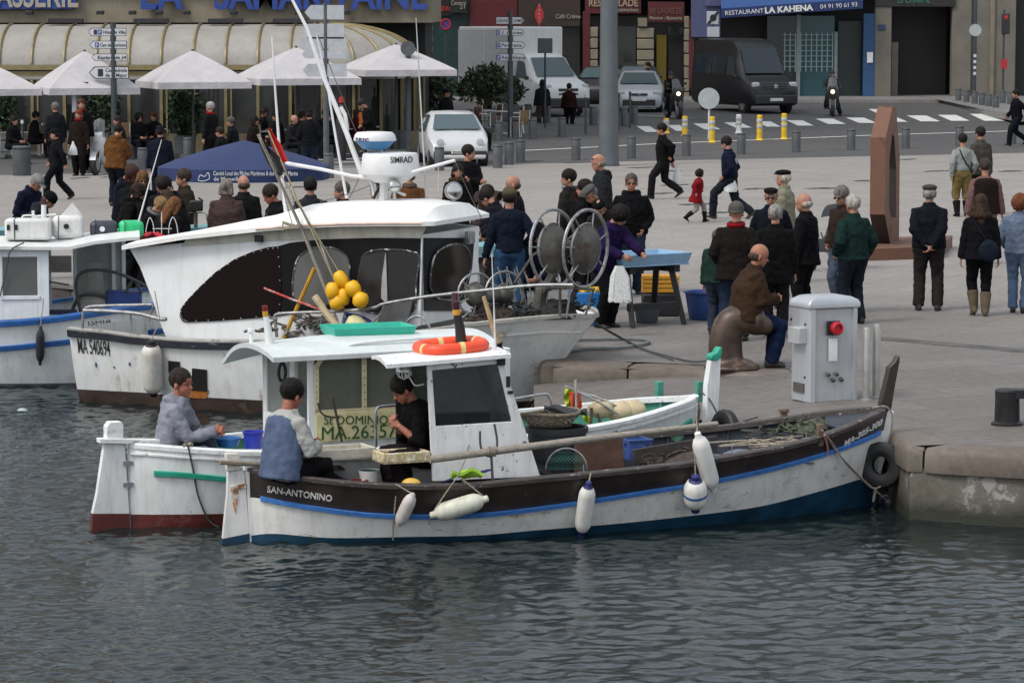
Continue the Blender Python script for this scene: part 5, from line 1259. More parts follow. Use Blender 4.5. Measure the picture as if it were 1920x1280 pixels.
 for k,(x,y,rx,ry,a,lab)in enumerate(((640,524,11,15,-.5,'topmost yellow float of the bunch'),(624,545,12,14,0,'leftmost yellow float of the bunch'),(633,566,13,13,.4,'bottom left yellow float of the bunch'),(645,556,10,14,0,'yellow float in the middle of the bunch'),(662,541,13,13,-.5,'upper right yellow float of the bunch'),(676,562,13,13,.3,'bottom right yellow float of the bunch'))):
  vv=-1.40-.03*(k in(1,4,5));c=W(pl(x,y,vv));s=(W(pl(x+rx,y,vv))-c).length*1.06
  t=thing('net_float',lab,'float',c,group='yellow floats strung on the trawler');mb=MB();q=Euler((0,a,0)).to_matrix();n=20
  mb.loft([[q@Vector((r_*s*math.cos(2*PI*i/n),r_*s*math.sin(2*PI*i/n),h*s*ry/rx))for i in range(n)]for r_,h in((.12,-.86),(.2,-.97),(.55,-.92),(.86,-.6),(1,0),(.86,.6),(.55,.92),(.2,.97),(.12,.86))]);mb.build('float_body',m_y,t,smooth=60)
  mb=MB();mb.tube([q@Vector((0,0,0.8*s)),q@Vector((.2*s,0,1.3*s))],.007,5);mb.build('cord',M_ROPED,t)
 pole('deck_pole','yellow painted pole leaning against the black panel','pole',[(590,502),(560,570),(532,634)],.026,-1.34,mat('pole_yellow',(.50,.27,.02),.5,var=.15,wear=(.25,.15,.03),wearamt=.35))
 pole('deck_pole','thick pale wooden post leaning at the trawler rail','pole',[(590,555),(612,588),(640,622)],.045,-1.45,mat('pale_wood',(.50,.40,.26),.7,var=.15,scale=9))
 pole('deck_pole','red and white thin pole lying through the rail','pole',[(495,540),(550,562),(605,582)],.013,-1.38,mat('redwhite',(.5,.03,.03),.5,wear=(.5,.45,.4),wearamt=.47,wscale=9))
 t,o,q=T('pear_buoy','pale yellow pear shaped buoy on the trawler deck','buoy',668,610,-1.38);mb=MB();qq=Euler((0,R(115),0)).to_matrix();n=20
 mb.loft([[qq@Vector((s*math.cos(2*PI*k/n),s*math.sin(2*PI*k/n),h))for k in range(n)]for s,h in((.01,-.13),(.06,-.125),(.10,-.08),(.115,0),(.10,.07),(.06,.16),(.03,.22),(.02,.26))]);mb.build('buoy_body',mat('buoy_pale',(.58,.55,.28),.45),t,smooth=60)
 t,o,q=T('blue_drum','blue plastic drum lying behind the pale buoy','drum',690,608,-1.1);mb=MB();mb.cyl((-.3,0,0),(.3,.1,-.12),.15,n=18);mb.build('drum_body',mat('drum_blue',(.03,.04,.22),.45),t,smooth=40)
 fender('fender',W(H.near(288,742,.16)[0]),W(H.near(283,640,.16)[0]),.125,mat('fender_big',(.60,.58,.52),.5,var=.06,dirt=.35),M_BLACK,'big white fender with black conical ends on the trawler side',group=None,rope=[[W(H.near(283,640,.16)[0]),W(Q(300,600,-1.38)),W(Q(290,545,V-1.05))]])
 t,o,q=T('net_heap','grey heap of net behind the trawler rail','net',590,625,-1.2);mb=MB();rd=random.Random(11)
 for k in range(40):
  p=Vector((rd.uniform(-.45,.6),rd.uniform(-.1,.2),rd.uniform(-.05,.2)));pts=[p.copy()]
  for j in range(7):p+=Vector((rd.uniform(-.12,.12),rd.uniform(-.05,.05),rd.uniform(-.06,.05)));p.z=min(.26,max(-.1,p.z));pts.append(p.copy())
  mb.tube(crom(pts,3),rd.uniform(.008,.02),4)
 mb.build('tangle',mat('net_grey',(.15,.14,.13),.9,var=.5,scale=30),t,smooth=50)
 a=W(Q(1108,600,-.02))
 rope('mooring_rope',crom([a,G(1145,622,.25),G(1210,655,.02),G(1290,676,.02),G(1330,676,.05)],10),.012,'dark mooring rope from the trawler bow to the iron post',m=M_ROPED)
 rope('mooring_rope',crom([a,G(1130,615,.3),G(1165,635,.05),G(1200,652,.02),G(1262,674,.02)],10),.010,'second dark mooring line just left of the first',m=M_ROPED)
 rope('quay_hose',crom([G(1062,658,.03),G(1100,654,.03),G(1160,652,.03),G(1205,645,.03),G(1216,639,.03),G(1190,635,.03),G(1100,636,.03),G(1062,638,.03)],8),.022,'grey hose looped flat on the quay by the trawler bow',m=mat('hose_grey',(.16,.17,.17),.6),cat='hose')
trawler_gear()
def trawler_rig():
 W,pl=TF.W,TF.pl;wire=mat('rig_wire',(.09,.09,.09),.5,.5);Wq=lambda x,y,v:W(pl(x,y,v))
 for k,(a,b,v)in enumerate((((503,247),(548,420),-1.3),((490,265),(652,600),-1.38),((560,385),(700,618),-1.4),((596,66),(720,372),-.1),((720,335),(600,378),-.2),((536,306),(560,415),-.6),((690,290),(655,372),-.2),((853,301),(905,412),.2))):
  rope('rigging_line',sag(Wq(a[0],a[1],v),Wq(b[0],b[1],v),.03,8),.0045,('line from the red flag tip to the eave','line from the black flag down past the yellow floats','long line crossing the oval window to the deck','stay from the thin aerial top to the roof','stay from the radar mount down left to the roof','line hanging from the left end of the outrigger bar','short stay left of the radar domes','stay from the right outrigger tip to the roof end')[k],m=wire,cat='line')
 heap('net_heap','dark net bundled under the large net hauler',Wq(1035,596,-.35),mat('net_dark',0),.42,.3,.26,50,41);heap('net_heap','grey brown net and floats bundled by the small net reel',Wq(925,600,-.55),mat('net_brown',0),.42,.25,.22,46,42)
 for x in(1003,1020,1062):
  mb=MB();q=[TF.L(Wq(x+3*j,596-22*j,-.5+.02*j))for j in range(5)];mb.tube(q,.012,5);mb.build('wire_frame',GALV_,T_ROOT)
GALV_=MATS['galvanised']
trawler_rig()
# white and blue boat on the left
LF=Frame(G(-180,712,WZ),R(7.0))
LH=Hull(LF,5.3,1.25,keel=-.5,power=(3.0,.8),fair=(.26,.6),rake=(0,.35),post=.05,tmid=.42,transom=.8)
LH.sh=([0,1],[.75,1.0])
for _ in range(3):LH.sh=LH.fit([(-150,612),(0,605),(70,600),(137,592),(220,580),(320,568)],full=True)
def build_left():
 H,F,pl,sh,W=LH,LF,LF.pl,LH.sheer,LF.W
 r=thing('fishing_boat','white cabin boat with two blue rails at the left edge','boat',F.o,F.a,group='fishing boats moored at the quay')
 m_wh=mat('hull_white_c',(.72,.75,.76),.45,var=.05,scale=3,dirt=.25);m_b=mat('rail_royal',(.02,.10,.32),.45,var=.2,wear=(.03,.05,.08),wearamt=.38);m_an=mat('antifouling_grey',(.12,.14,.15),.5,var=.2)
 H.body([lambda t:H.keel,lambda t:.04,sh],sub=6).build('hull',[m_an,m_wh],r,smooth=60)
 H.strip(lambda t:sh(t)-.02,.04,.05).build('rub_rail',m_b,r,smooth=50)
 l2=curve(H.fit([(-100,658),(0,654),(137,640)]));H.strip(lambda t:l2(t),.04,.04).build('rub_rail',m_b,r,smooth=50)
 H.gunwale(.1,.05).build('gunwale',m_b,r);H.inside(lambda t:.45).build('inner_planking',[m_wh,mat('sole_grey',0)],r,smooth=60)
 V0,V1=-.85,.75
 Q=lambda x,y,v=V0:Vector((pl(x,y,v).x,v,pl(x,y,v).z))
 m_c=mat('cabin_white_c',(.70,.73,.76),.5,var=.04,dirt=.15);mb=MB()
 a=Q(-140,600);z0=Q(0,610).z;z1=Q(0,466).z;w0,w1=Q(5,520).x,Q(70,520).x;wz0,wz1=Q(0,555).z,Q(0,482).z;uE=Q(92,540).x
 def rc(u0,u1,za,zb,v):mb.box(((u0+u1)/2,v,(za+zb)/2),(u1-u0,.04,zb-za))
 for v in(V0,V1):rc(a.x,w0,z0,z1,v);rc(w1,uE,z0,z1,v);rc(w0,w1,z0,wz0,v);rc(w0,w1,wz1,z1,v)
 mb.box((a.x,0,(z0+z1)/2),(.04,V1-V0-.04,z1-z0));mb.build('cabin_wall',m_c,r,bevel=.006)
 mb=MB();rc(w0-.0,w1,wz0,wz1,V0);mb.build('window_pane',glassm('grey_perspex',0),r)
 p=Q(2,553);mb=MB();mb.box(((w0+w1)/2,V0-.03,wz0-.02),(w1-w0+.06,.02,.05));mb.build('window_sill',m_c,r,bevel=.004)
 for x,v in((140,.70),(213,.72),(232,.72)):
  mb=MB();q=Q(x,480,v);mb.box((q.x,v,(z0+z1)/2+.1),(.05,.05,z1-z0));mb.build('roof_post',m_c,r)
 mb=MB();q0,q1=Q(142,500,.74),Q(235,500,.74);mb.box(((q0.x+q1.x)/2,.76,(z0+z1)/2+.08),(q1.x-q0.x,.03,(z1-z0)*.95));mb.build('screen_panel',mat('panel_greenish',(.30,.32,.30),.35,var=.15,scale=3),r)
 mb=MB();q=Q(110,495,.5);mb.box((q.x,.5,q.z),(.34,.03,.22));mb.build('shelf_panel',mat('beige_grey',(.36,.34,.31),.6),r)
 mb=MB();mb.prism([Q(166,493,.3),Q(190,493,.3),Q(196,545,.3),Q(166,545,.3)],(0,.02,0));mb.build('wind_panel',MATS['beige_grey'],r)
 zr=Q(0,462,V0-.1).z;us=Q(-150,462,V0-.1).x;e=[(-150,462),(0,462),(90,463),(128,463),(180,452),(245,445),(262,444)]
 mb=MB();rows=[]
 for x,y in e:
  p=Q(x,y,V0-.1);rows.append([(p.x,lerp(V0-.1,V1+.12,j/8),p.z+.06*math.sin(PI*j/8))for j in range(9)])
 mb.sheet(rows,th=.04,d=(0,0,-1));mb.build('cabin_roof',mat('roof_white_c',(.66,.67,.65),.5,var=.06,dirt=.1,wear=(.3,.28,.25),wearamt=.33,wscale=7),r,smooth=40)
 def tub(pts,v,rad,m,n='hoop'):mb=MB();mb.tube(crom([Q(x,y,v)for x,y in pts],5),rad,8);mb.build(n,m,r)
 dk=mat('hoop_dark',(.05,.055,.055),.5)
 tub(((155,600),(146,560),(143,530),(152,512),(180,506),(220,512),(262,530),(285,545)),-.3,.022,dk);tub(((132,592),(146,560),(165,552),(200,556)),-.1,.025,dk);tub(((236,548),(250,525),(266,550)),-.1,.02,dk)
 tub(((92,528),(130,534)),.4,.014,M_STEEL)
 mb=MB();q=Q(232,562,.1);mb.box((q.x,.1,q.z-.03),(.48,.4,.30));mb.build('engine_box',mat('box_blue',(.02,.05,.20),.5,var=.25),r,bevel=.03)
 mb=MB();q=Q(178,572,.1);mb.box((q.x,.1,q.z),(.34,.3,.2));mb.build('deck_locker',MATS['beige_grey'],r,bevel=.01)
 mb=MB();q=Q(104,585,-.3);mb.box((q.x+.1,-.3,q.z),(.36,.1,.06));mb.build('bench',mat('bench_navy',(.03,.035,.07),.6),r)
 p0,p1=Q(170,614,-1.0),Q(310,600,-1.0)
 R1=H.near(212,602,.01)[0]-H.near(168,606,.01)[0]
 text('lettering','ISHIA',MATS['letter_black'],r,H.near(166,611,.012)[0],R1,(0,0,1),.12,width=R1.length,extr=.002)
# things on its roof
 zr=zr+.05
 def on(x,v,dz=0):p=pl(x,455,v);return W(Vector((p.x,v,zr+dz)))
 t=thing('hard_case','white plastic hard case with clasps on the left cabin roof','case',on(54,-.45),F.a-.08);mb=MB();mb.box((0,0,.14),(.58,.36,.27));cs=mb.build('case_body',mat('case_white',(.66,.66,.64),.45,var=.06,dirt=.2),t,bevel=.035,seg=3)
 mb=MB();mb.tube(crom([(-.08,0,.275),(-.06,0,.31),(.08,0,.31),(.1,0,.275)],4),.012,6);mb.build('case_handle',MATS['case_white'],t)
 for x in(-.24,-.14):mb=MB();mb.box((x,-.185,.17),(.04,.02,.07));mb.build('clasp',M_BLACK,t)
 mb=MB();mb.tube([(-.16,-.19,.01),(-.165,-.19,.27),(-.165,.1,.285)],.006,5);mb.build('strap',M_BLACK,t)
 def jerry(x,w_,h_,m,cap,label,v=-.3,rz=0,lean=0,cone=False):
  t=thing('jerrycan',label,'jerrycan',on(x,v),F.a+rz,group='cans lashed on the left cabin roof');mb=MB();mb.box((0,0,h_/2),(w_,.22,h_));mb.build('can_body',m,t,bevel=.07,seg=4)
  mb=MB();mb.cyl((-.02,-.11,h_*.55),(-.02,-.145,h_*.55),.035,n=14);mb.build('cap',cap,t)
  mb=MB();mb.tube([(-w_*.32,-.115,.0),(-w_*.30,-.118,h_*.95),(-w_*.3,.05,h_+.01)],.005,5);mb.build('cord',M_BLACK,t)
  if cone:
   mb=MB();mb.prism([(-.1,0,h_-.02),(.06,0,h_+.16),(.2,0,h_-.02)],(0,.16,0));mb.build('folded_board',MATS['case_white'],t)
  return t
 jerry(128,.40,.30,MATS['case_white'],M_BLACK,'white jerrycan with a black cap and a folded board',cone=True)
 jerry(195,.36,.23,mat('can_navy',(.03,.04,.055),.4),MATS['chalk_white'],'dark jerrycan with a white cap')
 jerry(246,.32,.23,mat('can_green',(.03,.52,.20),.4),mat('can_green',0),'bright green jerrycan, rightmost on the roof',rz=.15)
 t=thing('red_cloth','crumpled red cloth at the end of the left cabin roof','cloth',on(290,-.1,.0));mb=MB();mb.sheet([[(lerp(-.2,.22,i/9),lerp(-.12,.12,j/5),.05+.03*math.sin(i*1.9+j)-.12*abs(i/9-.4))for i in range(10)]for j in range(6)],th=.02,d=(0,0,-1));mb.build('cloth',mat('cloth_red',(.45,.01,.015),.7),t,smooth=60)
 t=thing('roof_light','white lamp post with a dark red top on the left cabin roof','lamp',on(83,.1));mb=MB();mb.cyl((0,0,0),(0,0,.42),.04,.032,n=14);mb.build('post',MATS['mast_white'],t);mb=MB();mb.cyl((0,0,.42),(0,0,.50),.036,n=14);mb.build('lamp_top',mat('lamp_dark',0),t)
 mb=MB();mb.tube([(-.16,0,.26),(.16,0,.29)],.014,6);mb.tube([(-.14,0,.2),(-.14,0,.34)],.02,6);mb.build('cross_arm',MATS['mast_white'],t)
 t=thing('aerial','white whip aerial leaning right from the green can','aerial',on(253,-.35));o=Vector(t.location);mb=MB();mb.tube([W(pl(253,440,-.35))-o,W(pl(278,350,-.35))-o,W(pl(303,262,-.35))-o],[.014,.009,.005],7);mb.build('whip',MATS['mast_white'],t)
 fender('fender',W(H.near(75,683,.08)[0]),W(H.near(76,612,.08)[0]),.055,mat('fender_black',(.03,.035,.04),.45),None,'slim black fender on the left boat',group=None,rope=[[W(H.near(76,612,.08)[0]),W(H.near(82,560,.02)[0])]])
 t=thing('roof_rope','dark rope hanging down over the left cabin window','rope',W(pl(0,560,V0-.05)));o=Vector(t.location);mb=MB();mb.tube([p-o for p in crom([W(pl(0,555,V0-.05)),W(pl(12,505,V0-.06)),W(pl(20,470,V0-.12)),W(pl(45,455,V0-.1))],6)],.009,6);mb.build('strand',M_ROPED,t)
build_left()
def left_extras():
 t=thing('outboard_bracket','dark winch head with a lever on a wooden post behind the trawler roof','winch',G(368,520));o=Vector(t.location);Y=o.y-2.5;q=lambda x,y:PY(x,y,Y)-o
 mb=MB();mb.tube([q(367,470),q(367,398)],.03,8);mb.build('post',mat('old_wood',0),t);c=q(368,386);mb=MB();mb.box(c,(.19,.14,.16));mb.build('winch_head',M_BLACK,t,bevel=.02);mb=MB();mb.tube([q(376,383),q(380,376),q(372,371)],.014,6);mb.build('lever',M_BLACK,t);mb=MB();mb.tube([q(356,399),q(382,399),q(388,402),q(388,414)],.009,5);mb.build('tie_bar',M_STEEL,t)
 t=thing('wire_rack','thin bent wire rack standing by the red cloth','rack',LF.W(Vector((LF.pl(302,445,.2).x,.2,1.9))));o=Vector(t.location);q=lambda x,y:LF.W(LF.pl(x,y,.2))-o;mb=MB()
 for P in(((273,436),(276,420),(281,408),(287,420),(289,438)),((303,398),(303,438)),((316,438),(318,420),(324,407),(331,420),(334,442)),((286,429),(322,429))):mb.tube(crom([q(*a)for a in P],4),.006,5)
 mb.build('wire',mat('chalk_white',0),t)
left_extras()
t=thing('floating_bag','pale round scrap floating in the water at left','litter',G(42,770,WZ));mb=MB();mb.sph((0,0,0.0),.06,12,8,sc=(1.1,.8,.6));mb.build('bag_body',mat('litter_pale',(.35,.42,.40),.5),t)
# people
CLOUD=bpy.data.textures.new('folds','CLOUDS');CLOUD.noise_scale=0.075;CLOUD.noise_depth=3
HAIRT=bpy.data.textures.new('strands','CLOUDS');HAIRT.noise_scale=0.018;HAIRT.noise_depth=2
def cloth(hexc,rough=.85):
 return mat('cloth_'+hexc.strip('#'),tuple(c*.5 for c in lin(hexc)),rough,var=.16,scale=9,bump=.004,bscale=55,spec=.12)
def skinm(hexc='#a2745f'):return mat('skin_'+hexc.strip('#'),hexc,.5,var=.10,scale=25,spec=.4)
def organic(mb,name,m,parent,voxel,smooth=4,disp=0.0,tex=None,fac=.6):
 o=mb.build(name,m,parent,smooth=0,fixn=True)
 r=o.modifiers.new('remesh','REMESH');r.mode='VOXEL';r.voxel_size=voxel;r.use_smooth_shade=True
 s=o.modifiers.new('smooth','SMOOTH');s.iterations=smooth;s.factor=fac
 if disp:
  d=o.modifiers.new('folds','DISPLACE');d.texture=tex or CLOUD;d.strength=disp;d.mid_level=.3;d.texture_coords='GLOBAL'
 return o
def ik(a,b,l1,l2,pole):
 a,b,pole=Vector(a),Vector(b),Vector(pole);d=b-a;L=d.length
 if L>(l1+l2)*.999:b=a+d*((l1+l2)*.999/L);d=b-a;L=d.length
 x=(l1*l1-l2*l2+L*L)/(2*L);h=math.sqrt(max(0,l1*l1-x*x));n=d.normalized();p=pole-n*pole.dot(n);p.normalize()
 return a+n*x+p*h,b
def ell(mb,c,r,q=None,n=14,m=9):
 rings=[]
 for k in range(m+1):
  t=PI*k/m;rad=max(math.sin(t),.03);z=-math.cos(t)
  rg=[]
  for i in range(n):
   v=Vector((rad*math.cos(2*PI*i/n)*r[0],rad*math.sin(2*PI*i/n)*r[1],z*r[2]))
   if q is not None:v=q@v
   rg.append(v+Vector(c))
  rings.append(rg)
 mb.loft(rings)
STAND=dict(feet=((.02,.10,0),(.0,-.10,0)),hands=((.05,.27,.80),(.05,-.27,.80)))
def pose(kind,**kw):
 P=dict(hip=.93,lean=2,twist=0,head=(0,0),feet=STAND['feet'],hands=STAND['hands'],elbow=((-.7,.5,-.3),(-.7,-.5,-.3)),knee=((1,.15,0),(1,-.15,0)),sit=False,roll=0,curl=(35,35))
 if kind=='back':P.update(hands=((-.17,.03,.92),(-.18,-.03,.90)),elbow=((-.5,1,0),(-.5,-1,0)))
 elif kind=='pockets':P.update(hands=((.14,.17,.93),(.14,-.17,.93)),elbow=((-.9,.7,0),(-.9,-.7,0)))
 elif kind=='walk':P.update(feet=((.30,.07,.01),(-.36,-.07,.10)),hip=.87,lean=5,hands=((-.20,.26,.84),(.22,-.25,.86)),footpitch=(10,-35))
 elif kind=='walk2':P.update(feet=((-.30,.07,.08),(.26,-.07,.01)),hip=.88,lean=4,hands=((.18,.25,.86),(-.18,-.26,.84)),footpitch=(-30,10))
 elif kind=='front':P.update(hands=((.26,.06,1.02),(.28,-.06,1.0)),elbow=((-.3,1,-.6),(-.3,-1,-.6)),lean=6,head=(0,25))
 elif kind=='crossed':P.update(hands=((.22,-.10,1.16),(.24,.12,1.12)),elbow=((.1,1,-.8),(.1,-1,-.8)))
 elif kind=='lookdown':P.update(lean=14,head=(0,35),hands=((.25,.12,.98),(.25,-.12,.95)))
 elif kind=='sit':P.update(sit=True,hip=.50,feet=((.44,.12,0),(.40,-.12,0)),hands=((.36,.10,.62),(.36,-.08,.62)),lean=10)
 P.update(kw);return P
def person(label,loc,face,H=1.72,P=None,top=('#202226',.80,'coat'),legs='#26282c',shoes='#15130f',hair=('short','#241a14'),skin='#a2745f',vox=.012,group=None,extras=(),bulk=1.02,sleeves=None,name='person',z0=None,bare_legs=False,boots=None,cat='person',gloves=None,inner=None,face_detail=False):
 P=P or pose('stand');k=H/1.75;bulk=bulk*1.14
 root=thing(name,label,cat,loc,R(face),group=group)
 S=lambda v:Vector(v)*k
 lean,roll=R(P['lean']),R(P['roll'])
 hip=S((0,0,P['hip']))if not P.get('hipx')else S((P['hipx'],0,P['hip']))
 Q=Euler((roll,lean,R(P['twist']))).to_matrix()
 def T(x,y,z):return hip+Q@S((x,y,z))
 sh=[T(-.005,.168,.438),T(-.005,-.168,.438)];hj=[hip+S((0,.09,-.02)),hip+S((0,-.09,-.02))]
 neck=T(.0,0,.530);hy,hp=P['head']
 QH=Q@Euler((0,-lean*.6,0)).to_matrix()@Euler((0,R(hp),R(hy))).to_matrix()if False else Euler((0,lean*.35+R(hp),R(hy))).to_matrix()
 head0=neck+QH@S((.022,0,.028))
 HK=1.10
 def HD(x,y,z):return head0+QH@(S((x,y,z))*HK)
 SH=lambda v:Vector(v)*k*HK
 arms=[];leg=[]
 for i in(0,1):
  e,w=ik(sh[i],S(P['hands'][i]),.29*k,.265*k,P['elbow'][i]);arms.append((sh[i],e,w))
  f=S(P['feet'][i])+Vector((0,0,.085*k));kn,an=ik(hj[i],f,.43*k,.42*k,P['knee'][i]);leg.append((hj[i],kn,an))
 def ringT(h,w,d,fx=0.0):
  return[T(fx+d*math.cos(2*PI*j/18),w*math.sin(2*PI*j/18),h)for j in range(18)]
 near=vox<=.010
# body: one continuous surface
 mb=MB()
 mb.loft([ringT(h,w,d,f)for h,w,d,f in((-.08,.08,.07,0),(-.04,.145,.10,0),(.05,.15,.105,0),(.15,.135,.095,0),(.28,.155,.105,0),(.40,.17,.105,0),(.46,.14,.085,0),(.515,.06,.055,0))])
 mb.tube([T(0,0,.49),neck,HD(-.02,0,.05)],[.062*k,.056*k,.056*k],12)
 for i in(0,1):
  s,e,w=arms[i];mb.tube([T(-.005,(.10,-.10)[i],.445),s,s.lerp(e,.5),e,e.lerp(w,.4),w],[.050*k,.052*k,.047*k,.040*k,.038*k,.027*k],10)
  h_,kn,an=leg[i];mb.tube([h_+S((0,0,.03)),h_,h_.lerp(kn,.5),kn,kn.lerp(an,.35),an,an-Vector((0,0,.03*k))],[.085*k,.09*k,.073*k,.055*k,.054*k,.037*k,.04*k],10)
 ell(mb,HD(-.008,0,.140),SH((.100,.077,.098)),QH);ell(mb,HD(.022,0,.080),SH((.066,.058,.076)),QH);ell(mb,HD(.052,0,.024),SH((.026,.026,.022)),QH)
 ell(mb,HD(.066,0,.120),SH((.024,.052,.020)),QH)
 mb.tube([HD(.085,0,.108),HD(.098,0,.088),HD(.104,0,.073)],[.007*k*HK,.010*k*HK,.012*k*HK],8)
 ell(mb,HD(.078,0,.045),SH((.012,.024,.010)),QH,8,5)
 for s_ in(1,-1):ell(mb,HD(-.004,.078*s_,.092),SH((.018,.010,.032)),QH,8,6)
 for i in(0,1):
  s,e,w=arms[i];d=(w-e).normalized();sd=1 if i==0 else-1
  inn=Vector((0,-sd,0))if abs(d.y)<.8 else Vector((-1,0,0));pn=(inn-d*inn.dot(d)).normalized();lat=d.cross(pn).normalized()*(1 if True else-1)
  if P.get('palm'):pn=Vector(P['palm'][i]);pn=(pn-d*pn.dot(d)).normalized();lat=d.cross(pn)
  fw=lat if lat.x>0 or lat.z>.5 else-lat
  rings=[]
  for t_,wd in((-.02,.026),(.01,.032),(.045,.040),(.085,.038)):
   c=w+d*t_*k;rings.append([c+fw*(wd*k*math.cos(2*PI*j/10))+pn*(.015*k*math.sin(2*PI*j/10))for j in range(10)])
  mb.loft(rings);cu=R(P['curl'][i])
  for f_,(off,ln)in enumerate(((.029,.072),(.010,.080),(-.010,.075),(-.028,.058))):
   p=w+d*.078*k+fw*off*k;pts=[p];dd=d.copy()
   for sg in(.42,.32,.26):
    dd=(dd*math.cos(cu)+pn*math.sin(cu)).normalized();p=p+dd*ln*sg*k;pts.append(p)
   mb.tube(pts,[.0095*k,.009*k,.008*k,.0065*k],7)
  p=w+d*.02*k+fw*.028*k;mb.tube([p,p+(fw*.024+d*.022+pn*.008)*k,p+(fw*.026+d*.052+pn*.022)*k],[.013*k,.011*k,.008*k],7)
 if not near:vb=max(vox,.0115)
 else:vb=vox
 organic(mb,'body',skinm(skin),root,vb,smooth=2,fac=.5)
# face
 if vox<=.016:
  for s_ in(1,-1):
   if 'glasses' not in extras:
    mb=MB();ell(mb,HD(.078,.030*s_,.112),SH((.010,.014,.006)),QH,8,5);mb.build('eye',mat('eye_dark',(.03,.02,.018),.3),root,smooth=60)
   mb=MB();mb.tube([HD(.088,.014*s_,.128),HD(.084,.034*s_,.133),HD(.070,.050*s_,.127)],[.003*k,.005*k,.003*k],5);mb.build('eyebrow',mat('brow_'+hair[1].strip('#'),hair[1],.8,var=0),root)
  mb=MB();mb.tube([HD(.082,.022,.047),HD(.090,0,.046),HD(.082,-.022,.047)],[.003*k,.006*k,.003*k],5);mb.build('mouth',mat('lip',(.22,.07,.06),.5),root)
# trousers
 hang=top[1]
 if legs:
  mb=MB();b_=.012
  mb.loft([ringT(h,w,d,f)for h,w,d,f in((-.11,.09,.08,0),(-.07,.16,.12,0),(.04,.165,.12,0),(.12,.155,.11,0))])
  for i in(0,1):
   h_,kn,an=leg[i];g=1.0 if legs!='tight' else .9
   tt=max(.9,P.get('tight',1.0));end=an.lerp(kn,P.get('crop',.58 if boots else 0))
   mb.tube([h_+S((0,0,.05)),h_,h_.lerp(kn,.45),kn,kn.lerp(end,.4),end.lerp(kn,.06),end-Vector((0,0,.02*k))],[.10*k,.108*k*bulk,.10*k*tt,.083*k*tt,.080*k*tt,.075*k*tt,.078*k*tt],12)
  organic(mb,'trousers',cloth(legs),root,max(.013,vox),smooth=3,disp=.028)
# shoes
 for i in(0,1):
  h_,kn,an=leg[i];fp=R(P.get('footpitch',(0,0))[i]);yaw=R((8,-8)[i]);q=Euler((0,-fp,yaw)).to_matrix();c=an-Vector((0,0,.05*k));mb=MB()
  rg=[]
  for x,w,h0,h1 in((-.085,.025,-.02,.02),(-.075,.036,-.035,.055),(-.02,.038,-.035,.06),(.05,.042,-.035,.035),(.11,.044,-.035,.012),(.15,.034,-.033,.0),(.165,.015,-.03,-.01)):
   rg.append([c+q@S((x,w*math.cos(2*PI*j/12),(h0+h1)/2+(h1-h0)/2*max(-1,min(1,1.25*math.sin(2*PI*j/12)))))for j in range(12)])
  mb.loft(rg)
  if boots:
   mb.tube([an-Vector((0,0,.03*k)),an.lerp(kn,.25),an.lerp(kn,.62)],[.058*k,.072*k,.088*k],12)
   organic(mb,'boot',cloth(boots,.6),root,max(.012,vox),smooth=2)
  else:mb.build('shoe',mat('leather_'+shoes.strip('#'),shoes,.5,var=.15),root,smooth=50)
# top
 col,hem,kind=top;bk=bulk;mb=MB();hz=(hem*1.75-P['hip'])
 if P['sit']:hz=-.09
 prof=[(.535,.075,.065,0),(.51,.115,.085,0),(.475,.175,.115,0),(.42,.205,.132,0),(.30,.185*bk,.128*bk,.004),(.15,.172*bk,.128*bk,.01),(.0,.180*bk,.128*bk,.008)]
 prof=[p for p in prof if p[0]>hz+.03]+[(hz,.185*bk+(.02 if hz<-.1 else 0),.132*bk+(.015 if hz<-.1 else 0),.0)]
 if kind=='dress':prof[-1]=(hz,.26,.22,0)
 mb.loft([ringT(*p)for p in prof])
 sl=P.get('sleeve',1.0)
 for i in(0,1):
  s,e,w=arms[i];end=e.lerp(w,.96)if sl>=1 else e.lerp(w,max(0,sl))
  pts=[T(-.005,(.10,-.10)[i],.448),s,s.lerp(e,.45),e,e.lerp(end,.5),end];rr=[.055,.063*bk,.064*bk,.056*bk,.050*bk,.044*bk]
  mb.tube(pts,[r_*k for r_ in rr],12)
 if kind in('coat','jacket','hoodie','parka'):mb.tube([T(0,0,.48),T(0,0,.565)],[.098*k,.080*k],14)
 if kind in('hoodie','parka','hoodback'):
  mb.tube(crom([T(.05,.07,.50),T(-.05,.105,.535),T(-.115,.0,.50),T(-.05,-.105,.535),T(.05,-.07,.50)],4),.038*k,8)
  ell(mb,T(-.105,0,.45),S((.05,.09,.075)),Q)
 organic(mb,'jacket' if kind not in('sweater','shirt','dress')else kind,cloth(col),root,max(.013,vox),smooth=3,disp=.036)
 if sleeves:
  for i in(0,1):
   s,e,w=arms[i];mb=MB();out_=(e-s).normalized();mb.tube([T(0,(.12,-.12)[i],.45),s+S((0,(.004,-.004)[i],.004)),s.lerp(e,.45),e,e.lerp(w,.5),e.lerp(w,.97)],[r_*k for r_ in(.052,.070,.069,.063,.056,.049)],12);organic(mb,'sleeve',cloth(sleeves),root,max(.013,vox),smooth=3,disp=.015)
 if inner:
  mb=MB();mb.prism([T(.125,-.03,.46),T(.125,.03,.46),T(.15,.004,.30)],Q@S((-.04,0,0)));mb.build('shirt_front',cloth(inner),root)
# hair and headgear
 hs,hc=hair[0],hair[1];hm=mat('hair_'+hc.strip('#'),tuple(c*.9+.002 for c in lin(hc)),.65,var=.4,scale=30,spec=.18,bump=.008,bscale=90,stretch=(1,1,.35));vh=max(.009,vox*.9)
 mb=MB()
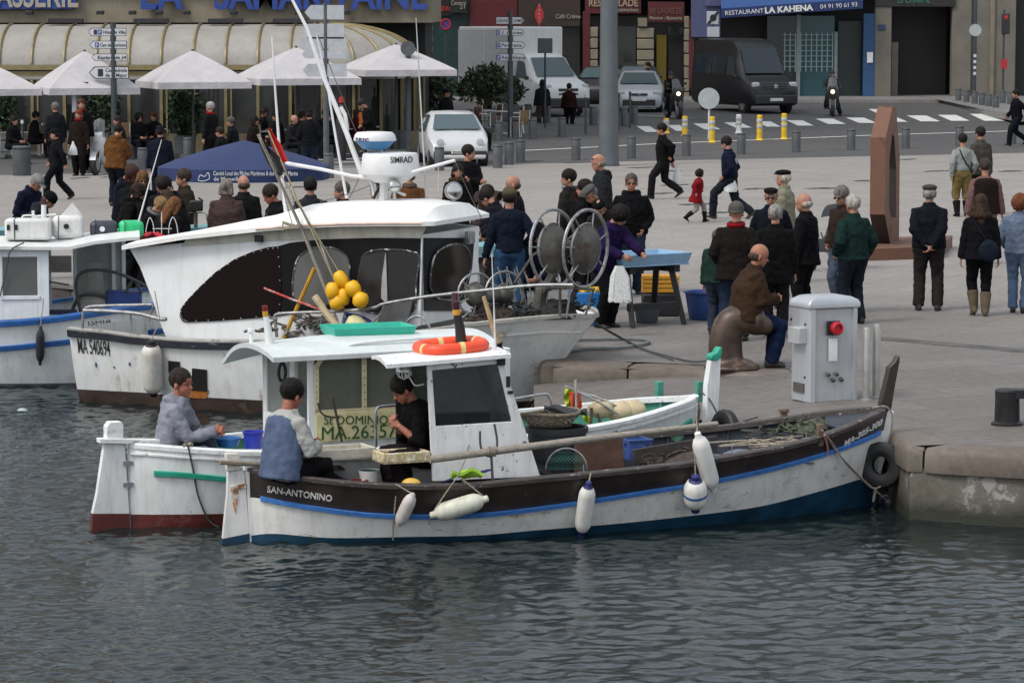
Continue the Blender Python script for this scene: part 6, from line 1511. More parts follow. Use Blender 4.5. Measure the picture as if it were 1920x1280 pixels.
 if hs in('short','long','bob','bun','curly','pony')or hs.startswith('cap'):
  if not hs.startswith('cap'):ell(mb,HD(-.018,0,.154),SH((.108,.090,.100)),QH)
  else:ell(mb,HD(-.03,0,.125),SH((.092,.087,.078)),QH)
  if hs in('long','pony'):mb.tube([HD(-.06,0,.12),HD(-.085,0,.0),HD(-.085,0,-.12),HD(-.08,0,-.24)],[.075*k,.085*k,.075*k,.04*k],12)
  if hs=='long':
   for s_ in(1,-1):mb.tube([HD(-.0,.07*s_,.14),HD(-.015,.085*s_,.03),HD(-.03,.08*s_,-.10)],[.03*k,.034*k,.02*k],8)
  if hs=='bob':
   for s_ in(1,0,-1):mb.tube([HD(-.04,.05*s_,.13),HD(-.045-.02*(s_==0),.075*s_,.02)],[.055*k,.042*k],10)
  if hs=='bun':ell(mb,HD(-.10,0,.20),SH((.045,.045,.045)),QH)
  if hs=='curly':ell(mb,HD(-.03,0,.13),SH((.118,.108,.115)),QH)
  organic(mb,'hair',hm,root,vh,smooth=2,disp=.014 if hs!='curly' else .03,tex=HAIRT)
 elif hs=='bald':
  ell(mb,HD(-.034,0,.098),SH((.086,.0875,.056)),QH);organic(mb,'hair',hm,root,vh,smooth=2,disp=.006,tex=HAIRT)
 elif hs=='buzz':
  ell(mb,HD(-.016,0,.150),SH((.105,.086,.098)),QH);organic(mb,'hair',hm,root,vh,smooth=2,disp=.003,tex=HAIRT)
 if hs=='beanie' or hs=='hoodup':
  m2=cloth(hc)
  if hs=='beanie':ell(mb,HD(-.014,0,.165),SH((.108,.090,.086)),QH);mb.tube([HD(-.014+.098*math.cos(a),.083*math.sin(a),.132+.012*math.cos(a))for a in[2*PI*j/16 for j in range(16)]],.016*k,7,closed=True)
  else:ell(mb,HD(-.03,0,.13),SH((.125,.110,.135)),QH);mb.tube([HD(-.04,0,.06),T(-.04,0,.47)],[.10*k,.12*k],12)
  organic(mb,'beanie' if hs=='beanie' else 'hood',m2,root,vh,smooth=2,disp=.008)
 if hs.startswith('cap'):
  cm=cloth(hair[2]);mb=MB()
  if hs=='capflat':
   ell(mb,HD(-.006,0,.200),SH((.118,.098,.038)),QH);ell(mb,HD(-.015,0,.183),SH((.104,.090,.04)),QH);ell(mb,HD(.095,0,.178),SH((.04,.062,.010)),QH)
  elif hs=='capball':
   ell(mb,HD(-.012,0,.165),SH((.107,.088,.080)),QH);ell(mb,HD(.115,0,.152),SH((.055,.060,.008)),QH)
  else:
   ell(mb,HD(-.012,0,.18),SH((.106,.090,.055)),QH)
  organic(mb,'cap',cm,root,vh,smooth=1)
 if 'glasses' in extras or 'glasses_top' in extras:
  dz=.112 if 'glasses' in extras else .185;dx=.090 if 'glasses' in extras else .070;mb=MB()
  for s_ in(1,-1):ell(mb,HD(dx,.030*s_,dz),SH((.008,.024,.016)),QH,10,6)
  mb.tube([HD(-.01,.083,dz+.004),HD(dx-.01,.058,dz+.004),HD(dx,0,dz+.006),HD(dx-.01,-.058,dz+.004),HD(-.01,-.083,dz+.004)],.003*k,5);mb.build('glasses',mat('lens_black',(.01,.01,.012),.15),root)
 for ex in extras:
  if isinstance(ex,tuple)and ex[0]=='scarf':
   mb=MB();mb.tube([HD(-.02+.085*math.cos(a),.082*math.sin(a),-.018+.012*math.cos(a))for a in[2*PI*j/16 for j in range(16)]],.032*k,8,closed=True);organic(mb,'scarf',cloth(ex[1]),root,.012,smooth=2,disp=.008)
  if isinstance(ex,tuple)and ex[0]=='vest':
   mb=MB();mb.loft([ringT(h,w*bulk,d*bulk,f)for h,w,d,f in((.50,.10,.09,0),(.46,.165,.125,0),(.40,.186,.142,0),(.2,.192,.146,.004),(.0,.198,.150,.008),(-.09,.20,.15,0))]);organic(mb,'vest',cloth(ex[1]),root,max(.013,vox),smooth=3,disp=.02)
  if isinstance(ex,tuple)and ex[0]=='bagstrap':
   mb=MB();mb.tube(crom([T(-.11,.12,.46),T(-.15,.0,.28),T(-.15,-.12,.08)],5),.012*k,6);mb.build('bag_strap',cloth(ex[1]),root)
   mb=MB();ell(mb,T(-.19,-.10,.02),S((.06,.15,.16)),Q);organic(mb,'shoulder_bag',cloth(ex[1]),root,.016,smooth=3,disp=.02)
  if isinstance(ex,tuple)and ex[0]=='strap':
   mb=MB();mb.tube(crom([T(-.09,.10,.50),T(-.15,.03,.30),T(-.15,-.12,.08),T(-.05,-.2,.0)],5),.016*k,6);mb.build('strap',cloth(ex[1]),root)
  if isinstance(ex,tuple)and ex[0]=='stripe':
   for i in(0,1):
    s,e,w=arms[i];n_=Vector((0,(1,-1)[i],0));mb=MB();mb.tube([s+n_*.06*k+Vector((0,0,.03)),s.lerp(e,.5)+n_*.058*k,e+n_*.052*k,e.lerp(w,.5)+Vector((-.045*k,0,-.02)),w+Vector((-.04*k,0,-.01))],.014*k,6);mb.build('sleeve_stripe',cloth(ex[1]),root)
  if isinstance(ex,tuple)and ex[0]=='number':
   text('lettering',ex[1],cloth('#c8ccd6'),root,T(-.150,.10,.26),Q@Vector((0,-1,0)),Q@Vector((0,0,1)),.17*k,extr=.012)
  if isinstance(ex,tuple)and ex[0]=='badge':
   text('lettering',ex[1],cloth('#d8d8d8'),root,T(.150,-.06,.31),Q@Vector((0,1,0)),Q@Vector((0,0,1)),.05*k,extr=.012)
  if ex=='collar_fur':
   mb=MB();mb.tube([HD(-.03+.11*math.cos(a),.105*math.sin(a),-.03)for a in[2*PI*j/14 for j in range(14)]],.045*k,8,closed=True);organic(mb,'fur_collar',cloth('#4a3a2c'),root,.014,smooth=1,disp=.04,tex=HAIRT)
 root['_h']=[list(arms[0][2]),list(arms[1][2])]
 return root
def stand(px,ytop,H,z=0.0):
 """ground point of a standing person whose head top is seen at (px, ytop)"""
 d=ray(px,ytop);t=(z+H*.995-CAMH)/d.z;p=CAMP+d*t;return Vector((p.x,p.y,z))
# who stands where
GP='people standing on the quay'
def crowd():
 A=person;p=pose;st=stand
 W_=lambda px,py,z=0:G(px,py,z)
 A('man in navy jacket with pale sleeve stripes and grey cap, hands clasped behind his back',W_(1740,582),82,1.74,p('back',feet=((.0,.13,0),(-.02,-.13,0)),footpitch=(0,0)),('#191c26',.50,'jacket'),'#373231','#1d1a19',('capflat','#8a8580','#55524e'),vox=.011,group=GP,bulk=1.12,extras=(('stripe','#7d8080'),),face_detail=True)
 A('woman with long brown hair, black coat and beige boots, a dark bag on her back',W_(1836,592),88,1.64,p('stand',feet=((.06,.07,.02),(-.04,-.08,0)),footpitch=(-20,0),tight=.72),('#15151a',.47,'coat'),'#101013','#7b6d58',('long','#37261b'),vox=.011,group=GP,boots='#7d6f5a',extras=('collar_fur',('bagstrap','#20283a')))
 A('woman in pale blue jacket and light jeans with auburn hair at the right edge',W_(1908,586),70,1.62,p('stand',feet=((.03,.08,0),(-.02,-.1,0)),hands=((.2,.2,.95),(.1,-.25,.85)),tight=.85),('#7f90ab',.50,'jacket'),'#7791b3','#191818',('curly','#6b3d24'),vox=.012,group=GP)
 A('man in dark brown waistcoat with pink sleeves walking away',st(1848,299,1.72),95,1.72,p('stand',hands=((.0,.3,.82),(.02,-.3,.82))),('#8c6a66',.52,'shirt'),'#8b7566',hair=('short','#3b332c'),vox=.014,group=GP,extras=(('vest','#2b1e1c'),),bulk=1.1)
 A('young woman in white top and yellow plaid shorts with dark boots',st(1806,252,1.66),100,1.66,p('stand',hands=((.0,.24,.85),(.1,-.22,.9)),crop=.75),('#b4bab6',.56,'sweater'),'#8f7d4b','#191516',('short','#17120f'),vox=.014,group=GP,boots='#191516',bulk=.86,extras=(('strap','#33261e'),))
 A('man in grey brown jacket beside the young woman in white',st(1840,239,1.78),120,1.78,p('stand'),('#5b564e',.46,'jacket'),'#2c2a28',hair=('short','#1a1512'),vox=.015,group=GP)
 A('man in dark clothes striding past the last bollards at the right edge',st(1908,165,1.78),200,1.78,p('walk'),('#12141a',.48,'coat'),'#171b26',hair=('short','#1a1512'),vox=.018,group=GP)
 A('white haired man in dark green jacket seen from behind',st(1602,367,1.70),120,1.70,p('stand',hands=((.12,.22,.95),(.1,-.26,.9)),feet=((0,.09,0),(-.02,-.1,0))),('#1d3a36',.50,'jacket'),'#222936',hair=('short','#a9a39b'),vox=.011,group=GP,bulk=1.08)
 A('man in brown leather jacket with sunglasses behind the green jacket',st(1584,349,1.74),215,1.74,p('pockets',head=(10,12)),('#3b2e28',.52,'jacket'),'#5c6b80',hair=('short','#6c6761'),vox=.012,group=GP,extras=('glasses',),bulk=1.12)
 A('balding man with white hair in a black coat, second from the grey stroller',st(1514,363,1.70),150,1.70,p('stand',head=(15,5)),('#131316',.44,'coat'),'#191a1f',hair=('bald','#a59f98'),vox=.012,group=GP,bulk=1.06)
 A('man in cream jacket and black flat cap',st(1473,319,1.72),160,1.72,p('stand'),('#a09c86',.48,'jacket'),'#3a3a40',hair=('capflat','#a9a39b','#1b1b1d'),vox=.013,group=GP,bulk=1.1)
 A('man in navy coat with black cap and dark glasses facing the water',st(1446,352,1.68),262,1.68,p('pockets',head=(0,5)),('#161b28',.50,'coat'),'#22242c',hair=('capflat','#6c6761','#121214'),vox=.012,group=GP,extras=('glasses',))
 A('grey haired man in a long black coat seen from behind',st(1454,386,1.66),85,1.66,p('stand'),('#121214',.40,'coat'),'#28262a',hair=('short','#8a8580'),vox=.011,group=GP,bulk=1.08)
 A('man in dark brown coat with grey beanie and red scarf',st(1380,380,1.74),78,1.74,p('pockets'),('#251e1b',.44,'coat'),'#2b3a58',hair=('beanie','#6d6a66'),vox=.011,group=GP,bulk=1.12,extras=(('scarf','#a51622'),))
 A('person in green jacket mostly hidden by the red scarf man',st(1345,432,1.34),60,1.34,p('stand'),('#26443b',.5,'jacket'),'#3a4558',hair=('short','#5c5650'),vox=.013,group=GP,bulk=1.15)
 b=G(1412,692);
 o=A('bald man in brown jacket and blue trousers sitting on the iron mooring post',G(1432,690)+Vector((-.08,.12,0)),12,1.74,p('sit',hip=.64,hipx=-.14,lean=12,feet=((.22,.10,.0),(.16,-.1,0)),hands=((.20,.12,.80),(.22,-.08,.80)),head=(-10,10)),('#4a3626',.5,'jacket'),'#19294c','#211815',('bald','#4a3d35'),vox=.009,bulk=1.36,skin='#9c6a52')
 GW='people walking across the square'
 A('man in black jacket striding left',st(1246,227,1.72),178,1.72,p('walk',hands=((-.14,.2,.95),(-.18,-.24,.80))),('#101013',.48,'jacket'),'#1e1f22',hair=('short','#15110e'),vox=.014,group=GW,bulk=1.1)
 A('small girl in a red checked coat and dark boots running',st(1306,314,1.08),10,1.08,p('walk',tight=.7,hands=((.2,.3,1.0),(-.1,-.35,.95)),lean=10),('#9a1824',.36,'dress'),'#b0a8a0',hair=('curly','#1d1412'),vox=.012,group=GW,boots='#1d1815')
 A('man in navy tracksuit top with a white number on the back',st(1370,247,1.74),165,1.74,p('walk',feet=((.34,.07,.01),(-.42,-.07,.06)),hip=.83,head=(-20,10),hands=((.1,.25,.86),(.06,-.22,.80))),('#141c36',.47,'jacket'),'#272c38','#3a2b20',('short','#1d1412'),vox=.013,group=GW,extras=(('stripe','#2a2f86'),('number','12')))
 A('woman in dark uniform and cap walking left',st(108,238,1.60),182,1.60,p('walk',feet=((.28,.08,.01),(-.30,-.08,.04)),hip=.88),('#14161c',.48,'jacket'),'#14161c',hair=('capball','#15110e','#14161c'),vox=.014,group=GW)
 A('man in dark grey coat walking towards the terrace',st(104,193,1.76),120,1.76,p('stand'),('#22252a',.42,'coat'),'#1b1d21',hair=('short','#6c6761'),vox=.017,group=GW,bulk=1.1)
 A('red haired woman in a long brown coat with red scarf',st(148,206,1.66),255,1.66,p('stand'),('#2a1f1c',.32,'coat'),'#1b1716',hair=('bob','#6e3520'),vox=.017,group=GW,extras=(('scarf','#8a2018'),))
 A('man in ochre jacket with grey hood beside the scooter',st(216,233,1.74),70,1.74,p('front'),('#7b5028',.46,'hoodie'),'#1d2430',hair=('short','#15110e'),vox=.014,group=GW,bulk=1.15)
 A('person in navy uniform jacket with round badges',st(300,236,1.72),95,1.72,p('stand'),('#1a1d2e',.48,'jacket'),'#1a1d2e',hair=('capball','#15110e','#1a1d2e'),vox=.014,group=GW)
 A('man in black jacket and jeans standing with his back to the terrace',st(580,205,1.76),92,1.76,p('pockets'),('#15171c',.50,'jacket'),'#2a3647',hair=('capball','#221814','#221f24'),vox=.015,group=GW,bulk=1.08)
 GM='shoppers at the fish stalls'
 A('man in black padded parka and sunglasses facing the water',st(1184,326,1.76),268,1.76,p('pockets'),('#121316',.50,'parka'),'#2e4058',hair=('buzz','#4d4641'),vox=.011,group=GM,bulk=1.16,extras=('glasses',('badge','HH')),skin='#a06b56')
 A('tall man in grey hooded jacket with glasses pushed up',st(1130,289,1.82),188,1.82,p('stand',head=(0,12)),('#2e3134',.5,'hoodie'),'#22242c',hair=('bald','#7b756f'),vox=.012,group=GM,extras=('glasses_top',),bulk=1.08)
 A('man in camouflage jacket with white hood and red strap',st(1070,319,1.74),150,1.74,p('stand',head=(40,0)),('#2f302c',.52,'hoodie'),'#17171a',hair=('short','#15110e'),vox=.012,group=GM,extras=(('scarf','#9a9ca2'),('strap','#7e1626')),bulk=1.05)
 A('person in dark coat with grey flat cap behind the woman in purple',st(1128,341,1.68),215,1.68,p('lookdown',lean=10),('#15151a',.44,'coat'),'#17171a',hair=('capflat','#6c6761','#6a6966'),vox=.012,group=GM)
 A('person in brown hooded coat and black beret bending over',st(1136,362,1.62),250,1.62,p('lookdown',lean=18),('#2d2a24',.44,'hoodie'),'#1f1f22',hair=('capb','#15110e','#111114'),vox=.012,group=GM,bulk=1.1)
 A('woman in purple sweater reaching over the pale blue fish table',Vector((1.20,41.6,0)),325,1.68,p('lookdown',lean=17,hip=.92,hands=((.60,.06,1.0),(.46,-.24,1.0)),elbow=((-.2,.6,-.8),(-.2,-.6,-.8))),('#2c1a4e',.46,'sweater'),'#15161c',hair=('curly','#15110e'),vox=.011,group=GM,bulk=1.12)
 A('man in navy shirt and jeans with a khaki cap holding a thin rod',Vector((-.03,42.2,0)),100,1.80,p('stand',hands=((.05,.32,.80),(.14,-.22,1.0)),feet=((0,.1,0),(-.02,-.12,0))),('#192236',.52,'shirt'),'#3c5e84',hair=('capball','#221814','#6a6248'),vox=.011,group=GM,bulk=.9)
 A('bald man in black jacket partly behind the khaki cap man',st(966,330,1.72),190,1.72,p('stand'),('#17181c',.5,'jacket'),'#22242c',hair=('bald','#4d3d33'),vox=.013,group=GM)
 A('person in hooded dark coat sitting behind the net hauler',Vector((.38,42.6,0)),250,1.66,p('sit',hip=.56,lean=12),('#1c2130',.5,'hoodie'),'#28303f',hair=('hoodup','#1b1b1f'),vox=.013,group=GM,bulk=1.1)
 A('young man in black top with crossed arms beside the pram',st(876,273,1.78),300,1.78,p('crossed',head=(40,0)),('#131317',.5,'shirt'),'#1d1d22',hair=('short','#1b1411'),vox=.012,group=GM)
 A('woman with brown fur collar next to the crossed arms man',st(858,308,1.60),280,1.60,p('stand'),('#1d1917',.45,'coat'),'#1d1d22',hair=('bob','#1f1713'),vox=.013,group=GM,extras=('collar_fur',))
 A('person in grey with a cap pushing the pram',st(930,345,1.62),200,1.62,p('front'),('#1f2229',.5,'jacket'),'#1d1d22',hair=('short','#221814'),vox=.013,group=GM)
 A('woman in camel coat with fur collar seen from behind',st(768,316,1.70),95,1.70,p('pockets'),('#7b5230',.45,'coat'),'#1d1d22',hair=('short','#1f1713'),vox=.013,group=GM,extras=(('scarf','#6b6054'),))
 A('grey haired man looking left behind the wheelhouse roof',st(645,342,1.70),190,1.70,p('stand'),('#1b1c21',.5,'coat'),'#1d1d22',hair=('short','#57534f'),vox=.013,group=GM)
 A('man in dark grey jacket with black hair, back turned, above the wheelhouse',st(582,334,1.74),95,1.74,p('stand'),('#33353a',.5,'jacket'),'#1d1d22',hair=('short','#151210'),vox=.013,group=GM)
 A('ruddy man in dark suit and blue shirt looking down left',st(519,345,1.74),205,1.74,p('stand',head=(0,22)),('#17161a',.5,'jacket'),'#1d1d22',hair=('short','#2a1d17'),vox=.012,group=GM,skin='#a5634f',inner='#7f94ad')
 A('person in mauve brown coat under the blue parasol',st(424,338,1.66),80,1.66,p('stand'),('#5b4a46',.42,'coat'),'#2b2b30',hair=('bob','#7a716a'),vox=.013,group=GM,bulk=1.25)
 A('man in dark jacket right of the mauve coat',st(458,330,1.70),120,1.70,p('stand'),('#1f211f',.45,'jacket'),'#1d1d22',hair=('bald','#4d3d33'),vox=.013,group=GM,bulk=1.1)
 GL='shoppers crowding the left stall'
 A('man with short brown hair in navy coat, leftmost of the crowd by the blue parasol',st(228,305,1.76),340,1.76,p('lookdown',lean=6),('#15182a',.5,'coat'),'#1d1d22',hair=('short','#3b281d'),vox=.012,group=GL)
 A('woman with dark red hair in black coat, back turned, in the crowd',st(246,316,1.70),60,1.70,p('stand'),('#16171b',.44,'coat'),'#1d1d22',hair=('bob','#331a14'),vox=.012,group=GL)
 A('blonde woman with sunglasses in the crowd',st(266,321,1.66),285,1.66,p('stand',head=(0,10)),('#1d1d20',.5,'coat'),'#1d1d22',hair=('long','#6a4b2c'),vox=.012,group=GL,extras=('glasses',))
 A('smiling woman in grey knit hat in the crowd',st(292,336,1.60),320,1.60,p('lookdown'),('#1b1c22',.5,'coat'),'#1d1d22',hair=('beanie','#54565e'),vox=.012,group=GL,skin='#a8735c')
 A('dark bearded man in black jacket at the right of the crowd',st(330,326,1.76),215,1.76,p('lookdown',lean=8),('#121216',.5,'jacket'),'#1d1d22',hair=('short','#17120f'),vox=.012,group=GL,inner='#a0a0a0')
 A('fair haired woman in glasses with a white scarf bending over',st(272,362,1.56),340,1.56,p('lookdown',lean=16),('#121216',.5,'coat'),'#1d1d22',hair=('short','#8a6f4c'),vox=.011,group=GL,extras=(('scarf','#8f9096'),))
 A('woman with long light brown hair and dark coat nearest the water',st(310,366,1.58),60,1.58,p('lookdown',lean=12),('#141418',.5,'coat'),'#1d1d22',hair=('long','#6b4526'),vox=.011,group=GL)
 A('person with a brown bob between the blonde and the bearded man',st(255,345,1.58),30,1.58,p('stand'),('#1d1b1c',.5,'coat'),'#1d1d22',hair=('bob','#2b1c16'),vox=.012,group=GL)
 A('old man in navy jacket and white cap at far left',st(44,318,1.70),330,1.70,p('lookdown',lean=16),('#161b36',.5,'jacket'),'#22242c',hair=('capball','#8a8580','#a8a8a4'),vox=.012,group=GL,bulk=1.15)
 A('person in grey coat and black beanie bending at far left',st(54,348,1.60),350,1.60,p('lookdown',lean=24),('#33343c',.5,'hoodie'),'#22242c',hair=('beanie','#14141a'),vox=.012,group=GL,bulk=1.1)
def crowd_more():
 A=person;p=pose;st=stand;GL='shoppers crowding the left stall';GM='shoppers at the fish stalls'
 A('woman with black hair between the blonde and the dark bearded man',st(306,330,1.66),250,1.66,p('stand',head=(0,15)),('#17171b',.45,'coat'),'#1d1d22',hair=('bob','#1b1411'),vox=.013,group=GL)
 A('tall man in olive coat behind the dark bearded man',st(348,318,1.76),200,1.76,p('stand'),('#3a352a',.45,'coat'),'#1d1d22',hair=('short','#3b3028'),vox=.013,group=GL)
 A('person in black padded jacket at the left side of the crowd',st(232,340,1.62),10,1.62,p('lookdown'),('#121215',.45,'parka'),'#1d1d22',hair=('short','#1b1411'),vox=.013,group=GL)
 A('woman in brown fur trimmed hood at the right side of the crowd',st(338,352,1.60),150,1.60,p('lookdown'),('#15130f',.45,'coat'),'#1d1d22',hair=('bob','#35241a'),vox=.012,group=GL,extras=('collar_fur',))
 A('person in black behind the camouflage jacket',st(1100,338,1.70),170,1.70,p('stand'),('#0f0f12',.45,'coat'),'#1d1d22',hair=('short','#1b1411'),vox=.013,group=GM)
 A('person in dark jacket leaning over between the pram and the khaki cap',st(940,348,1.64),160,1.64,p('lookdown'),('#1b1d24',.45,'jacket'),'#1d1d22',hair=('short','#1b1411'),vox=.013,group=GM)
crowd()
crowd_more()
def boatmen():
 F=DF;r=math.degrees(F.a)
 c=F.W(Vector((F.pl(322,836,-.62).x,-.60,0)));
 sheer_z=c.z+.80
 A=person
 zs=F.W(Vector((0,0,DH.sheer(.18)))).z
 q=F.pl(312,826,.08);base=F.W(Vector((q.x,.08,0)));hz=.56;base.z=zs-.19-hz+.11
 A('man in grey hooded sweatshirt sitting on the white boat\'s gunwale',base,-8,1.80,pose('sit',hip=hz,lean=14,feet=((.36,.24,.27),(.40,.10,.24)),hands=((.46,.10,.78),(.46,-.01,.79)),curl=(55,55),head=(-22,-4)),('#b2b5c2',.5,'hoodie'),'#5c6b7d','#1c1b1b',('buzz','#2c211b'),vox=.008,bulk=1.0,skin='#9c6350',face_detail=True)
 F=AF;q=F.pl(530,884,-.30);base=F.W(Vector((q.x,-.22,0)));zs=F.W(Vector((0,0,AH.sheer(.1)))).z;hz=.50;base.z=zs+.0-hz+.10
 A('man in blue grey sweater with white sleeves sitting in the stern',base,48,1.76,pose('sit',hip=hz,lean=10,feet=((.40,.13,0),(.42,-.12,0)),hands=((.40,.07,.66),(.36,-.12,.70)),head=(-8,12),curl=(55,50)),('#dcdcd6',.5,'sweater'),'#17171b','#17171b',('short','#15100e'),vox=.008,bulk=.95,skin='#9c604d',extras=(('vest','#7282a4'),))
 q=F.pl(822,850,-.22);base=F.W(Vector((q.x,-.06,0)));base.z=WZ+.25
 A('man in black sweater sitting hunched in the wheelhouse doorway',base,200,1.72,pose('sit',hip=.50,lean=22,sleeve=.35,feet=((.30,.14,0),(.34,-.12,0)),hands=((.36,.06,.78),(.36,-.06,.80)),head=(0,24),curl=(60,60)),('#111113',.5,'sweater'),'#2a2228','#17171b',('short','#17120f'),vox=.008,bulk=1.1,skin='#9a6350')
boatmen()
# on the quay
def GS(px,py):
 z=0.0
 for _ in range(70):
  p=G(px,py,z);z=zg(p.x,p.y)
 return G(px,py,z)
def ppmx(p):return FPX/p.y
CHALK=mat('chalk_white',0);GALV=MATS['galvanised']
def quay_things():
 b=G(1372,690);t=thing('mooring_post','big rust brown iron mooring post with a horn, the bald man sits on it','mooring post',b)
 m=mat('iron_brown_smooth',(.075,.050,.036),.42,.35,var=.35,scale=4,wear=(.16,.11,.08),wearamt=.42,wscale=3,bump=.004,bscale=20)
 o=lambda x,y,dy=0:PY(x,y,b.y+dy)-b
 mb=MB();mb.lathe([(.32,-.02),(.33,.03),(.27,.06),(.21,.10)],n=28);mb.tube(crom([o(1362,688),o(1360,650),o(1363,622),o(1374,603),o(1400,598),o(1425,604)],6),[.205-.0013*i for i in range(31)],18)
 mb.loft([MB().ring(o(1402,600),(1,0,-.1),.15,18),MB().ring(o(1425,606),(1,0,-.12),.14,18),MB().ring(o(1442,610),(1,0,-.1),.11,18),MB().ring(o(1451,611),(1,0,-.1),.05,18)])
 organic(mb,'post_body',m,t,.022,smooth=3)
 b=G(1545,748);t=thing('power_pedestal','brushed metal power pedestal with a red round socket','pedestal',b,R(24))
 alu=mat('brushed_alu',(.52,.54,.56),.38,.55,var=.08,scale=3,bump=.0015,bscale=50,stretch=(1,1,.2));alu2=mat('alu_panel',(.46,.475,.48),.45,.4,var=.06,scale=4,dirt=.2)
 w,d,h=.60,.40,.98;mb=MB()
 mb.box((0,0,h/2),(w-.12,d-.02,h));mb.build('panel',alu2,t,bevel=.004)
 for sx in(-1,1):
  mb=MB();rg=[(sx*(w/2-.07),-d/2-.012),(sx*(w/2-.02),-d/2-.005),(sx*w/2,-d/2+.04),(sx*w/2,d/2-.04),(sx*(w/2-.02),d/2+.005),(sx*(w/2-.07),d/2+.012)]
  mb.prism([(x,y,.0)for x,y in rg],(0,0,h+.004));mb.build('corner_profile',alu,t,smooth=50)
 mb=MB();rows=[]
 for zz,s_ in((h+.006,1.0),(h+.05,1.01),(h+.09,.94),(h+.125,.70),(h+.135,.45)):
  rows.append([(sx*(w/2+.012)*(s_ if True else 1),sy*(d/2+.018)*(s_**.5),zz)for sx,sy in((-1,-1),(1,-1),(1,1),(-1,1))])
 mb.loft(rows);mb.build('lid',alu,t,smooth=50,bevel=.012)
 mb=MB();mb.box((-.02,-d/2-.02,.78),(.15,.03,.15));s1=mb.build('socket_plate',M_BLACK,t,bevel=.004)
 mb=MB();mb.lathe([(.068,0),(.07,.045),(.05,.06),(.045,.03),(.01,.03)],n=20);o_=mb.build('red_socket',mat('socket_red',(.50,.012,.03),.4),t,smooth=40);o_.location=(-.0,-d/2-.035,.78);o_.rotation_euler=(R(90),0,0)
 mb=MB();mb.box((-.02,-d/2-.016,.55),(.10,.012,.24));mb.build('notice',mat('notice_white',(.7,.7,.7),.5),t)
 for x,z in((-.06,.30),(.04,.30),(0,.24),(.10,.24)):mb=MB();mb.cyl((x-.02,-d/2-.01,z),(x-.02,-d/2-.04,z-.02),.022,n=12);mb.build('outlet',mat('outlet_dark',(.08,.07,.06),.5),t)
 mb=MB();mb.box((-w/2-.045,-.02,.70),(.09,.24,.17));mb.build('side_box',alu2,t,bevel=.006)
 mb=MB();mb.box((-w/2-.006,0,.14),(.02,.22,.10));mb.build('side_grille',mat('outlet_dark',0),t);
 for z in(.82,.26):mb=MB();mb.cyl((-w/2-.012,-.12,z),(-w/2+.01,-.12,z),.012,n=10);mb.build('lock',M_BLACK,t)
 for x0,y0,yt,lab in((1623,750,612,'left of two plain steel posts beside the power pedestal'),(1642,744,606,'right of two plain steel posts beside the power pedestal')):
  b=G(x0+.5,y0);h=(y0-yt)/ppmx(b);t=thing('steel_post',lab,'post',b,group='steel posts by the pedestal');mb=MB();mb.lathe([(.040,0),(.040,h-.02),(.034,h-.004),(.01,h)],n=20);mb.build('tube',mat('brushed_post',(.40,.39,.36),.35,.6,var=.12,scale=5),t,smooth=40);mb=MB();mb.lathe([(.06,0),(.06,.01),(.042,.014)],n=20);mb.build('base_flange',mat('brushed_post',0),t,smooth=40)
 b=G(1888,796);t=thing('mooring_bitt','black iron mooring bitt at the right edge of the picture','mooring bitt',b);s=1/ppmx(b);mb=MB();m=mat('iron_black',(.018,.018,.02),.45,.3,var=.3,scale=6)
 for dx in(0,118):mb.lathe([(30*s,0),(30*s,.02),(24*s,.04),(23*s,.28),(24*s,.34),(20*s,.36),(.01,.365)],c=(dx*s,0,0),n=24)
 mb.box((59*s,0,.315),(120*s,38*s,.085));mb.build('bitt_body',m,t,smooth=40)
 m=mat('corten',(.15,.070,.042),.65,.1,var=.12,scale=2,wear=(.11,.048,.03),wearamt=.42,wscale=2,bump=.001)
 c=G(1664,487);t=thing('sculpture','tall rust brown steel sculpture shaped like an upright open ring','sculpture',c,0)
 ang=R(73);d=Vector((math.cos(ang),math.sin(ang),0));n=Vector((d.y,-d.x,0));s=1/ppmx(c);th=29*s
 out=[(0,.53),(0,1.82),(.62,2.32),(.95,2.30),(1.35,1.45),(1.38,.0),(1.10,0),(.55,0)]
 inn=[(.38,.62),(.36,1.45),(.60,1.86),(.80,1.80),(1.02,1.25),(1.04,.42),(.92,.42),(.60,.45)]
 P=lambda q,off:d*q[0]+Vector((0,0,q[1]))-n*off
 vs=[P(q,0)for q in out]+[P(q,0)for q in inn]+[P(q,th)for q in out]+[P(q,th)for q in inn];k=8;fs=[]
 for i in range(k):
  j=(i+1)%k;fs+=[(i,j,k+j,k+i),(2*k+i,3*k+i,3*k+j,2*k+j),(i,2*k+i,2*k+j,j),(k+i,k+j,3*k+j,3*k+i)]
 mb=MB();mb.add(vs,fs);mb.m=[1 if q%4==3 or(q%4==2 and q//4==7)else 0 for q in range(len(fs))];mb.build('ring',[m,mat('corten_shade',(.03,.018,.015),.7)],t,smooth=0,bevel=.004)  # shade of the opening and slanted underside painted in as darker steel
 mb=MB();mb.prism([P((.30,.5),-.001+th*.2),P((.62,.0),-.001+th*.2),P((.95,0),th*.2),P((.7,.5),th*.2)],n*-th*.6);mb.build('foot',mat('corten_shade',(.05,.028,.024),.6),t,smooth=0)
 b0,b1=G(1628,489),G(1764,484);mb=MB();dd=Vector((0.25,2.6,0));mb.prism([b0-c,b1-c,b1-c+dd+Vector((.3,0,0)),b0-c+dd],(0,0,.20));mb.build('plinth',m,t,bevel=.006)
 t.location.z=0
 for o_ in kids(t):
  if o_.name.startswith(('ring','foot')):o_.location=(0,.45,.19)
 mb=MB();a,b,=G(1652,638),G(1990,668);dd=Vector((.05,.45,0));mb.prism([a,b,b+dd,a+dd],(0,0,.006));o_=mb.build('drain_channel',mat('drain_dark',(.085,.078,.07),.7,var=.3,scale=3),None);tag(o_,kind='structure')
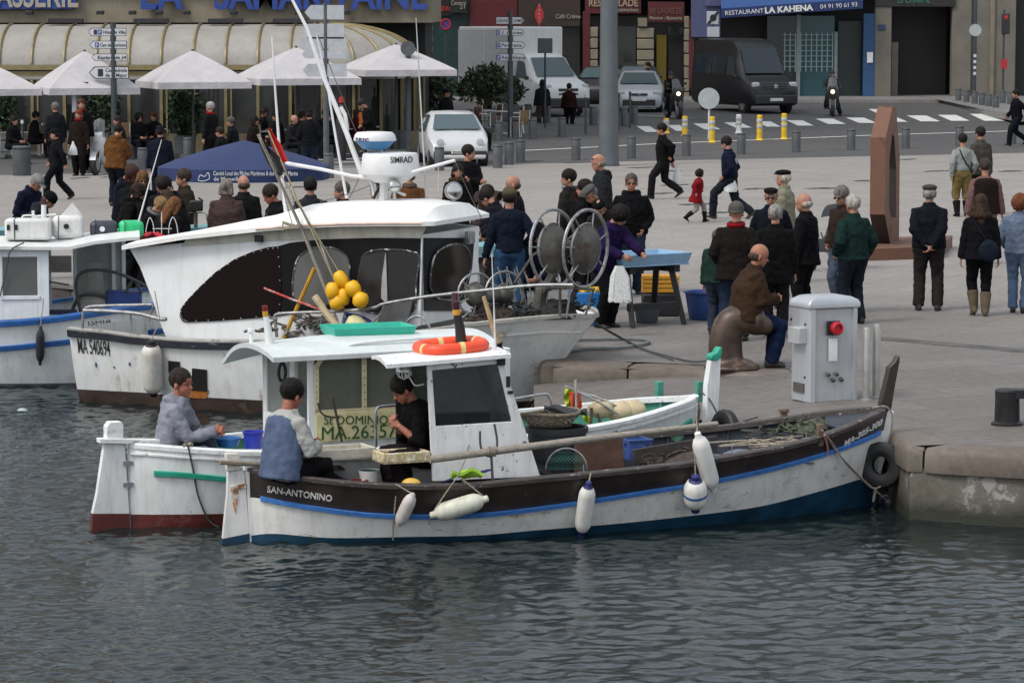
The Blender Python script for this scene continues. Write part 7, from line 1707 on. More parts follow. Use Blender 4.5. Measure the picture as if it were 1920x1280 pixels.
 rd=random.Random(21);k=0
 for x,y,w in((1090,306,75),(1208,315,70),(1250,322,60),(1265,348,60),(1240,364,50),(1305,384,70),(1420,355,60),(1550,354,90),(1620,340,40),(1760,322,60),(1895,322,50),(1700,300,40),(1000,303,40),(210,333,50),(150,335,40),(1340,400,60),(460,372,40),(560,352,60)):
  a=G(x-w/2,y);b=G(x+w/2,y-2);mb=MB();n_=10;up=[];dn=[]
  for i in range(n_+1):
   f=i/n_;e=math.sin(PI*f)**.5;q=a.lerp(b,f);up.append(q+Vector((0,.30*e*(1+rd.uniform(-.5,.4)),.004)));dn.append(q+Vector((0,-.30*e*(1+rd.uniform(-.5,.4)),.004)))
  mb.loft([dn,up],(False,False),closed=False);o_=mb.build('paving_patch',mat('patch_dark',(.05,.046,.042),.8),None,smooth=0);tag(o_,kind='structure')  # thin dark irregular patch lying flat on the paving
quay_things()
def stalls():
 pale=mat('tray_pale_blue',(.24,.40,.56),.45,var=.06,dirt=.1);black=mat('plastic_black',(.012,.012,.014),.5,var=.2);turq=mat('tray_turq',(.26,.50,.52),.45,var=.06)
 def table(pxs,ztop,label,m,depth,loc=None,stand=True,h=.16,rz=None):
  (x0,y0),(x1,y1)=pxs;a=G(x0,y0,ztop);b=G(x1,y1,ztop);L=(b-a).length;t=thing('fish_table',label,'fish table',Vector((a.x,a.y,0)),math.atan2(b.y-a.y,b.x-a.x));mb=MB()
  W_=depth;z0=ztop-h
  mb.box((L/2,W_/2,z0+.01),(L-.06,W_-.06,.02))
  for s_ in(0,1):
   mb.prism([(0 if not s_ else L,0,ztop),(0 if not s_ else L,W_,ztop),(.05 if not s_ else L-.05,W_-.05,z0),(.05 if not s_ else L-.05,.05,z0)],((-1 if s_ else 1)*.02,0,0))
   mb.prism([(.002,s_*W_,ztop+.001),(L-.002,s_*W_,ztop+.001),(L-.05,W_-.05 if s_ else .05,z0),(.05,W_-.05 if s_ else .05,z0)],(0,(-1 if s_ else 1)*.02,0))
  mb.build('tray',m,t,bevel=.008)
  if stand:
   for s_ in(0,1):
    u=.22 if not s_ else L-.2
    for e in(0,1):mb=MB();mb.tube([(u+(.0 if s_ else 0),W_*(.3+.4*e),z0),(u-.03+.12*s_,W_*(.05+.9*e),0)],[.055,.045],4);mb.build('leg',black,t)
    mb=MB();mb.box((u,W_/2,z0-.05),(.10,W_*.8,.09));mb.build('trestle_top',black,t,bevel=.006)
   mb=MB();mb.box((L/2,W_*.12,.26),(L-.3,.05,.09));mb.box((L/2,W_*.5,z0-.045),(L-.2,.12,.07));mb.build('brace',black,t)
  return t,a,L
 t,a,L=table(((1168,480),(1299,473)),.95,'pale blue fish tray on a black trestle with white bags tied to it',pale,.75)
 table(((888,462),(975,459)),.85,'turquoise fish tray seen behind the trawler wheelhouse',turq,.7)
 table(((340,428),(470,424)),.95,'turquoise fish tray under the blue parasol',turq,.7)
 table(((-20,432),(60,430)),.92,'pale fish tray at the far left edge',turq,.7)
 c=G(1162,560,.42);t=thing('plastic_bags','bunch of white plastic bags hanging from the pale blue fish table','bags',G(1160,500,.88)+Vector((0,-.10,0)));mb=MB();rd=random.Random(2)
 for k in range(9):
  x=rd.uniform(-.09,.09);mb.loft([[(x*.3+.03*math.cos(a_),.03*math.sin(a_),.02)for a_ in[2*PI*i/8 for i in range(8)]],[(x+.05*math.cos(a_),.04*math.sin(a_),-.12)for a_ in[2*PI*i/8 for i in range(8)]],[(x*1.35+.055*math.cos(a_),.05*math.sin(a_),-.40-.05*rd.random())for a_ in[2*PI*i/8 for i in range(8)]]])
 mb.build('bag_bunch',mat('bag_white',(.62,.63,.62),.45,var=.1,scale=25,bump=.01),t,smooth=40)
 b=G(1213,605);bucket('bucket',b,.14,.18,.25,mat('bucket_slate',(.10,.12,.15),.5),'slate grey bucket under the pale blue fish table')
 b=G(1328,598);t=thing('blue_tub','large navy blue plastic tub on the quay left of the red scarf man','tub',b);mb=MB();mb.lathe([(.24,0),(.26,.02),(.31,.34),(.335,.36),(.335,.375),(.30,.37),(.24,.04),(.01,.04)],n=32,cap=(True,False));mb.build('tub_body',mat('tub_blue',(.03,.07,.24),.4,var=.1),t,smooth=40)
 b=G(1103,611);t=thing('blue_box','bright blue plastic box holding yellow oilskins by the trawler bow','box',b,R(8));mb=MB();mb.box((0,.15,.22),(.42,.36,.44),taper=(1.06,1.06));mb.build('box_body',mat('box_bright_blue',(.02,.17,.48),.4,var=.08),t,bevel=.02)
 mb=MB();mb.sheet([[(lerp(-.17,.17,i/7),lerp(.05,.28,j/5),.46+.04*math.sin(i*2.2+j*1.7))for i in range(8)]for j in range(6)],th=.03,d=(0,0,-1));mb.build('oilskin',mat('oilskin_yellow',(.62,.38,.02),.5),t,smooth=50)
 for k in range(4):
  b=G(1240,596)+Vector((0,.35,.075*k+.0));t=thing('fish_crate',('lowest','second','third','top')[k]+' yellow and black fish crate stacked under the fish table','crate',Vector((b.x,b.y,.32+.06*k)),group='crates stacked under the fish table');mb=MB();mb.box((0,0,.03),(.50,.35,.05));mb.build('crate_body',mat('crate_yel',(.50,.24,.02),.5,var=.2),t,bevel=.006)
 b=G(1240,596);t=thing('dark_box','dark insulated box below the stacked yellow crates','box',Vector((b.x,b.y+.35,0)));mb=MB();mb.box((0,0,.155),(.5,.36,.31));mb.build('box_body',black,t,bevel=.02)
 pc=Vector((-4.15,49.6,0));t=thing('parasol','large navy blue parasol with white lettering over the fish stall','parasol',pc);ppm_=FPX/pc.y
 m_b=mat('parasol_navy',(.012,.026,.095),.75,var=.12,scale=3,bump=.04,bscale=3);zz=lambda y:CAMH-(y-22)/ppm_
 r0=1.36;top=zz(262);ed=zz(310);mb=MB();n=8
 rings=[]
 for f,z in((.02,top),(.45,lerp(top,ed,.38)),(.8,lerp(top,ed,.74)),(1,ed)):
  rings.append([(r0*f*math.cos(2*PI*i/32+.39)*(1-.035*(1-math.cos(8*(2*PI*i/32)))/2*f),r0*f*math.sin(2*PI*i/32+.39)*(1-.035*(1-math.cos(8*(2*PI*i/32)))/2*f),z)for i in range(32)])
 mb.loft(rings,(True,False));mb.build('canopy',m_b,t,smooth=12)
 mb=MB();va=[(p[0],p[1],ed+.003)for p in rings[-1]];vb=[(p[0]*1.005,p[1]*1.005,ed-.19)for p in rings[-1]];mb.loft([va,vb],(False,False));mb.build('valance',m_b,t,smooth=12)
 mb=MB();mb.cyl((0,0,0),(0,0,top),.025,n=12);mb.build('pole',M_STEEL,t);mb=MB();mb.lathe([(.30,0),(.30,.08),(.05,.1)],n=24);mb.build('parasol_base',M_BLACK,t)
 for i in range(8):
  a=2*PI*i/8+.39;mb=MB();mb.tube([(0,0,top-.08),(r0*.97*math.cos(a),r0*.97*math.sin(a),ed-.02)],.010,5);mb.build('rib',M_STEEL,t)
 y=-r0*.985
 text('lettering','Comité Local des Pêches Maritimes & des Elevages Marins',CHALK,t,(-.05-.30,y-.03,ed-.075),(1,0.0,0),(0,0,1),.095,width=1.42-.15,extr=.002)
 text('lettering','de Marseille.',CHALK,t,(-.35,y-.03,ed-.155),(1,0,0),(0,0,1),.085,extr=.002)
 mb=MB();mb.tube(crom([(-.58,y-.04,ed-.15),(-.55,y-.04,ed-.07),(-.48,y-.04,ed-.09),(-.43,y-.04,ed-.03),(-.41,y-.04,ed-.12),(-.50,y-.04,ed-.16),(-.58,y-.04,ed-.15)],4),.006,5);mb.build('emblem',CHALK,t)
 def pram(px,py,face,label,col,s=1.0):
  b=G(px,py);t=thing('pram',label,'pram',b,R(face));fr=M_BLACK
  for sx in(-1,1):
   mb=MB();mb.tube([(.30,.2*sx,.08),(-.05,.2*sx,.50),(-.42,.2*sx,.98),(-.50,.2*sx,1.0)],.014,6);mb.tube([(-.28,.2*sx,.10),(.0,.2*sx,.52),(.05,.2*sx,.6)],.012,6);mb.build('frame',M_STEEL,t)
   for x in(.30,-.30):mb=MB();mb.cyl((x,.2*sx-.02,.10),(x,.2*sx+.02,.10),.10,n=18);mb.build('wheel',fr,t)
  mb=MB();mb.tube([(-.50,.2,1.0),(-.5,-.2,1.0)],.016,6);mb.build('handle',fr,t)
  mb=MB();rows=[[(x,.19*s_,z)for s_ in(-1,-.5,0,.5,1)]for x,z in((.28,.30),(.25,.46),(.02,.44),(-.12,.52),(-.26,.86))];mb.sheet(rows,th=.05);mb.build('seat',cloth(col),t,smooth=50,bevel=.01)
  mb=MB();rows=[[(-.22+.27*math.sin(a)*.98,.21*s_,.74+.27*math.cos(a)+.03*(1-s_*s_))for s_ in(-1,-.5,0,.5,1)]for a in[R(-70+20*i)for i in range(8)]];mb.sheet(rows,th=.015);mb.build('canopy',cloth(col),t,smooth=50)
  return t
 pram(908,472,250,'brown and grey pram in front of the crossed arms man','#4a3b39');pram(1562,506,235,'grey stroller between the black coat man and the green jacket man','#4d5156')
 def bag(px,py,Y,w,h,label,m=None):
  c=PY(px,py,Y);t=thing('carrier_bag',label,'bag',c);mb=MB();rd=random.Random(int(px))
  mb.loft([[(w*s_/2*math.cos(a)*(1+rd.uniform(-.1,.1)),w*.3*s_*math.sin(a),z)for a in[2*PI*i/12 for i in range(12)]]for s_,z in((.15,0),(.3,-h*.2),(.8,-h*.5),(1,-h*.85),(.9,-h),(.3,-h*1.01))]);mb.build('bag_body',m or MATS['bag_white'],t,smooth=50)
 Yw=stand(1370,247,1.74).y;bag(1370,322,Yw-.1,.28,.40,'white plastic bag carried by the man with the number on his back')
 Yw=stand(1246,227,1.72).y;bag(1270,308,Yw+.2,.22,.42,'pale plastic bag carried by the striding man in black')
 Yw=stand(108,238,1.6).y;bag(137,265,Yw+.3,.20,.30,'white plastic bag beside the woman in dark uniform')
stalls()
# vehicles
M_TYRE=mat('tyre_rubber',(.02,.02,.02),.7);M_RIM=mat('rim',(.35,.36,.37),.35,.6)
M_LENS=glassm('headlight',(.45,.46,.47),1.0,.08);M_PLATE=mat('plate',(.62,.62,.58),.5);M_TRIM=mat('trim_black',(.02,.02,.022),.5)
def wheel(t,x,y,r,w=.19,side=1):
 mb=MB();mb.lathe([(r*.62,-w/2),(r*.92,-w/2),(r,-w/2+.02),(r,w/2-.02),(r*.92,w/2),(r*.62,w/2)],c=(x,y,r),n=28,ax='y',cap=(True,True))
 o=mb.build('wheel',M_TYRE,t,smooth=40)
 mb=MB();s=1 if y>0 else-1;mb.lathe([(.02,s*(w/2+.012)),(r*.3,s*(w/2+.01)),(r*.6,s*(w/2-.005)),(r*.66,s*(w/2+.004))],c=(x,y,r),n=20,ax='y');mb.build('rim',M_RIM,o,smooth=30)
def vehicle(name,label,cat,loc,face,L,W,st,m,wheels,ws,side_win,front,glass,extra=None,wr=.29,rear_x=None):
 """st: stations from nose (x=0) backwards: (x, z_bottom, z_belt, z_top, w_belt, w_top)"""
 t=thing(name,label,cat,loc,R(face));X=lambda x:L/2-x;mb=MB();rings=[]
 for x,zb,zl,zt,wb,wt in st:
  h=[(wb*.86,zb),(wb*.97,zb+.10),(wb,(zb+zl)/2),(wb*.985,zl),(lerp(wb,wt,.5)if zt-zl>.2 else wb*.93,lerp(zl,zt,.5)if zt-zl>.2 else lerp(zl,zt,.6)),(wt*.99,zt-.05 if zt-zl>.2 else zt-.01),(wt*.86,zt),(0,zt+.015)]
  rings.append([(X(x),a,z)for a,z in h]+[(X(x),-a,z)for a,z in reversed(h[:-1])])
 mb.loft(rings);b=mb.build('body',m,t,smooth=42)
 def zat(x,k):return float(np.interp(x,[s[0]for s in st],[s[k]for s in st]))
 (x0,x1)=ws;mb=MB()
 A=[];
 for x,f in((x0,.0),(x1,1.0)):
  z=zat(x,3);w=lerp(zat(x,4),zat(x,5),.5 if f==0 else 1)*.86;A.append((x,w,z))
 nrm=Vector((1,0,0));off=.045
 p=[Vector((X(A[0][0])+off,A[0][1],A[0][2]+off)),Vector((X(A[0][0])+off,-A[0][1],A[0][2]+off)),Vector((X(A[1][0])+off,-A[1][1],A[1][2]-.03+off)),Vector((X(A[1][0])+off,A[1][1],A[1][2]-.03+off))]
 mb.prism(p,(-.012,0,-.006));mb.build('windscreen',glass,t,bevel=.003)
 for poly in side_win:
  for s in(-1,1):
   q=[]
   for x,f in poly:
    zl,zt=zat(x,2),zat(x,3);z=lerp(zl+.01,zt-.07,f);w=lerp(zat(x,4)*.985,zat(x,5)*.99,f*.92)+.008;q.append(Vector((X(x),s*w,z)))
   mb=MB();mb.prism(q,(0,s*.008,0));mb.build('side_window',glass,t)
 for(x,y)in wheels:wheel(t,X(x),y,wr);wheel(t,X(x),-y,wr)
 for x,y in wheels:
  for s in(1,-1):mb=MB();mb.lathe([(wr*1.12,s*(y+.085)),(wr*1.12,s*(y-.12))],c=(X(x),0,wr+.02),n=24,ax='y',cap=(True,True));mb.build('wheel_arch',M_TRIM,t)
 def fbox(nm,y,z,w,h,m_,d=.03,xoff=0,mirror=False,bev=.01,rnd_=False):
  for s in((1,-1)if mirror else(1,)):
   mb=MB()
   if rnd_:mb.lathe([(w/2,0),(w/2*.9,d),(.01,d*1.3)],n=18,ax='x',sx=1,sy=h/w,c=(L/2+xoff,s*y,z));mb.build(nm,m_,t,smooth=50)
   else:mb.box((L/2+xoff,s*y,z),(d,w,h));mb.build(nm,m_,t,bevel=bev)
 for f in front:fbox(*f[:6],**(f[6]if len(f)>6 else{}))
 for s in(1,-1):
  xm=(x0+x1)/2-.02;mb=MB();mb.box((X(x0)-.22,s*(zat(x0,4)+.10),zat(x0,2)+.10),(.10,.17,.13));mb.build('wing_mirror',M_TRIM,t,bevel=.03)
 return t,X
def vehicles():
 wg=glassm('car_glass',(.06,.09,.10),1.0,.05);
 white=mat('car_white',(.50,.51,.52),.3,var=.03,dirt=.08,coat=.5);silver=mat('car_silver',(.40,.42,.44),.32,.15,var=.03,coat=.5)
 st=[(0,.30,.48,.52,.62,.60),(.06,.20,.58,.62,.73,.68),(.35,.18,.70,.76,.79,.72),(.75,.18,.86,.93,.815,.70),(1.15,.18,.90,1.20,.815,.64),(1.50,.18,.91,1.38,.815,.60),(2.2,.18,.93,1.42,.81,.60),(2.9,.2,.95,1.38,.79,.58),(3.25,.25,.95,1.15,.74,.60),(3.40,.32,.80,.90,.66,.58)]
 p=G(838,313);p=p+Vector((.12,1.65,0))
 lights=dict(mirror=True,xoff=-.035,rnd_=True)
 vehicle('parked_car','small white hatchback parked facing the square','car',p,278,3.42,1.62,st,white,[(.62,.70),(2.95,.70)],(.76,1.42),[[(1.12,.02),(1.58,1.0),(1.95,1.0),(1.95,.02)],[(2.0,.02),(2.0,1.0),(2.7,.9),(2.9,.1)]],
 [('headlight',.53,.66,.20,.19,M_LENS,lights),('bumper',0,.32,1.42,.20,M_TRIM,dict(d=.10,xoff=-.0,bev=.03)),('bumper_cover',0,.27,1.36,.10,white,dict(d=.13,xoff=.01,bev=.03)),('number_plate',0,.40,.50,.10,M_PLATE,dict(d=.02,xoff=.06)),('bonnet_vent',-.35,.83,.07,.03,M_TRIM,dict(d=.05,xoff=-.62)),('bonnet_vent',-.25,.83,.07,.03,M_TRIM,dict(d=.05,xoff=-.62)),('bonnet_vent',-.45,.83,.07,.03,M_TRIM,dict(d=.05,xoff=-.62))],wg)
 t_=[o for o in COL.objects if o.name=='parked_car'][0];text('lettering','DW 12',mat('plate_ink',(.02,.02,.03),.5),t_,(3.42/2+.078,-.2,.365),(0,1,0),(0,0,1),.09,width=.4,extr=.002)
 def G4(px,py):return GS(px,py)
 st2=[(0,.28,.50,.56,.66,.62),(.08,.18,.64,.70,.82,.74),(.55,.17,.80,.88,.90,.78),(1.05,.17,.93,1.0,.92,.76),(1.5,.17,.97,1.25,.92,.68),(1.9,.17,.98,1.44,.92,.64),(2.6,.17,1.0,1.49,.92,.64),(3.5,.2,1.02,1.42,.88,.62),(4.1,.25,1.0,1.1,.82,.66),(4.3,.3,.85,.95,.74,.66)]
 p=G4(1202,211)+Vector((0,2.1,0))
 vehicle('car','pale silver compact car facing the camera right of the grey mast','car',p,268,4.3,1.84,st2,silver,[(.85,.78),(3.45,.78)],(1.06,1.86),[[(1.45,.02),(2.0,1.0),(2.6,1.0),(2.6,.02)],[(2.65,.02),(2.65,1.0),(3.4,.9),(3.6,.1)]],
 [('headlight',.68,.70,.34,.18,M_LENS,dict(mirror=True,xoff=-.10,d=.10,bev=.04)),('grille',0,.66,.62,.08,M_TRIM,dict(xoff=.01)),('lower_grille',0,.36,1.2,.22,M_TRIM,dict(xoff=.01,bev=.04)),('number_plate',0,.47,.52,.11,M_PLATE,dict(xoff=.04)),('chrome_strip',0,.22,1.1,.03,M_RIM,dict(xoff=.02)),('badge',0,.66,.12,.05,M_RIM,dict(xoff=.03,rnd_=True))],wg,wr=.32)
 dk=mat('car_dark',(.025,.026,.03),.3,var=.1,coat=.5)
 vehicle('car','dark car mostly hidden behind the grey mast','car',G4(1128,196)+Vector((0,2.2,0)),262,4.2,1.78,st2,dk,[(.85,.76),(3.45,.76)],(1.06,1.86),[[(1.45,.02),(2.0,1.0),(2.6,1.0),(2.6,.02)]],[('headlight',.66,.70,.3,.15,M_LENS,dict(mirror=True,xoff=-.10,d=.1))],wg,wr=.32)
 vehicle('car','dark car whose roof shows behind the silver compact car','car',G4(1190,196)+Vector((.3,5,0)),262,4.2,1.80,st2,dk,[(.85,.76),(3.45,.76)],(1.06,1.86),[[(1.45,.02),(2.0,1.0),(2.6,1.0),(2.6,.02)]],[('headlight',.66,.70,.3,.15,M_LENS,dict(mirror=True,xoff=-.10,d=.1))],wg,wr=.32)
 vb=mat('van_black',(.008,.008,.010),.38,var=0);bg=glassm('van_glass',(.02,.03,.04),1.0,.05)
 st3=[(0,.42,.80,.86,.78,.74),(.10,.30,.96,1.05,.93,.84),(.55,.28,1.14,1.24,.985,.86),(1.0,.28,1.24,1.40,.99,.84),(1.35,.28,1.30,1.85,.99,.82),(1.75,.28,1.32,2.42,.99,.80),(2.1,.28,1.34,2.66,.99,.80),(3.0,.28,1.34,2.72,.99,.80),(5.6,.28,1.34,2.72,.99,.80),(5.85,.32,1.30,2.62,.96,.78)]
 p=G4(1452,214)+Vector((-.9,2.85,0))
 t,X=vehicle('van','black high roof van parked in front of the blue awning','van',p,289,5.85,1.98,st3,vb,[(.95,.84),(4.7,.84)],(1.02,1.72),[[(1.45,.05),(1.85,.62),(2.35,.62),(2.35,.05)],[(2.5,.05),(2.5,.62),(3.8,.62),(3.8,.05)],[(3.9,.05),(3.9,.62),(5.4,.62),(5.4,.05)]],
 [('headlight',.74,.98,.30,.36,M_LENS,dict(mirror=True,xoff=-.16,d=.16,bev=.06)),('grille',0,.98,.92,.26,M_TRIM,dict(xoff=-.02,bev=.04)),('grille_bar',0,1.03,.90,.03,mat('bar_grey',(.12,.12,.13),.4,.5),dict(xoff=.0)),('grille_bar',0,.94,.90,.03,mat('bar_grey',0),dict(xoff=.0)),('badge',0,1.0,.17,.17,M_RIM,dict(xoff=.01,rnd_=True,d=.02)),('bumper',0,.52,1.7,.34,M_TRIM,dict(xoff=-.0,d=.16,bev=.05)),('number_plate',0,.52,.52,.11,M_PLATE,dict(xoff=.09))],bg,wr=.34)
 p=G4(1025,219)+Vector((-.7,2.5,0));st4=[(0,.40,.85,.92,.80,.76),(.10,.30,1.00,1.08,.94,.86),(.45,.28,1.16,1.24,.98,.86),(.85,.28,1.26,1.36,.99,.85),(1.2,.28,1.30,1.75,.99,.82),(1.55,.28,1.30,2.10,.99,.80),(1.9,.28,1.30,2.22,.99,.80),(2.35,.30,1.30,2.22,.98,.80)]
 tw=mat('truck_white',(.62,.63,.63),.4,var=.03,dirt=.12)
 t,X=vehicle('box_truck','white box truck parked beyond the planter bushes','truck',p,300,5.9,1.98,st4,tw,[(.9,.84),(4.6,.84)],(.88,1.52),[[(1.25,.05),(1.65,.8),(2.1,.8),(2.1,.05)]],
 [('headlight',.76,1.0,.26,.30,M_LENS,dict(mirror=True,xoff=-.14,d=.14,bev=.05)),('grille',0,.95,.8,.10,M_TRIM,dict(xoff=.0)),('grille',0,.80,.8,.06,M_TRIM,dict(xoff=.0)),('bumper',0,.48,1.75,.36,M_TRIM,dict(xoff=-.02,d=.16,bev=.05))],wg,wr=.34)
 mb=MB();mb.box((5.9/2-2.25-1.9,0,1.98),(3.9,2.15,2.38));mb.build('cargo_box',tw,t,bevel=.05)
 mb=MB()
 for s in(-1,1):
  for(a,b)in((.05,1.9),(1.95,3.85)):mb.box((5.9/2-2.3-(a+b)/2,s*1.077,1.95),(b-a-.05,.012,2.2))
 mb.build('side_panel',mat('panel_grey',(.46,.47,.47),.5,var=.05,dirt=.2),t)
 mb=MB();mb.box((-.6,0,.55),(4.6,.9,.22));mb.build('chassis',M_TRIM,t)
 def bike(px,py,face,label,m,name='motor_scooter',lit=False,screen=True,hgt=1.0,zp=None):
  b=zp if zp is not None else G4(px,py);t=thing(name,label,'scooter' if 'scooter' in name else 'motorcycle',b,R(face));k=hgt
  for x in(.68,-.62):
   mb=MB();mb.lathe([(.15,-.06),(.26,-.065),(.285,-.04),(.285,.04),(.26,.065),(.15,.06)],c=(x,0,.285),n=24,ax='y');w=mb.build('wheel',M_TYRE,t,smooth=40);mb=MB();mb.lathe([(.02,-.075),(.17,-.068)],c=(x,0,.285),n=16,ax='y');mb.lathe([(.02,.075),(.17,.068)],c=(x,0,.285),n=16,ax='y');mb.build('rim',M_RIM,w)
  mb=MB();mb.loft([[(.60,y,z)for y,z in((.03,.62),(.10,.7),(.16,.85),(.10,1.0),(-.10,1.0),(-.16,.85),(-.10,.7),(-.03,.62))],[(.46,y,z)for y,z in((.10,.40),(.22,.55),(.25,.85),(.13,1.08),(-.13,1.08),(-.25,.85),(-.22,.55),(-.10,.40))],[(.30,y,z)for y,z in((.14,.26),(.22,.5),(.2,.85),(.1,1.0),(-.1,1.0),(-.2,.85),(-.22,.5),(-.14,.26))],[(.18,y,z)for y,z in((.17,.24),(.19,.28),(.17,.32),(.1,.34),(-.1,.34),(-.17,.32),(-.19,.28),(-.17,.24))],[(-.15,y,z)for y,z in((.17,.24),(.19,.3),(.17,.36),(.1,.38),(-.1,.38),(-.17,.36),(-.19,.3),(-.17,.24))],[(-.3,y,z)for y,z in((.14,.30),(.19,.45),(.17,.66),(.1,.72),(-.1,.72),(-.17,.66),(-.19,.45),(-.14,.30))],[(-.85,y,z)for y,z in((.06,.55),(.13,.6),(.13,.72),(.08,.78),(-.08,.78),(-.13,.72),(-.13,.6),(-.06,.55))]]);mb.build('fairing',m,t,smooth=50)
  mb=MB();mb.loft([[(x,y*w,z+h)for y,h in((1,0),(.8,.09),(-.8,.09),(-1,0))]for x,w,z in((-.05,.12,.70),(-.3,.15,.73),(-.55,.15,.76),(-.85,.11,.80))]);mb.build('saddle',M_TRIM,t,smooth=50)
  mb=MB();mb.loft([[(.68+.31*math.cos(a)*1.02,y,.285+.31*math.sin(a))for y in(-.08,0,.08)]for a in[R(20+16*i)for i in range(9)]],(False,False),closed=False);mb.build('mudguard',m,t,smooth=50)
  for s in(-1,1):
   mb=MB();mb.tube([(.42,s*.05,1.02),(.34,s*.28,1.06),(.30,s*.36,1.05)],.017,6);mb.build('handlebar',M_TRIM,t)
   mb=MB();mb.tube([(.36,s*.24,1.06),(.36,s*.30,1.2)],.008,5);mb.box((.36,s*.32,1.23),(.03,.13,.08));mb.build('mirror',M_TRIM,t)
   mb=MB();mb.tube([(.50,s*.09,.75),(.68,s*.09,.285)],.022,6);mb.build('fork',M_RIM,t)
  mb=MB();mb.lathe([(.072,0),(.068,.03),(.01,.04)],c=(.595,0,.88),n=18,ax='x');mb.build('headlight',mat('headlamp_lit',(1.0,.75,.42),.3,var=0,emit=3.0)if lit else M_LENS,t)
  if screen:mb=MB();mb.sheet([[(.52-.3*f,lerp(-.2,.2,j/6)*(1-.35*f),1.0+.42*f-.05*abs(j/3-1))for j in range(7)]for f in(0,.5,1)],th=.006,d=(1,0,0));mb.build('windscreen',glassm('smoke_screen',(.12,.13,.14),.7,.1),t,smooth=60)
  return t,b
 def rider(b,face,label,jacket,helmet,hh=1.72,lean=8,zoff=.06):
  dx=Vector((math.cos(R(face)),math.sin(R(face)),0))*-.38
  person(label,b+dx+Vector((0,0,0)),face,hh,pose('sit',hip=.86,lean=lean,feet=((.34,.30,.0),(.34,-.24,.24)),hands=((.62,.30,1.06),(.62,-.30,1.06)),elbow=((-.2,1,-.6),(-.2,-1,-.6))),(jacket,.5,'parka'),'#20242c',hair=('beanie',helmet),vox=.018,group='riders on two wheels',extras=('glasses',))
 t,b=bike(1560,217,266,'dark motorcycle with its headlight lit right of the black van',M_TRIM,'motorcycle',lit=True);rider(b,266,'rider in grey jacket and pale helmet on the lit motorcycle','#3c3c42','#55585e')
 t,b=bike(1262,222,285,'black scooter with rider beside the silver compact car',M_TRIM,'motor_scooter',lit=True);rider(b,285,'rider in dark clothes and grey helmet on the black scooter','#1a1a1e','#5a5866')
 bike(188,328,262,'white scooter parked beside the man in ochre jacket',white,'motor_scooter',zp=G(188,328)+Vector((0,.5,0)))
vehicles()
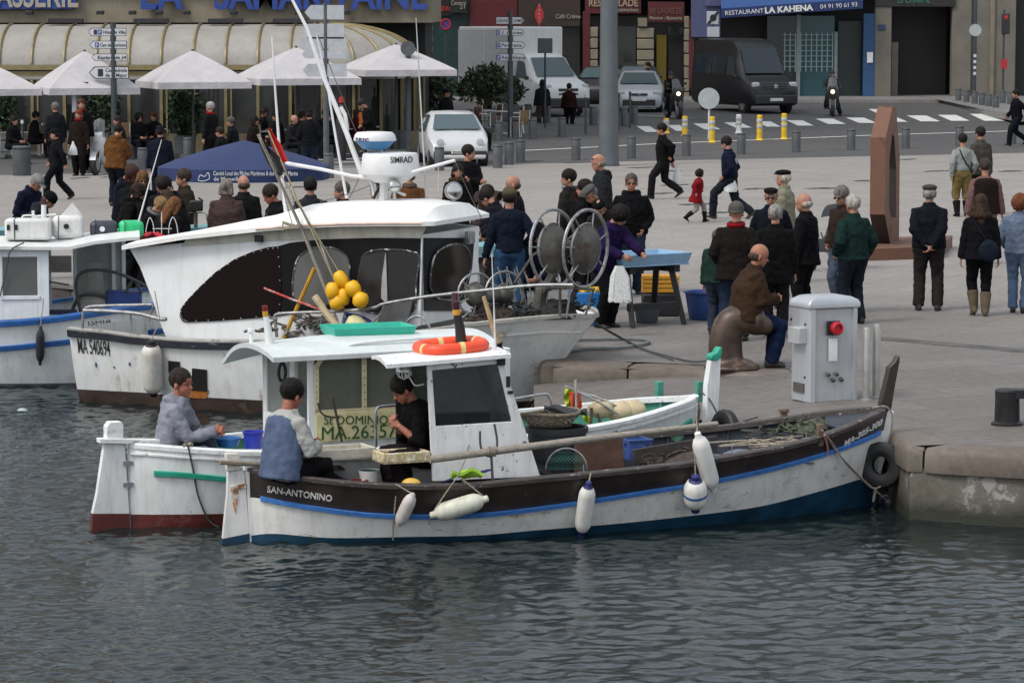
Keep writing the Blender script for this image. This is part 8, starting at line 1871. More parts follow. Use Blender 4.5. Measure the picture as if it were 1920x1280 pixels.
# street furniture, terrace, buildings
def wcorner(px,py,Y):return PY(px,py,Y)
def zat_y(py,Y):return CAMH-math.tan(math.atan((py-CY)/FPX)+PITCH)*Y
def street():
 g=mat('bollard_grey',(.085,.092,.098),.55,.2,var=.15,scale=4)
 def proto():
  t=thing('bollard','x','bollard',(0,0,0),group='grey street bollards');mb=MB();mb.lathe([(.125,0),(.125,.60),(.118,.615),(.01,.62)],n=20);mb.build('post',g,t,smooth=40);mb=MB();mb.lathe([(.127,.555),(.127,.575)],n=20,cap=(False,False));mb.build('groove',M_BLACK,t);return t
 P0=None
 near=[(163,325),(267,322),(617,334),(933,315),(955,309),(976,304),(1080,300),(1184,297),(1287,292),(1390,289),(1493,285),(1596,281),(1698,278),(1799,274),(1898,270),(824,320),(352,300)]
 mid=[(249,297),(537,290),(549,290),(617,293),(636,295),(741,284),(753,284),(935,264),(999,260),(1054,256),(470,296)]
 far=[(990,229),(1026,229),(1170,236),(1189,233),(1797,195),(1812,198),(1827,201),(1841,204),(1854,207),(1867,211),(1880,200),(1894,202),(1112,234)]
 for grp,lab in((near,'one of the grey bollards along the plaza edge'),(mid,'one of the grey bollards in front of the cafe terrace'),(far,'one of the grey bollards by the far pavement')):
  for x,y in grp:
   if P0 is None:P0=proto();P0.location=GS(x,y);P0['label']=lab;P0['group']=lab.replace('one of the ','')
   else:dup(P0,loc=GS(x,y),label=lab,group=lab.replace('one of the ',''))
 b=G(41,329);t=thing('litter_bin','large grey cylindrical litter bin at the left edge of the plaza','litter bin',b);mb=MB();mb.lathe([(.22,0),(.23,.02),(.23,.72),(.21,.74),(.01,.745)],n=26);mb.build('bin_body',g,t,smooth=40);mb=MB();mb.lathe([(.235,.66),(.235,.69)],n=26,cap=(False,False));mb.build('rim_band',M_BLACK,t)
 yel=mat('delin_yellow',(.72,.46,.02),.45);P1=None
 def delin(b,h,base,band,label):
  t=thing('delineator',label,'delineator',b,group='flexible posts at the crossing');mb=MB();mb.lathe([(.13,0),(.12,.03),(.09,.05),(.09,h-.02),(.07,h)],n=18);mb.build('post',base,t,smooth=40)
  for z in(.55,.78):mb=MB();mb.lathe([(.093,h*z-.07),(.097,h*z-.065),(.097,h*z+.05),(.093,h*z+.055)],n=18,cap=(False,False));mb.build('reflective_band',band,t,smooth=40)
 for x,y,y0,c,lab in((1249,250,222,0,'yellow flexible post behind the striding man in black'),(1284,255,218,0,'yellow flexible post left of the round white sign'),(1335,267,219,0,'tall yellow flexible post at the foot of the round white sign'),(1385,250,215,1,'white flexible post among the yellow ones'),(1424,263,216,0,'yellow flexible post right of the white one'),(1470,261,213,0,'rightmost yellow flexible post in front of the black van')):
  b=GS(x,y);delin(b,(y-y0)/ppmx(b),CHALK if c else yel,mat('band_grey',(.45,.45,.42),.4),lab)
 xs=[(1193,1236,238,247),(1250,1292,236,245),(1299,1351,233,242),(1357,1410,231,239),(1418,1464,229,237),(1474,1526,227,235),(1529,1586,224,232),(1586,1644,222,230),(1646,1702,220,228),(1700,1763,218,227),(1758,1818,217,226),(1818,1884,215,226),(1628,1668,206,212),(1884,1940,212,222)]
 for x0,x1,y0,y1 in xs:
  mb=MB();w=x1-x0;q=[GS(x0,y0-1),GS(x0+.58*w,y0-1),GS(x1,y1+1),GS(x0+.42*w,y1+1)];mb.add([p+Vector((0,0,.006))for p in q],[(0,1,2,3)]);o=mb.build('crossing_stripe',M_PAINT,None,smooth=0);tag(o,kind='structure')
 for pts,w in((((975,283),(1100,277),(1230,270),(1440,262),(1637,254),(1900,246)),.18),(((590,300),(700,297)),.12),(((590,306),(700,303)),.12),(((600,314),(700,311)),.1),(((1180,215),(1300,222)),.12),(((1520,212),(1545,219)),.12)):
  mb=MB();q=[GS(*p)for p in pts];mb.loft([[p+Vector((0,-w/2*2.2,.006)),p+Vector((0,w/2*2.2,.006))]for p in q],(False,False),closed=False);o=mb.build('road_line',M_PAINT,None,smooth=0);tag(o,kind='structure')
 q=[(1785,195),(1600,196),(1480,200),(1300,196),(1100,190),(800,190)]
 b=G(1141,311);t=thing('lamp_mast','tall thick grey lighting mast rising out of the picture','mast',b);mb=MB();mb.lathe([(.285,0),(.27,.3),(.25,2.0),(.235,3.0),(.20,9.0),(.15,12)],n=28);mb.build('shaft',mat('mast_grey',(.10,.115,.125),.5,.2,var=.08,scale=2),t,smooth=40);mb=MB();mb.lathe([(.30,0),(.30,.05),(.275,.06)],n=28);mb.build('base_ring',g,t)
 for z in(1.15,2.3):mb=MB();mb.box((-.24,-.05,z),(.05,.04,.35));mb.build('service_plate',g,t,bevel=.004)
 dk=mat('post_dark',(.045,.055,.06),.5,.1,var=.1);wht=mat('sign_white',(.55,.56,.58),.45,var=.04);blu=mat('sign_blue',(.03,.07,.30),.5);blk=mat('sign_black',(.02,.02,.03),.5);bk=mat('sign_back',(.42,.44,.47),.5,.2,var=.08)
 def arrow_plate(t,x0,y0,x1,y1,Y,label_,left=True,txt=None,P=False,back=False,logo=False,thick=.04,skew=0):
  z0,z1=zat_y(y1,Y),zat_y(y0,Y);X0,X1=PY(x0,y0,Y).x,PY(x1,y0,Y).x;c=t.location;hh=z1-z0;tip=hh*.45
  X0-=c.x;X1-=c.x;z0-=c.z;z1-=c.z
  def arrow(i):
   return[(X0+(tip if left else 0)+i,0,z0+i),(X1-(0 if left else tip)-i,0,z0+i)]+([(X1-i,0,(z0+z1)/2)]if not left else[(X1-i,0,z0+i)][:0])+[(X1-(0 if left else tip)-i,0,z1-i),(X0+(tip if left else 0)+i,0,z1-i)]+([(X0+i,0,(z0+z1)/2)]if left else[])
  mb=MB();mb.prism([(x,-.06+thick*0,z)for x,_,z in arrow(0)],(0,thick,0));p=mb.build('sign_plate',bk if back else blk,t)
  if not back:
   mb=MB();mb.prism([(x,-.064,z)for x,_,z in arrow(hh*.07)],(0,.004,0));mb.build('plate_face',wht,p)
   xx=X0+(tip+hh*.35 if left else hh*.2)
   if logo:mb=MB();mb.box((xx+hh*.15,-.068,(z0+z1)/2),(hh*.42,.006,hh*.6));mb.build('pictogram',blk,p);xx+=hh*.55
   if P:mb=MB();mb.box((xx+hh*.15,-.068,(z0+z1)/2),(hh*.5,.006,hh*.62));mb.build('parking_mark',blu,p);text('lettering','P',CHALK,p,(xx-hh*.0,-.075,z0+hh*.26),(1,0,0),(0,0,1),hh*.6,extr=.001);xx+=hh*.55
   if txt:
    lines=txt.split('|');n_=len(lines)
    for i,ln in enumerate(lines):
     text('lettering',ln,blk,p,(xx,-.068,z1-hh*(.72 if n_==1 else(.44+.40*i))),(1,0,0),(0,0,1),hh*(.62 if n_==1 else .40),extr=.001,shear=.15,width=max(.1,min((X1-hh*.15)-xx,len(ln)*hh*(.34 if n_==1 else .22))),bold=.002)
  return p
 def post(px,base,top,r,label,cat='sign post',name='sign_post',m=dk):
  b=GS(px,base);h=(base-top)/ppmx(b);t=thing(name,label,cat,b);mb=MB();mb.cyl((0,0,0),(0,0,h),r,n=14);mb.build('pole',m,t,smooth=40);return t,b.y
 t,Y=post(215,300,45,.085,'direction sign post with four white arrow plates pointing left')
 for a in((165,53,237,68,'Hôtel de Ville',True,True),(168,77,238,92,'Cars de Tourisme',True,False),(172,101,239,115,'Esplanade J4',False,False),(167,125,242,148,'Cathédrale|de la Major',False,True)):
  arrow_plate(t,a[0],a[1],a[2],a[3],Y,None,True,a[4],a[5],logo=a[6])
 t,Y=post(612,330,8,.075,'direction sign post seen from behind, five bare grey plates',m=g)
 for a in((571,10,645,37),(565,45,645,73),(560,70,650,92),(566,94,650,110),(567,120,650,144)):arrow_plate(t,*a,Y,None,True,back=True)
 t,Y=post(957,257,22,.09,'direction sign post with four plates pointing right, beside the truck')
 for a in((930,32,984,46,'GRANDS CARMES',0),(930,55,984,68,'J. Jaures',1),(930,78,986,92,'Panorama',1),(930,101,987,115,'République',1)):arrow_plate(t,a[0],a[1],a[2],a[3],Y,None,False,a[4],bool(a[5]))
 def plate(px,base,y0,y1,x0,x1,label,m=g,rnd_=False,r=.035,pm=dk,name='road_sign'):
  t,Y=post(px,base,(y0+y1)/2,r,label,'road sign',name,pm);X0,X1=PY(x0,y0,Y).x-t.location.x,PY(x1,y0,Y).x-t.location.x;z0,z1=zat_y(y1,Y)-t.location.z,zat_y(y0,Y)-t.location.z;mb=MB()
  if rnd_:mb.lathe([((X1-X0)/2*.98,-r-.03),((X1-X0)/2,-r-.02),((X1-X0)/2,-r-.012)],c=((X0+X1)/2,0,(z0+z1)/2),n=32,ax='y')
  else:mb.box(((X0+X1)/2,-r-.02,(z0+z1)/2),(X1-X0,.03,z1-z0))
  mb.build('sign_plate',m,t,bevel=0 if rnd_ else .03,smooth=40);return t
 plate(392,290,126,151,380,405,'square dark sign back above the cafe terrace');plate(766,290,76,106,751,779,'round dark sign back beside the rightmost parasol',rnd_=True,r=.08,pm=g);plate(1022,240,72,100,1008,1036,'square dark sign back in front of the truck')
 plate(1329,262,164,206,1309,1349,'round pale sign back at the crossing',m=mat('sign_pale',(.38,.42,.42),.5,var=.08),rnd_=True,pm=wht)
 t=plate(1336,205,22,46,1325,1347,'white no stopping sign with a black bar above a smaller plate',m=wht);z=t.location
 mb=MB();Y=z.y;mb.box((0,-.06,zat_y(60,Y)-z.z),(.46,.02,.38));mb.build('lower_plate',wht,t);mb=MB();mb.box((0,-.085,zat_y(34,Y)-z.z),(.10,.01,.60),rot=(0,R(40),0));mb.build('black_bar',blk,t);mb=MB();mb.lathe([(.13,-.08),(.13,-.07)],c=(0,0,zat_y(34,Y)-z.z),n=20,ax='y');mb.build('black_disc',blk,t)
 t=plate(836,200,36,56,826,846,'round blue no parking sign near the truck',m=blu,rnd_=True);mb=MB();Y=t.location.y;R0=.19;cz=zat_y(46,Y)-t.location.z;mb.tube([(R0*math.cos(a),-.07,cz+R0*math.sin(a))for a in[2*PI*i/24 for i in range(24)]],.03,6,closed=True);mb.tube([(-R0*.7,-.07,cz+R0*.7),(R0*.7,-.07,cz-R0*.7)],.025,6);mb.build('red_rim',mat('sign_red',(.45,.015,.02),.5),t)
 b=GS(808,200);t=thing('striped_post','red and white striped post beside the rightmost parasol','post',b);
 for k in range(8):z0=zat_y(118-10*k,b.y)-b.z;z1=zat_y(108-10*k,b.y)-b.z;mb=MB();mb.cyl((0,0,z0),(0,0,z1),.07,n=12);mb.build('band',mat('sign_red',0)if k%2 else wht,t)
 mb=MB();mb.cyl((0,0,0),(0,0,zat_y(118,b.y)-b.z),.05,n=10);mb.build('pole',dk,t)
 t,Y=post(141,300,146,.07,'pedestrian light post showing a green man, left of the sign post','traffic light','traffic_light',wht);c=t.location
 for x0,x1,nm in((113,132,1),(151,166,0)):
  X=PY((x0+x1)/2,160,Y).x-c.x;mb=MB();mb.box((X,-.02,zat_y(163,Y)-c.z),((x1-x0)/ppm(Y),.16,.27));h=mb.build('signal_head',M_TRIM,t,bevel=.015)
  mb=MB();mb.tube([(0,0,zat_y(154,Y)-c.z),(X*.8,0,zat_y(153,Y)-c.z)],.02,6);mb.build('bracket',dk,t)
  if nm:
   gm=mat('green_man',(.04,1.0,.45),.4,var=0,emit=2.2);zc=zat_y(163,Y)-c.z;mb=MB();mb.sph((X+.04,-.11,zc+.07),.022,8,6)
   for pts in(((.04,.045),(.04,-.01)),((.04,-.01),(.01,-.075)),((.04,-.01),(.075,-.07)),((.04,.035),(.0,.0)),((.04,.035),(.075,.01))):mb.tube([(X+pts[0][0],-.11,zc+pts[0][1]),(X+pts[1][0],-.11,zc+pts[1][1])],.011,5)
   mb.build('green_figure',gm,h)
 for x,y,y0,lab in((1098,252,183,'thin post with white tip left of the grey mast'),(1160,243,181,'thin dark post right of the grey mast'),(1181,239,178,'second thin dark post right of the grey mast'),(43,300,232,'thin post with a white knob at the left edge')):
  t,Y=post(x,y,y0,.035,lab,'post','thin_post');mb=MB();mb.lathe([(.045,(y-y0)/ppm(Y)),(.045,(y-y0)/ppm(Y)+.10)],n=12);mb.build('tip',wht if 'white' in lab else dk,t)
 t,Y=post(1826,200,-30,.075,'tall dark post with a round white sign before the stone wall','post','street_post');mb=MB();mb.lathe([(.24,-.10),(.24,-.08)],c=(0,0,zat_y(57,Y)-t.location.z),n=24,ax='y');mb.build('round_sign',mat('sign_pale',0),t,smooth=40)
 for k in range(4):mb=MB();mb.box((0,-.078,zat_y(105+11*k,Y)-t.location.z),(.11,.01,.12));mb.build('sticker',wht,t)
 t,Y=post(1880,200,20,.04,'small red traffic light on a thin post before the stone wall','traffic light','traffic_light');c=t.location;mb=MB();mb.box((.06,-.06,zat_y(45,Y)-c.z),(.30,.22,.80));mb.build('signal_head',M_TRIM,t,bevel=.03);mb=MB();mb.lathe([(.08,-.18),(.01,-.20)],c=(.06,0,zat_y(33,Y)-c.z),n=16,ax='y');mb.build('red_lens',mat('sign_red',0),t);mb=MB();mb.box((.02,-.06,zat_y(120,Y)-c.z),(.22,.12,.36));mb.build('red_box',mat('sign_red',0),t)
street()
# leaves
def foliage(name,c,rad,n,size,m,parent,seed=1,flat=.7):
 rs=np.random.RandomState(seed);mb=MB();cl=rs.randn(14,3)*.55
 for k in range(n):
  q=cl[rs.randint(14)]+rs.randn(3)*.32;L=np.linalg.norm(q)
  if L>1.05:q=q/L*(0.8+.25*rs.rand())
  p=Vector((c[0]+q[0]*rad[0],c[1]+q[1]*rad[1],c[2]+q[2]*rad[2]));d=Vector(rs.randn(3));d.z+=.5;d.normalize();e=d.cross(Vector(rs.randn(3))).normalized();s=size*(.6+.8*rs.rand())
  mb.add([p,p+d*s*.5+e*s*.22,p+d*s,p+d*s*.5-e*s*.22],[(0,1,2,3)])
 return mb.build(name,m,parent,smooth=0,fixn=False)
def plants():
 leaf=mat('leaf_dark',(.035,.065,.028),.55,var=.5,scale=3);leaf2=mat('leaf_olive',(.055,.075,.038),.55,var=.5,scale=3);pot=mat('planter_grey',(.14,.15,.15),.6,var=.1)
 def planter(px,base,w,ytop,label,m,seed,n=1300,box=True,h0=.55):
  b=GS(px,base);s=1/ppmx(b);H=(base-ytop)*s;t=thing('potted_shrub',label,'shrub',b,group='shrubs in planters on the terrace');W_=w*s
  mb=MB();mb.box((0,0,h0/2),(W_*.7,W_*.6,h0),taper=(1.08,1.08));mb.build('planter',pot,t,bevel=.02)
  mb=MB()
  for k in range(5):mb.tube([(0,0,h0),((k-2)*W_*.12,(k%2-.5)*.2,H*.55),((k-2)*W_*.2,(k%2-.5)*.3,H*.85)],[.03,.02,.01],5)
  mb.build('stems',mat('bark',(.10,.075,.05),.9),t);foliage('crown',(0,0,lerp(h0,H,.52)),(W_*.55,W_*.5,(H-h0)*.56),n,.17,m,t,seed)
 planter(347,290,52,165,'dense green shrub in a planter between the sign posts',leaf,3);planter(185,285,55,160,'shrub behind the direction sign post',leaf,4);planter(10,285,40,170,'shrub at the left edge of the terrace',leaf,5)
 planter(908,236,90,126,'large olive bush in front of the white truck',leaf2,6,2400);planter(820,240,55,135,'olive bush left of the large one by the truck',leaf2,7,1400);planter(955,226,50,150,'small olive bush right of the large one',leaf2,8,1000);planter(545,262,36,190,'low shrub behind the black jacket man',leaf,9,600);planter(622,240,34,170,'narrow shrub behind the seated waiter statue',leaf,10,600)
plants()
# terrace furniture and parasols
def terrace():
 white=mat('parasol_white',(.46,.44,.45),.7,var=.06,scale=2,bump=.05,bscale=2.2)
 def parasol(xc,ypk,x0,x1,yb,label,base):
  Y=base;s=1/ppm(Y);c=PY(xc,200,Y);gz=zg(c.x,Y);t=thing('parasol',label,'parasol',(c.x,Y,gz),group='white parasols over the cafe terrace');hw=(x1-x0)/2*s/1.12;zt=zat_y(ypk,Y)-gz;zb=zat_y(yb-8,Y)-gz;rz=R(20)
  q=Matrix.Rotation(rz,3,'Z');mb=MB();rings=[]
  for f,z in((.03,zt),(.35,lerp(zt,zb,.30)),(.7,lerp(zt,zb,.66)),(1,zb)):
   rg=[]
   for k in range(24):
    a=k/24*4;sd=int(a);u=(a-sd)*2-1;p=[(1,u),(-u,1),(-1,-u),(u,-1)][sd];sagc=1-.03*(1-u*u)*f;rg.append(q@Vector((p[0]*hw*f*sagc,p[1]*hw*f*sagc,z+(-.05*(1-u*u)*f*0))))
   rings.append(rg)
  mb.loft(rings,(True,False));mb.build('canopy',white,t,smooth=14)
  mb=MB();mb.loft([[p+Vector((0,0,.003))for p in rings[-1]],[Vector((p.x*1.004,p.y*1.004,p.z-.18))for p in rings[-1]]],(False,False));mb.build('valance',white,t,smooth=14)
  mb=MB();mb.cyl((0,0,0),(0,0,zt+.05),.035,n=12);mb.build('pole',mat('pole_dark',(.05,.05,.05),.5),t);mb=MB();mb.box((0,0,.05),(.7,.7,.1));mb.build('parasol_base',MATS['planter_grey'],t,bevel=.02)
  for k in range(8):a=R(45*k+20);rr=hw*(1.35 if k%2 else .97);mb=MB();mb.tube([(0,0,zt-.06),(rr*math.cos(a),rr*math.sin(a),zb-.02)],.012,4);mb.build('rib',MATS['pole_dark'],t)
 parasol(-12,122,-98,72,174,'leftmost white parasol, cut by the frame',90);parasol(160,97,70,260,172,'white parasol behind the direction sign post',90);parasol(362,96,262,461,161,'white parasol between the two direction sign posts',90.5);parasol(556,90,455,672,154,'white parasol behind the leaning mast',91);parasol(743,84,645,845,138,'rightmost white parasol by the round sign back',93)
 rat=mat('rattan',(.20,.125,.06),.75,var=.25,scale=12,bump=.004,bscale=60);alu=mat('chair_alu',(.66,.66,.66),.35,.1,var=.05)
 def chair():
  t=thing('cafe_chair','x','chair',(0,0,0),group='cafe chairs on the terrace');mb=MB();mb.box((0,0,.44),(.44,.44,.035));mb.build('seat',rat,t,bevel=.01)
  mb=MB();mb.sheet([[(-.21-.05*(z-.46)+.04*(1-y*y*18),y,z)for y in(-.20,-.1,0,.1,.2)]for z in(.50,.66,.80,.87)],th=.02,d=(-1,0,0));mb.build('backrest',rat,t,smooth=50)
  for sy in(-1,1):
   mb=MB();mb.tube([(.20,sy*.22,0),(.19,sy*.22,.62),(.10,sy*.23,.66),(-.22,sy*.22,.66)],.014,6);mb.build('arm_frame',alu,t);mb=MB();mb.tube([(-.24,sy*.21,0),(-.20,sy*.21,.45),(-.25,sy*.21,.88)],.014,6);mb.build('rear_leg',alu,t)
  return t
 def table():
  t=thing('cafe_table','x','table',(0,0,0),group='cafe tables on the terrace');mb=MB();mb.lathe([(.33,.72),(.34,.73),(.34,.75),(.01,.755)],n=26);mb.build('tabletop',mat('table_pale',(.5,.5,.48),.4,var=.05),t,smooth=40);mb=MB();mb.cyl((0,0,.02),(0,0,.72),.03,n=10);mb.build('leg',alu,t)
  mb=MB();
  for a in(0,90,180,270):mb.tube([(0,0,.04),(.25*math.cos(R(a)),.25*math.sin(R(a)),.015)],.02,5)
  mb.build('foot',alu,t);return t
 C0=chair();T0=table();firstc=True;firstt=True
 lab_c='one of the rattan and aluminium cafe chairs on the terrace';lab_t='one of the small pale cafe tables on the terrace'
 rd=random.Random(4)
 for x,y,a in((12,292,20),(40,292,200),(72,292,160),(118,290,0),(98,288,90),(228,285,120),(247,284,240),(272,284,300),(300,284,30),(410,272,20),(428,274,170),(442,272,260),(498,290,30),(545,282,200),(560,286,150),(601,282,0),(640,285,60),(716,278,10),(722,272,190),(752,278,90),(886,248,150),(905,252,20),(925,246,200),(968,250,170),(975,258,120),(880,262,60)):
  p=GS(x,y)
  if firstc:C0.location=p;C0.rotation_euler=(0,0,R(a));C0['label']=lab_c;firstc=False
  else:dup(C0,loc=p,rz=R(a+rd.uniform(-15,15)),label=lab_c)
 for x,y in((268,290),(112,296),(520,292),(575,284),(735,276),(640,290),(690,285),(905,250),(430,280),(940,252),(560,276)):
  p=GS(x,y)
  if firstt:T0.location=p;T0['label']=lab_t;firstt=False
  else:dup(T0,loc=p,rz=0,label=lab_t)
 b=GS(682,292);t=thing('menu_stand','orange cube menu stand with a pale candle on top','menu stand',b);s=1/ppmx(b);mb=MB();mb.box((0,0,(292-222)*s),(17*s,.28,22*s));mb.build('orange_cube',mat('menu_orange',(.72,.14,.015),.5),t,bevel=.01);mb=MB();mb.cyl((0,0,(292-211)*s),(0,0,(292-201)*s),3*s,n=12);mb.build('candle',CHALK,t);mb=MB();mb.cyl((0,0,0),(0,0,(292-233)*s),.03,n=8);mb.build('leg',M_TRIM,t)
 b=GS(641,300);t=thing('waiter_figure','life size waiter dummy with a red hat and white sleeve','dummy',b);s=1/ppmx(b);H=lambda y:(300-y)*s
 mb=MB();mb.lathe([(.12,0),(.15,H(260)),(.17,H(230)),(.12,H(212)),(.02,H(206))],n=16,sy=.7);mb.sph((0,0,H(200)),.09,12,9);organic(mb,'dummy_body',M_TRIM,t,.02);mb=MB();mb.lathe([(.085,H(193)),(.07,H(183)),(.01,H(182))],n=16);mb.build('red_hat',mat('hat_red',(.4,.01,.012),.6),t,smooth=40);mb=MB();mb.tube([(-.02,-.12,H(201)),(.10,-.16,H(215)),(.17,-.2,H(238)),(.18,-.2,H(246))],[.06,.06,.05,.03],10);mb.build('white_sleeve',CHALK,t)
 A=person;p=pose;GT='people on the cafe terrace'
 def sitting(px,ytop,face,label,col,hair,H=1.7,**k):
  hs=.5+.86*H/1.75;z=0.05;d=ray(px,ytop);t_=(z+hs*.99-CAMH)/d.z;q=CAMP+d*t_
  A(label,Vector((q.x,q.y,zg(q.x,q.y))),face,H,p('sit',hip=.52),(col,.5,'coat'),'#1d1d22',hair=hair,vox=.018,group=GT,**k)
 sitting(258,206,300,'woman with curly black hair reading at a cafe table','#16161a',('curly','#14100e'));sitting(291,205,250,'woman with brown hair smoking at a cafe table','#1d1818',('bob','#4d2c1c'));sitting(487,199,340,'woman in dark grey coat seated by the thin aerial','#24262a',('short','#2a1a12'));sitting(737,188,330,'woman in orange top at a table by the round sign back','#7a3a22',('bob','#33211a'));sitting(757,182,240,'dark haired man eating at a table by the round sign back','#1a1a1d',('short','#17120f'));sitting(525,205,200,'person in black seated behind the thin aerial','#141417',('short','#17120f'));sitting(420,232,160,'person leaning over a bag at the terrace table','#17171a',('short','#2a1a12'));sitting(606,200,300,'guest seated behind the leaning mast','#2b2d27',('short','#2a2a20'));sitting(560,205,30,'guest in dark clothes between two parasols','#18181b',('short','#1b1411'))
 for i,(px,yt,fc,col,hr)in enumerate(((60,205,20,'#17171a',('short','#1b1411')),(228,212,200,'#3a2622',('bob','#2b1c16')),(440,214,170,'#1c1e26',('short','#57534f')),(470,212,20,'#241b17',('bob','#17120f')),(545,210,330,'#2a2a2e',('bald','#57534f')),(628,205,200,'#151518',('short','#17120f')),(662,200,20,'#5a1f18',('bob','#33211a')),(716,196,150,'#202226',('short','#2a1a12')),(775,190,200,'#17171a',('short','#17120f')),(890,196,20,'#2a2420',('bob','#2b1c16')),(20,212,330,'#17171a',('bob','#17120f')))):
  sitting(px,yt,fc,('first','second','third','fourth','fifth','sixth','seventh','eighth','ninth','tenth','leftmost')[i]+' of the half hidden guests at the tables '+('far left of the green man light','left of the shrub','right of the tall white haired man','left of the thin aerial','beside the low shrub','behind the waiter dummy','in dark red by the orange cube','left of the orange top woman','under the rightmost parasol','by the large olive bush','at the left frame edge')[i],col,hr)
 A('tall white haired man with a red scarf on the terrace',stand(396,192,1.76,.05),150,1.76,p('stand'),('#16171c',.45,'coat'),'#16171c',hair=('short','#9a958f'),vox=.018,group=GT,extras=(('scarf','#a3161a'),))
 A('man in dark sweater with a red scarf behind the red haired woman',stand(152,186,1.80,.12),280,1.80,p('stand'),('#17171c',.5,'coat'),'#16171c',hair=('short','#4b2a1c'),vox=.018,group=GT,extras=(('scarf','#a3161a'),))
 A('waiter in dark clothes bending among the tables',stand(695,182,1.74,.1),190,1.74,p('lookdown'),('#131317',.5,'shirt'),'#131317',hair=('short','#2a2420'),vox=.018,group=GT)
 A('man in black coat and cap behind the small white car',stand(836,167,1.76,.1),320,1.76,p('stand'),('#121317',.45,'coat'),'#131317',hair=('capball','#15110e','#1a1a22'),vox=.018,group=GT,extras=('glasses',))
 GR='people by the truck and the far shops'
 A('woman in dark grey coat and pale trousers by the square sign back',stand(1017,150,1.68,.1),95,1.68,p('stand'),('#2b2a2f',.48,'coat'),'#5f4f50',hair=('bob','#211713'),vox=.02,group=GR,boots='#3a2420',bulk=1.1)
 A('woman in short brown jacket and black tights right of the square sign',stand(1067,157,1.64,.02),80,1.64,p('stand'),('#3a1f1c',.5,'jacket'),'#121215',hair=('short','#2a1a12'),vox=.018,group=GR,boots='#121215')
 A('woman with dark hair in black eating beside the truck',stand(1085,140,1.72,.08),250,1.72,p('front'),('#121215',.48,'coat'),'#2a3345',hair=('long','#1d1412'),vox=.018,group=GR)
 A('person in a teal shirt with an orange bag in the dark doorway',stand(1713,100,1.74,.42),260,1.74,p('stand'),('#0f3742',.5,'shirt'),'#151518',hair=('short','#17120f'),vox=.022,group=GR)
 A('person in black standing right of the teal shirt in the doorway',stand(1752,96,1.74,.42),265,1.74,p('stand'),('#101013',.5,'coat'),'#1a1d26',hair=('short','#17120f'),vox=.022,group=GR)
 A('man passing on the pavement behind the silver car',stand(1216,117,1.76,.4),200,1.76,p('stand'),('#1c1a1a',.5,'coat'),'#1a1d26',hair=('short','#17120f'),vox=.022,group=GR)
terrace()
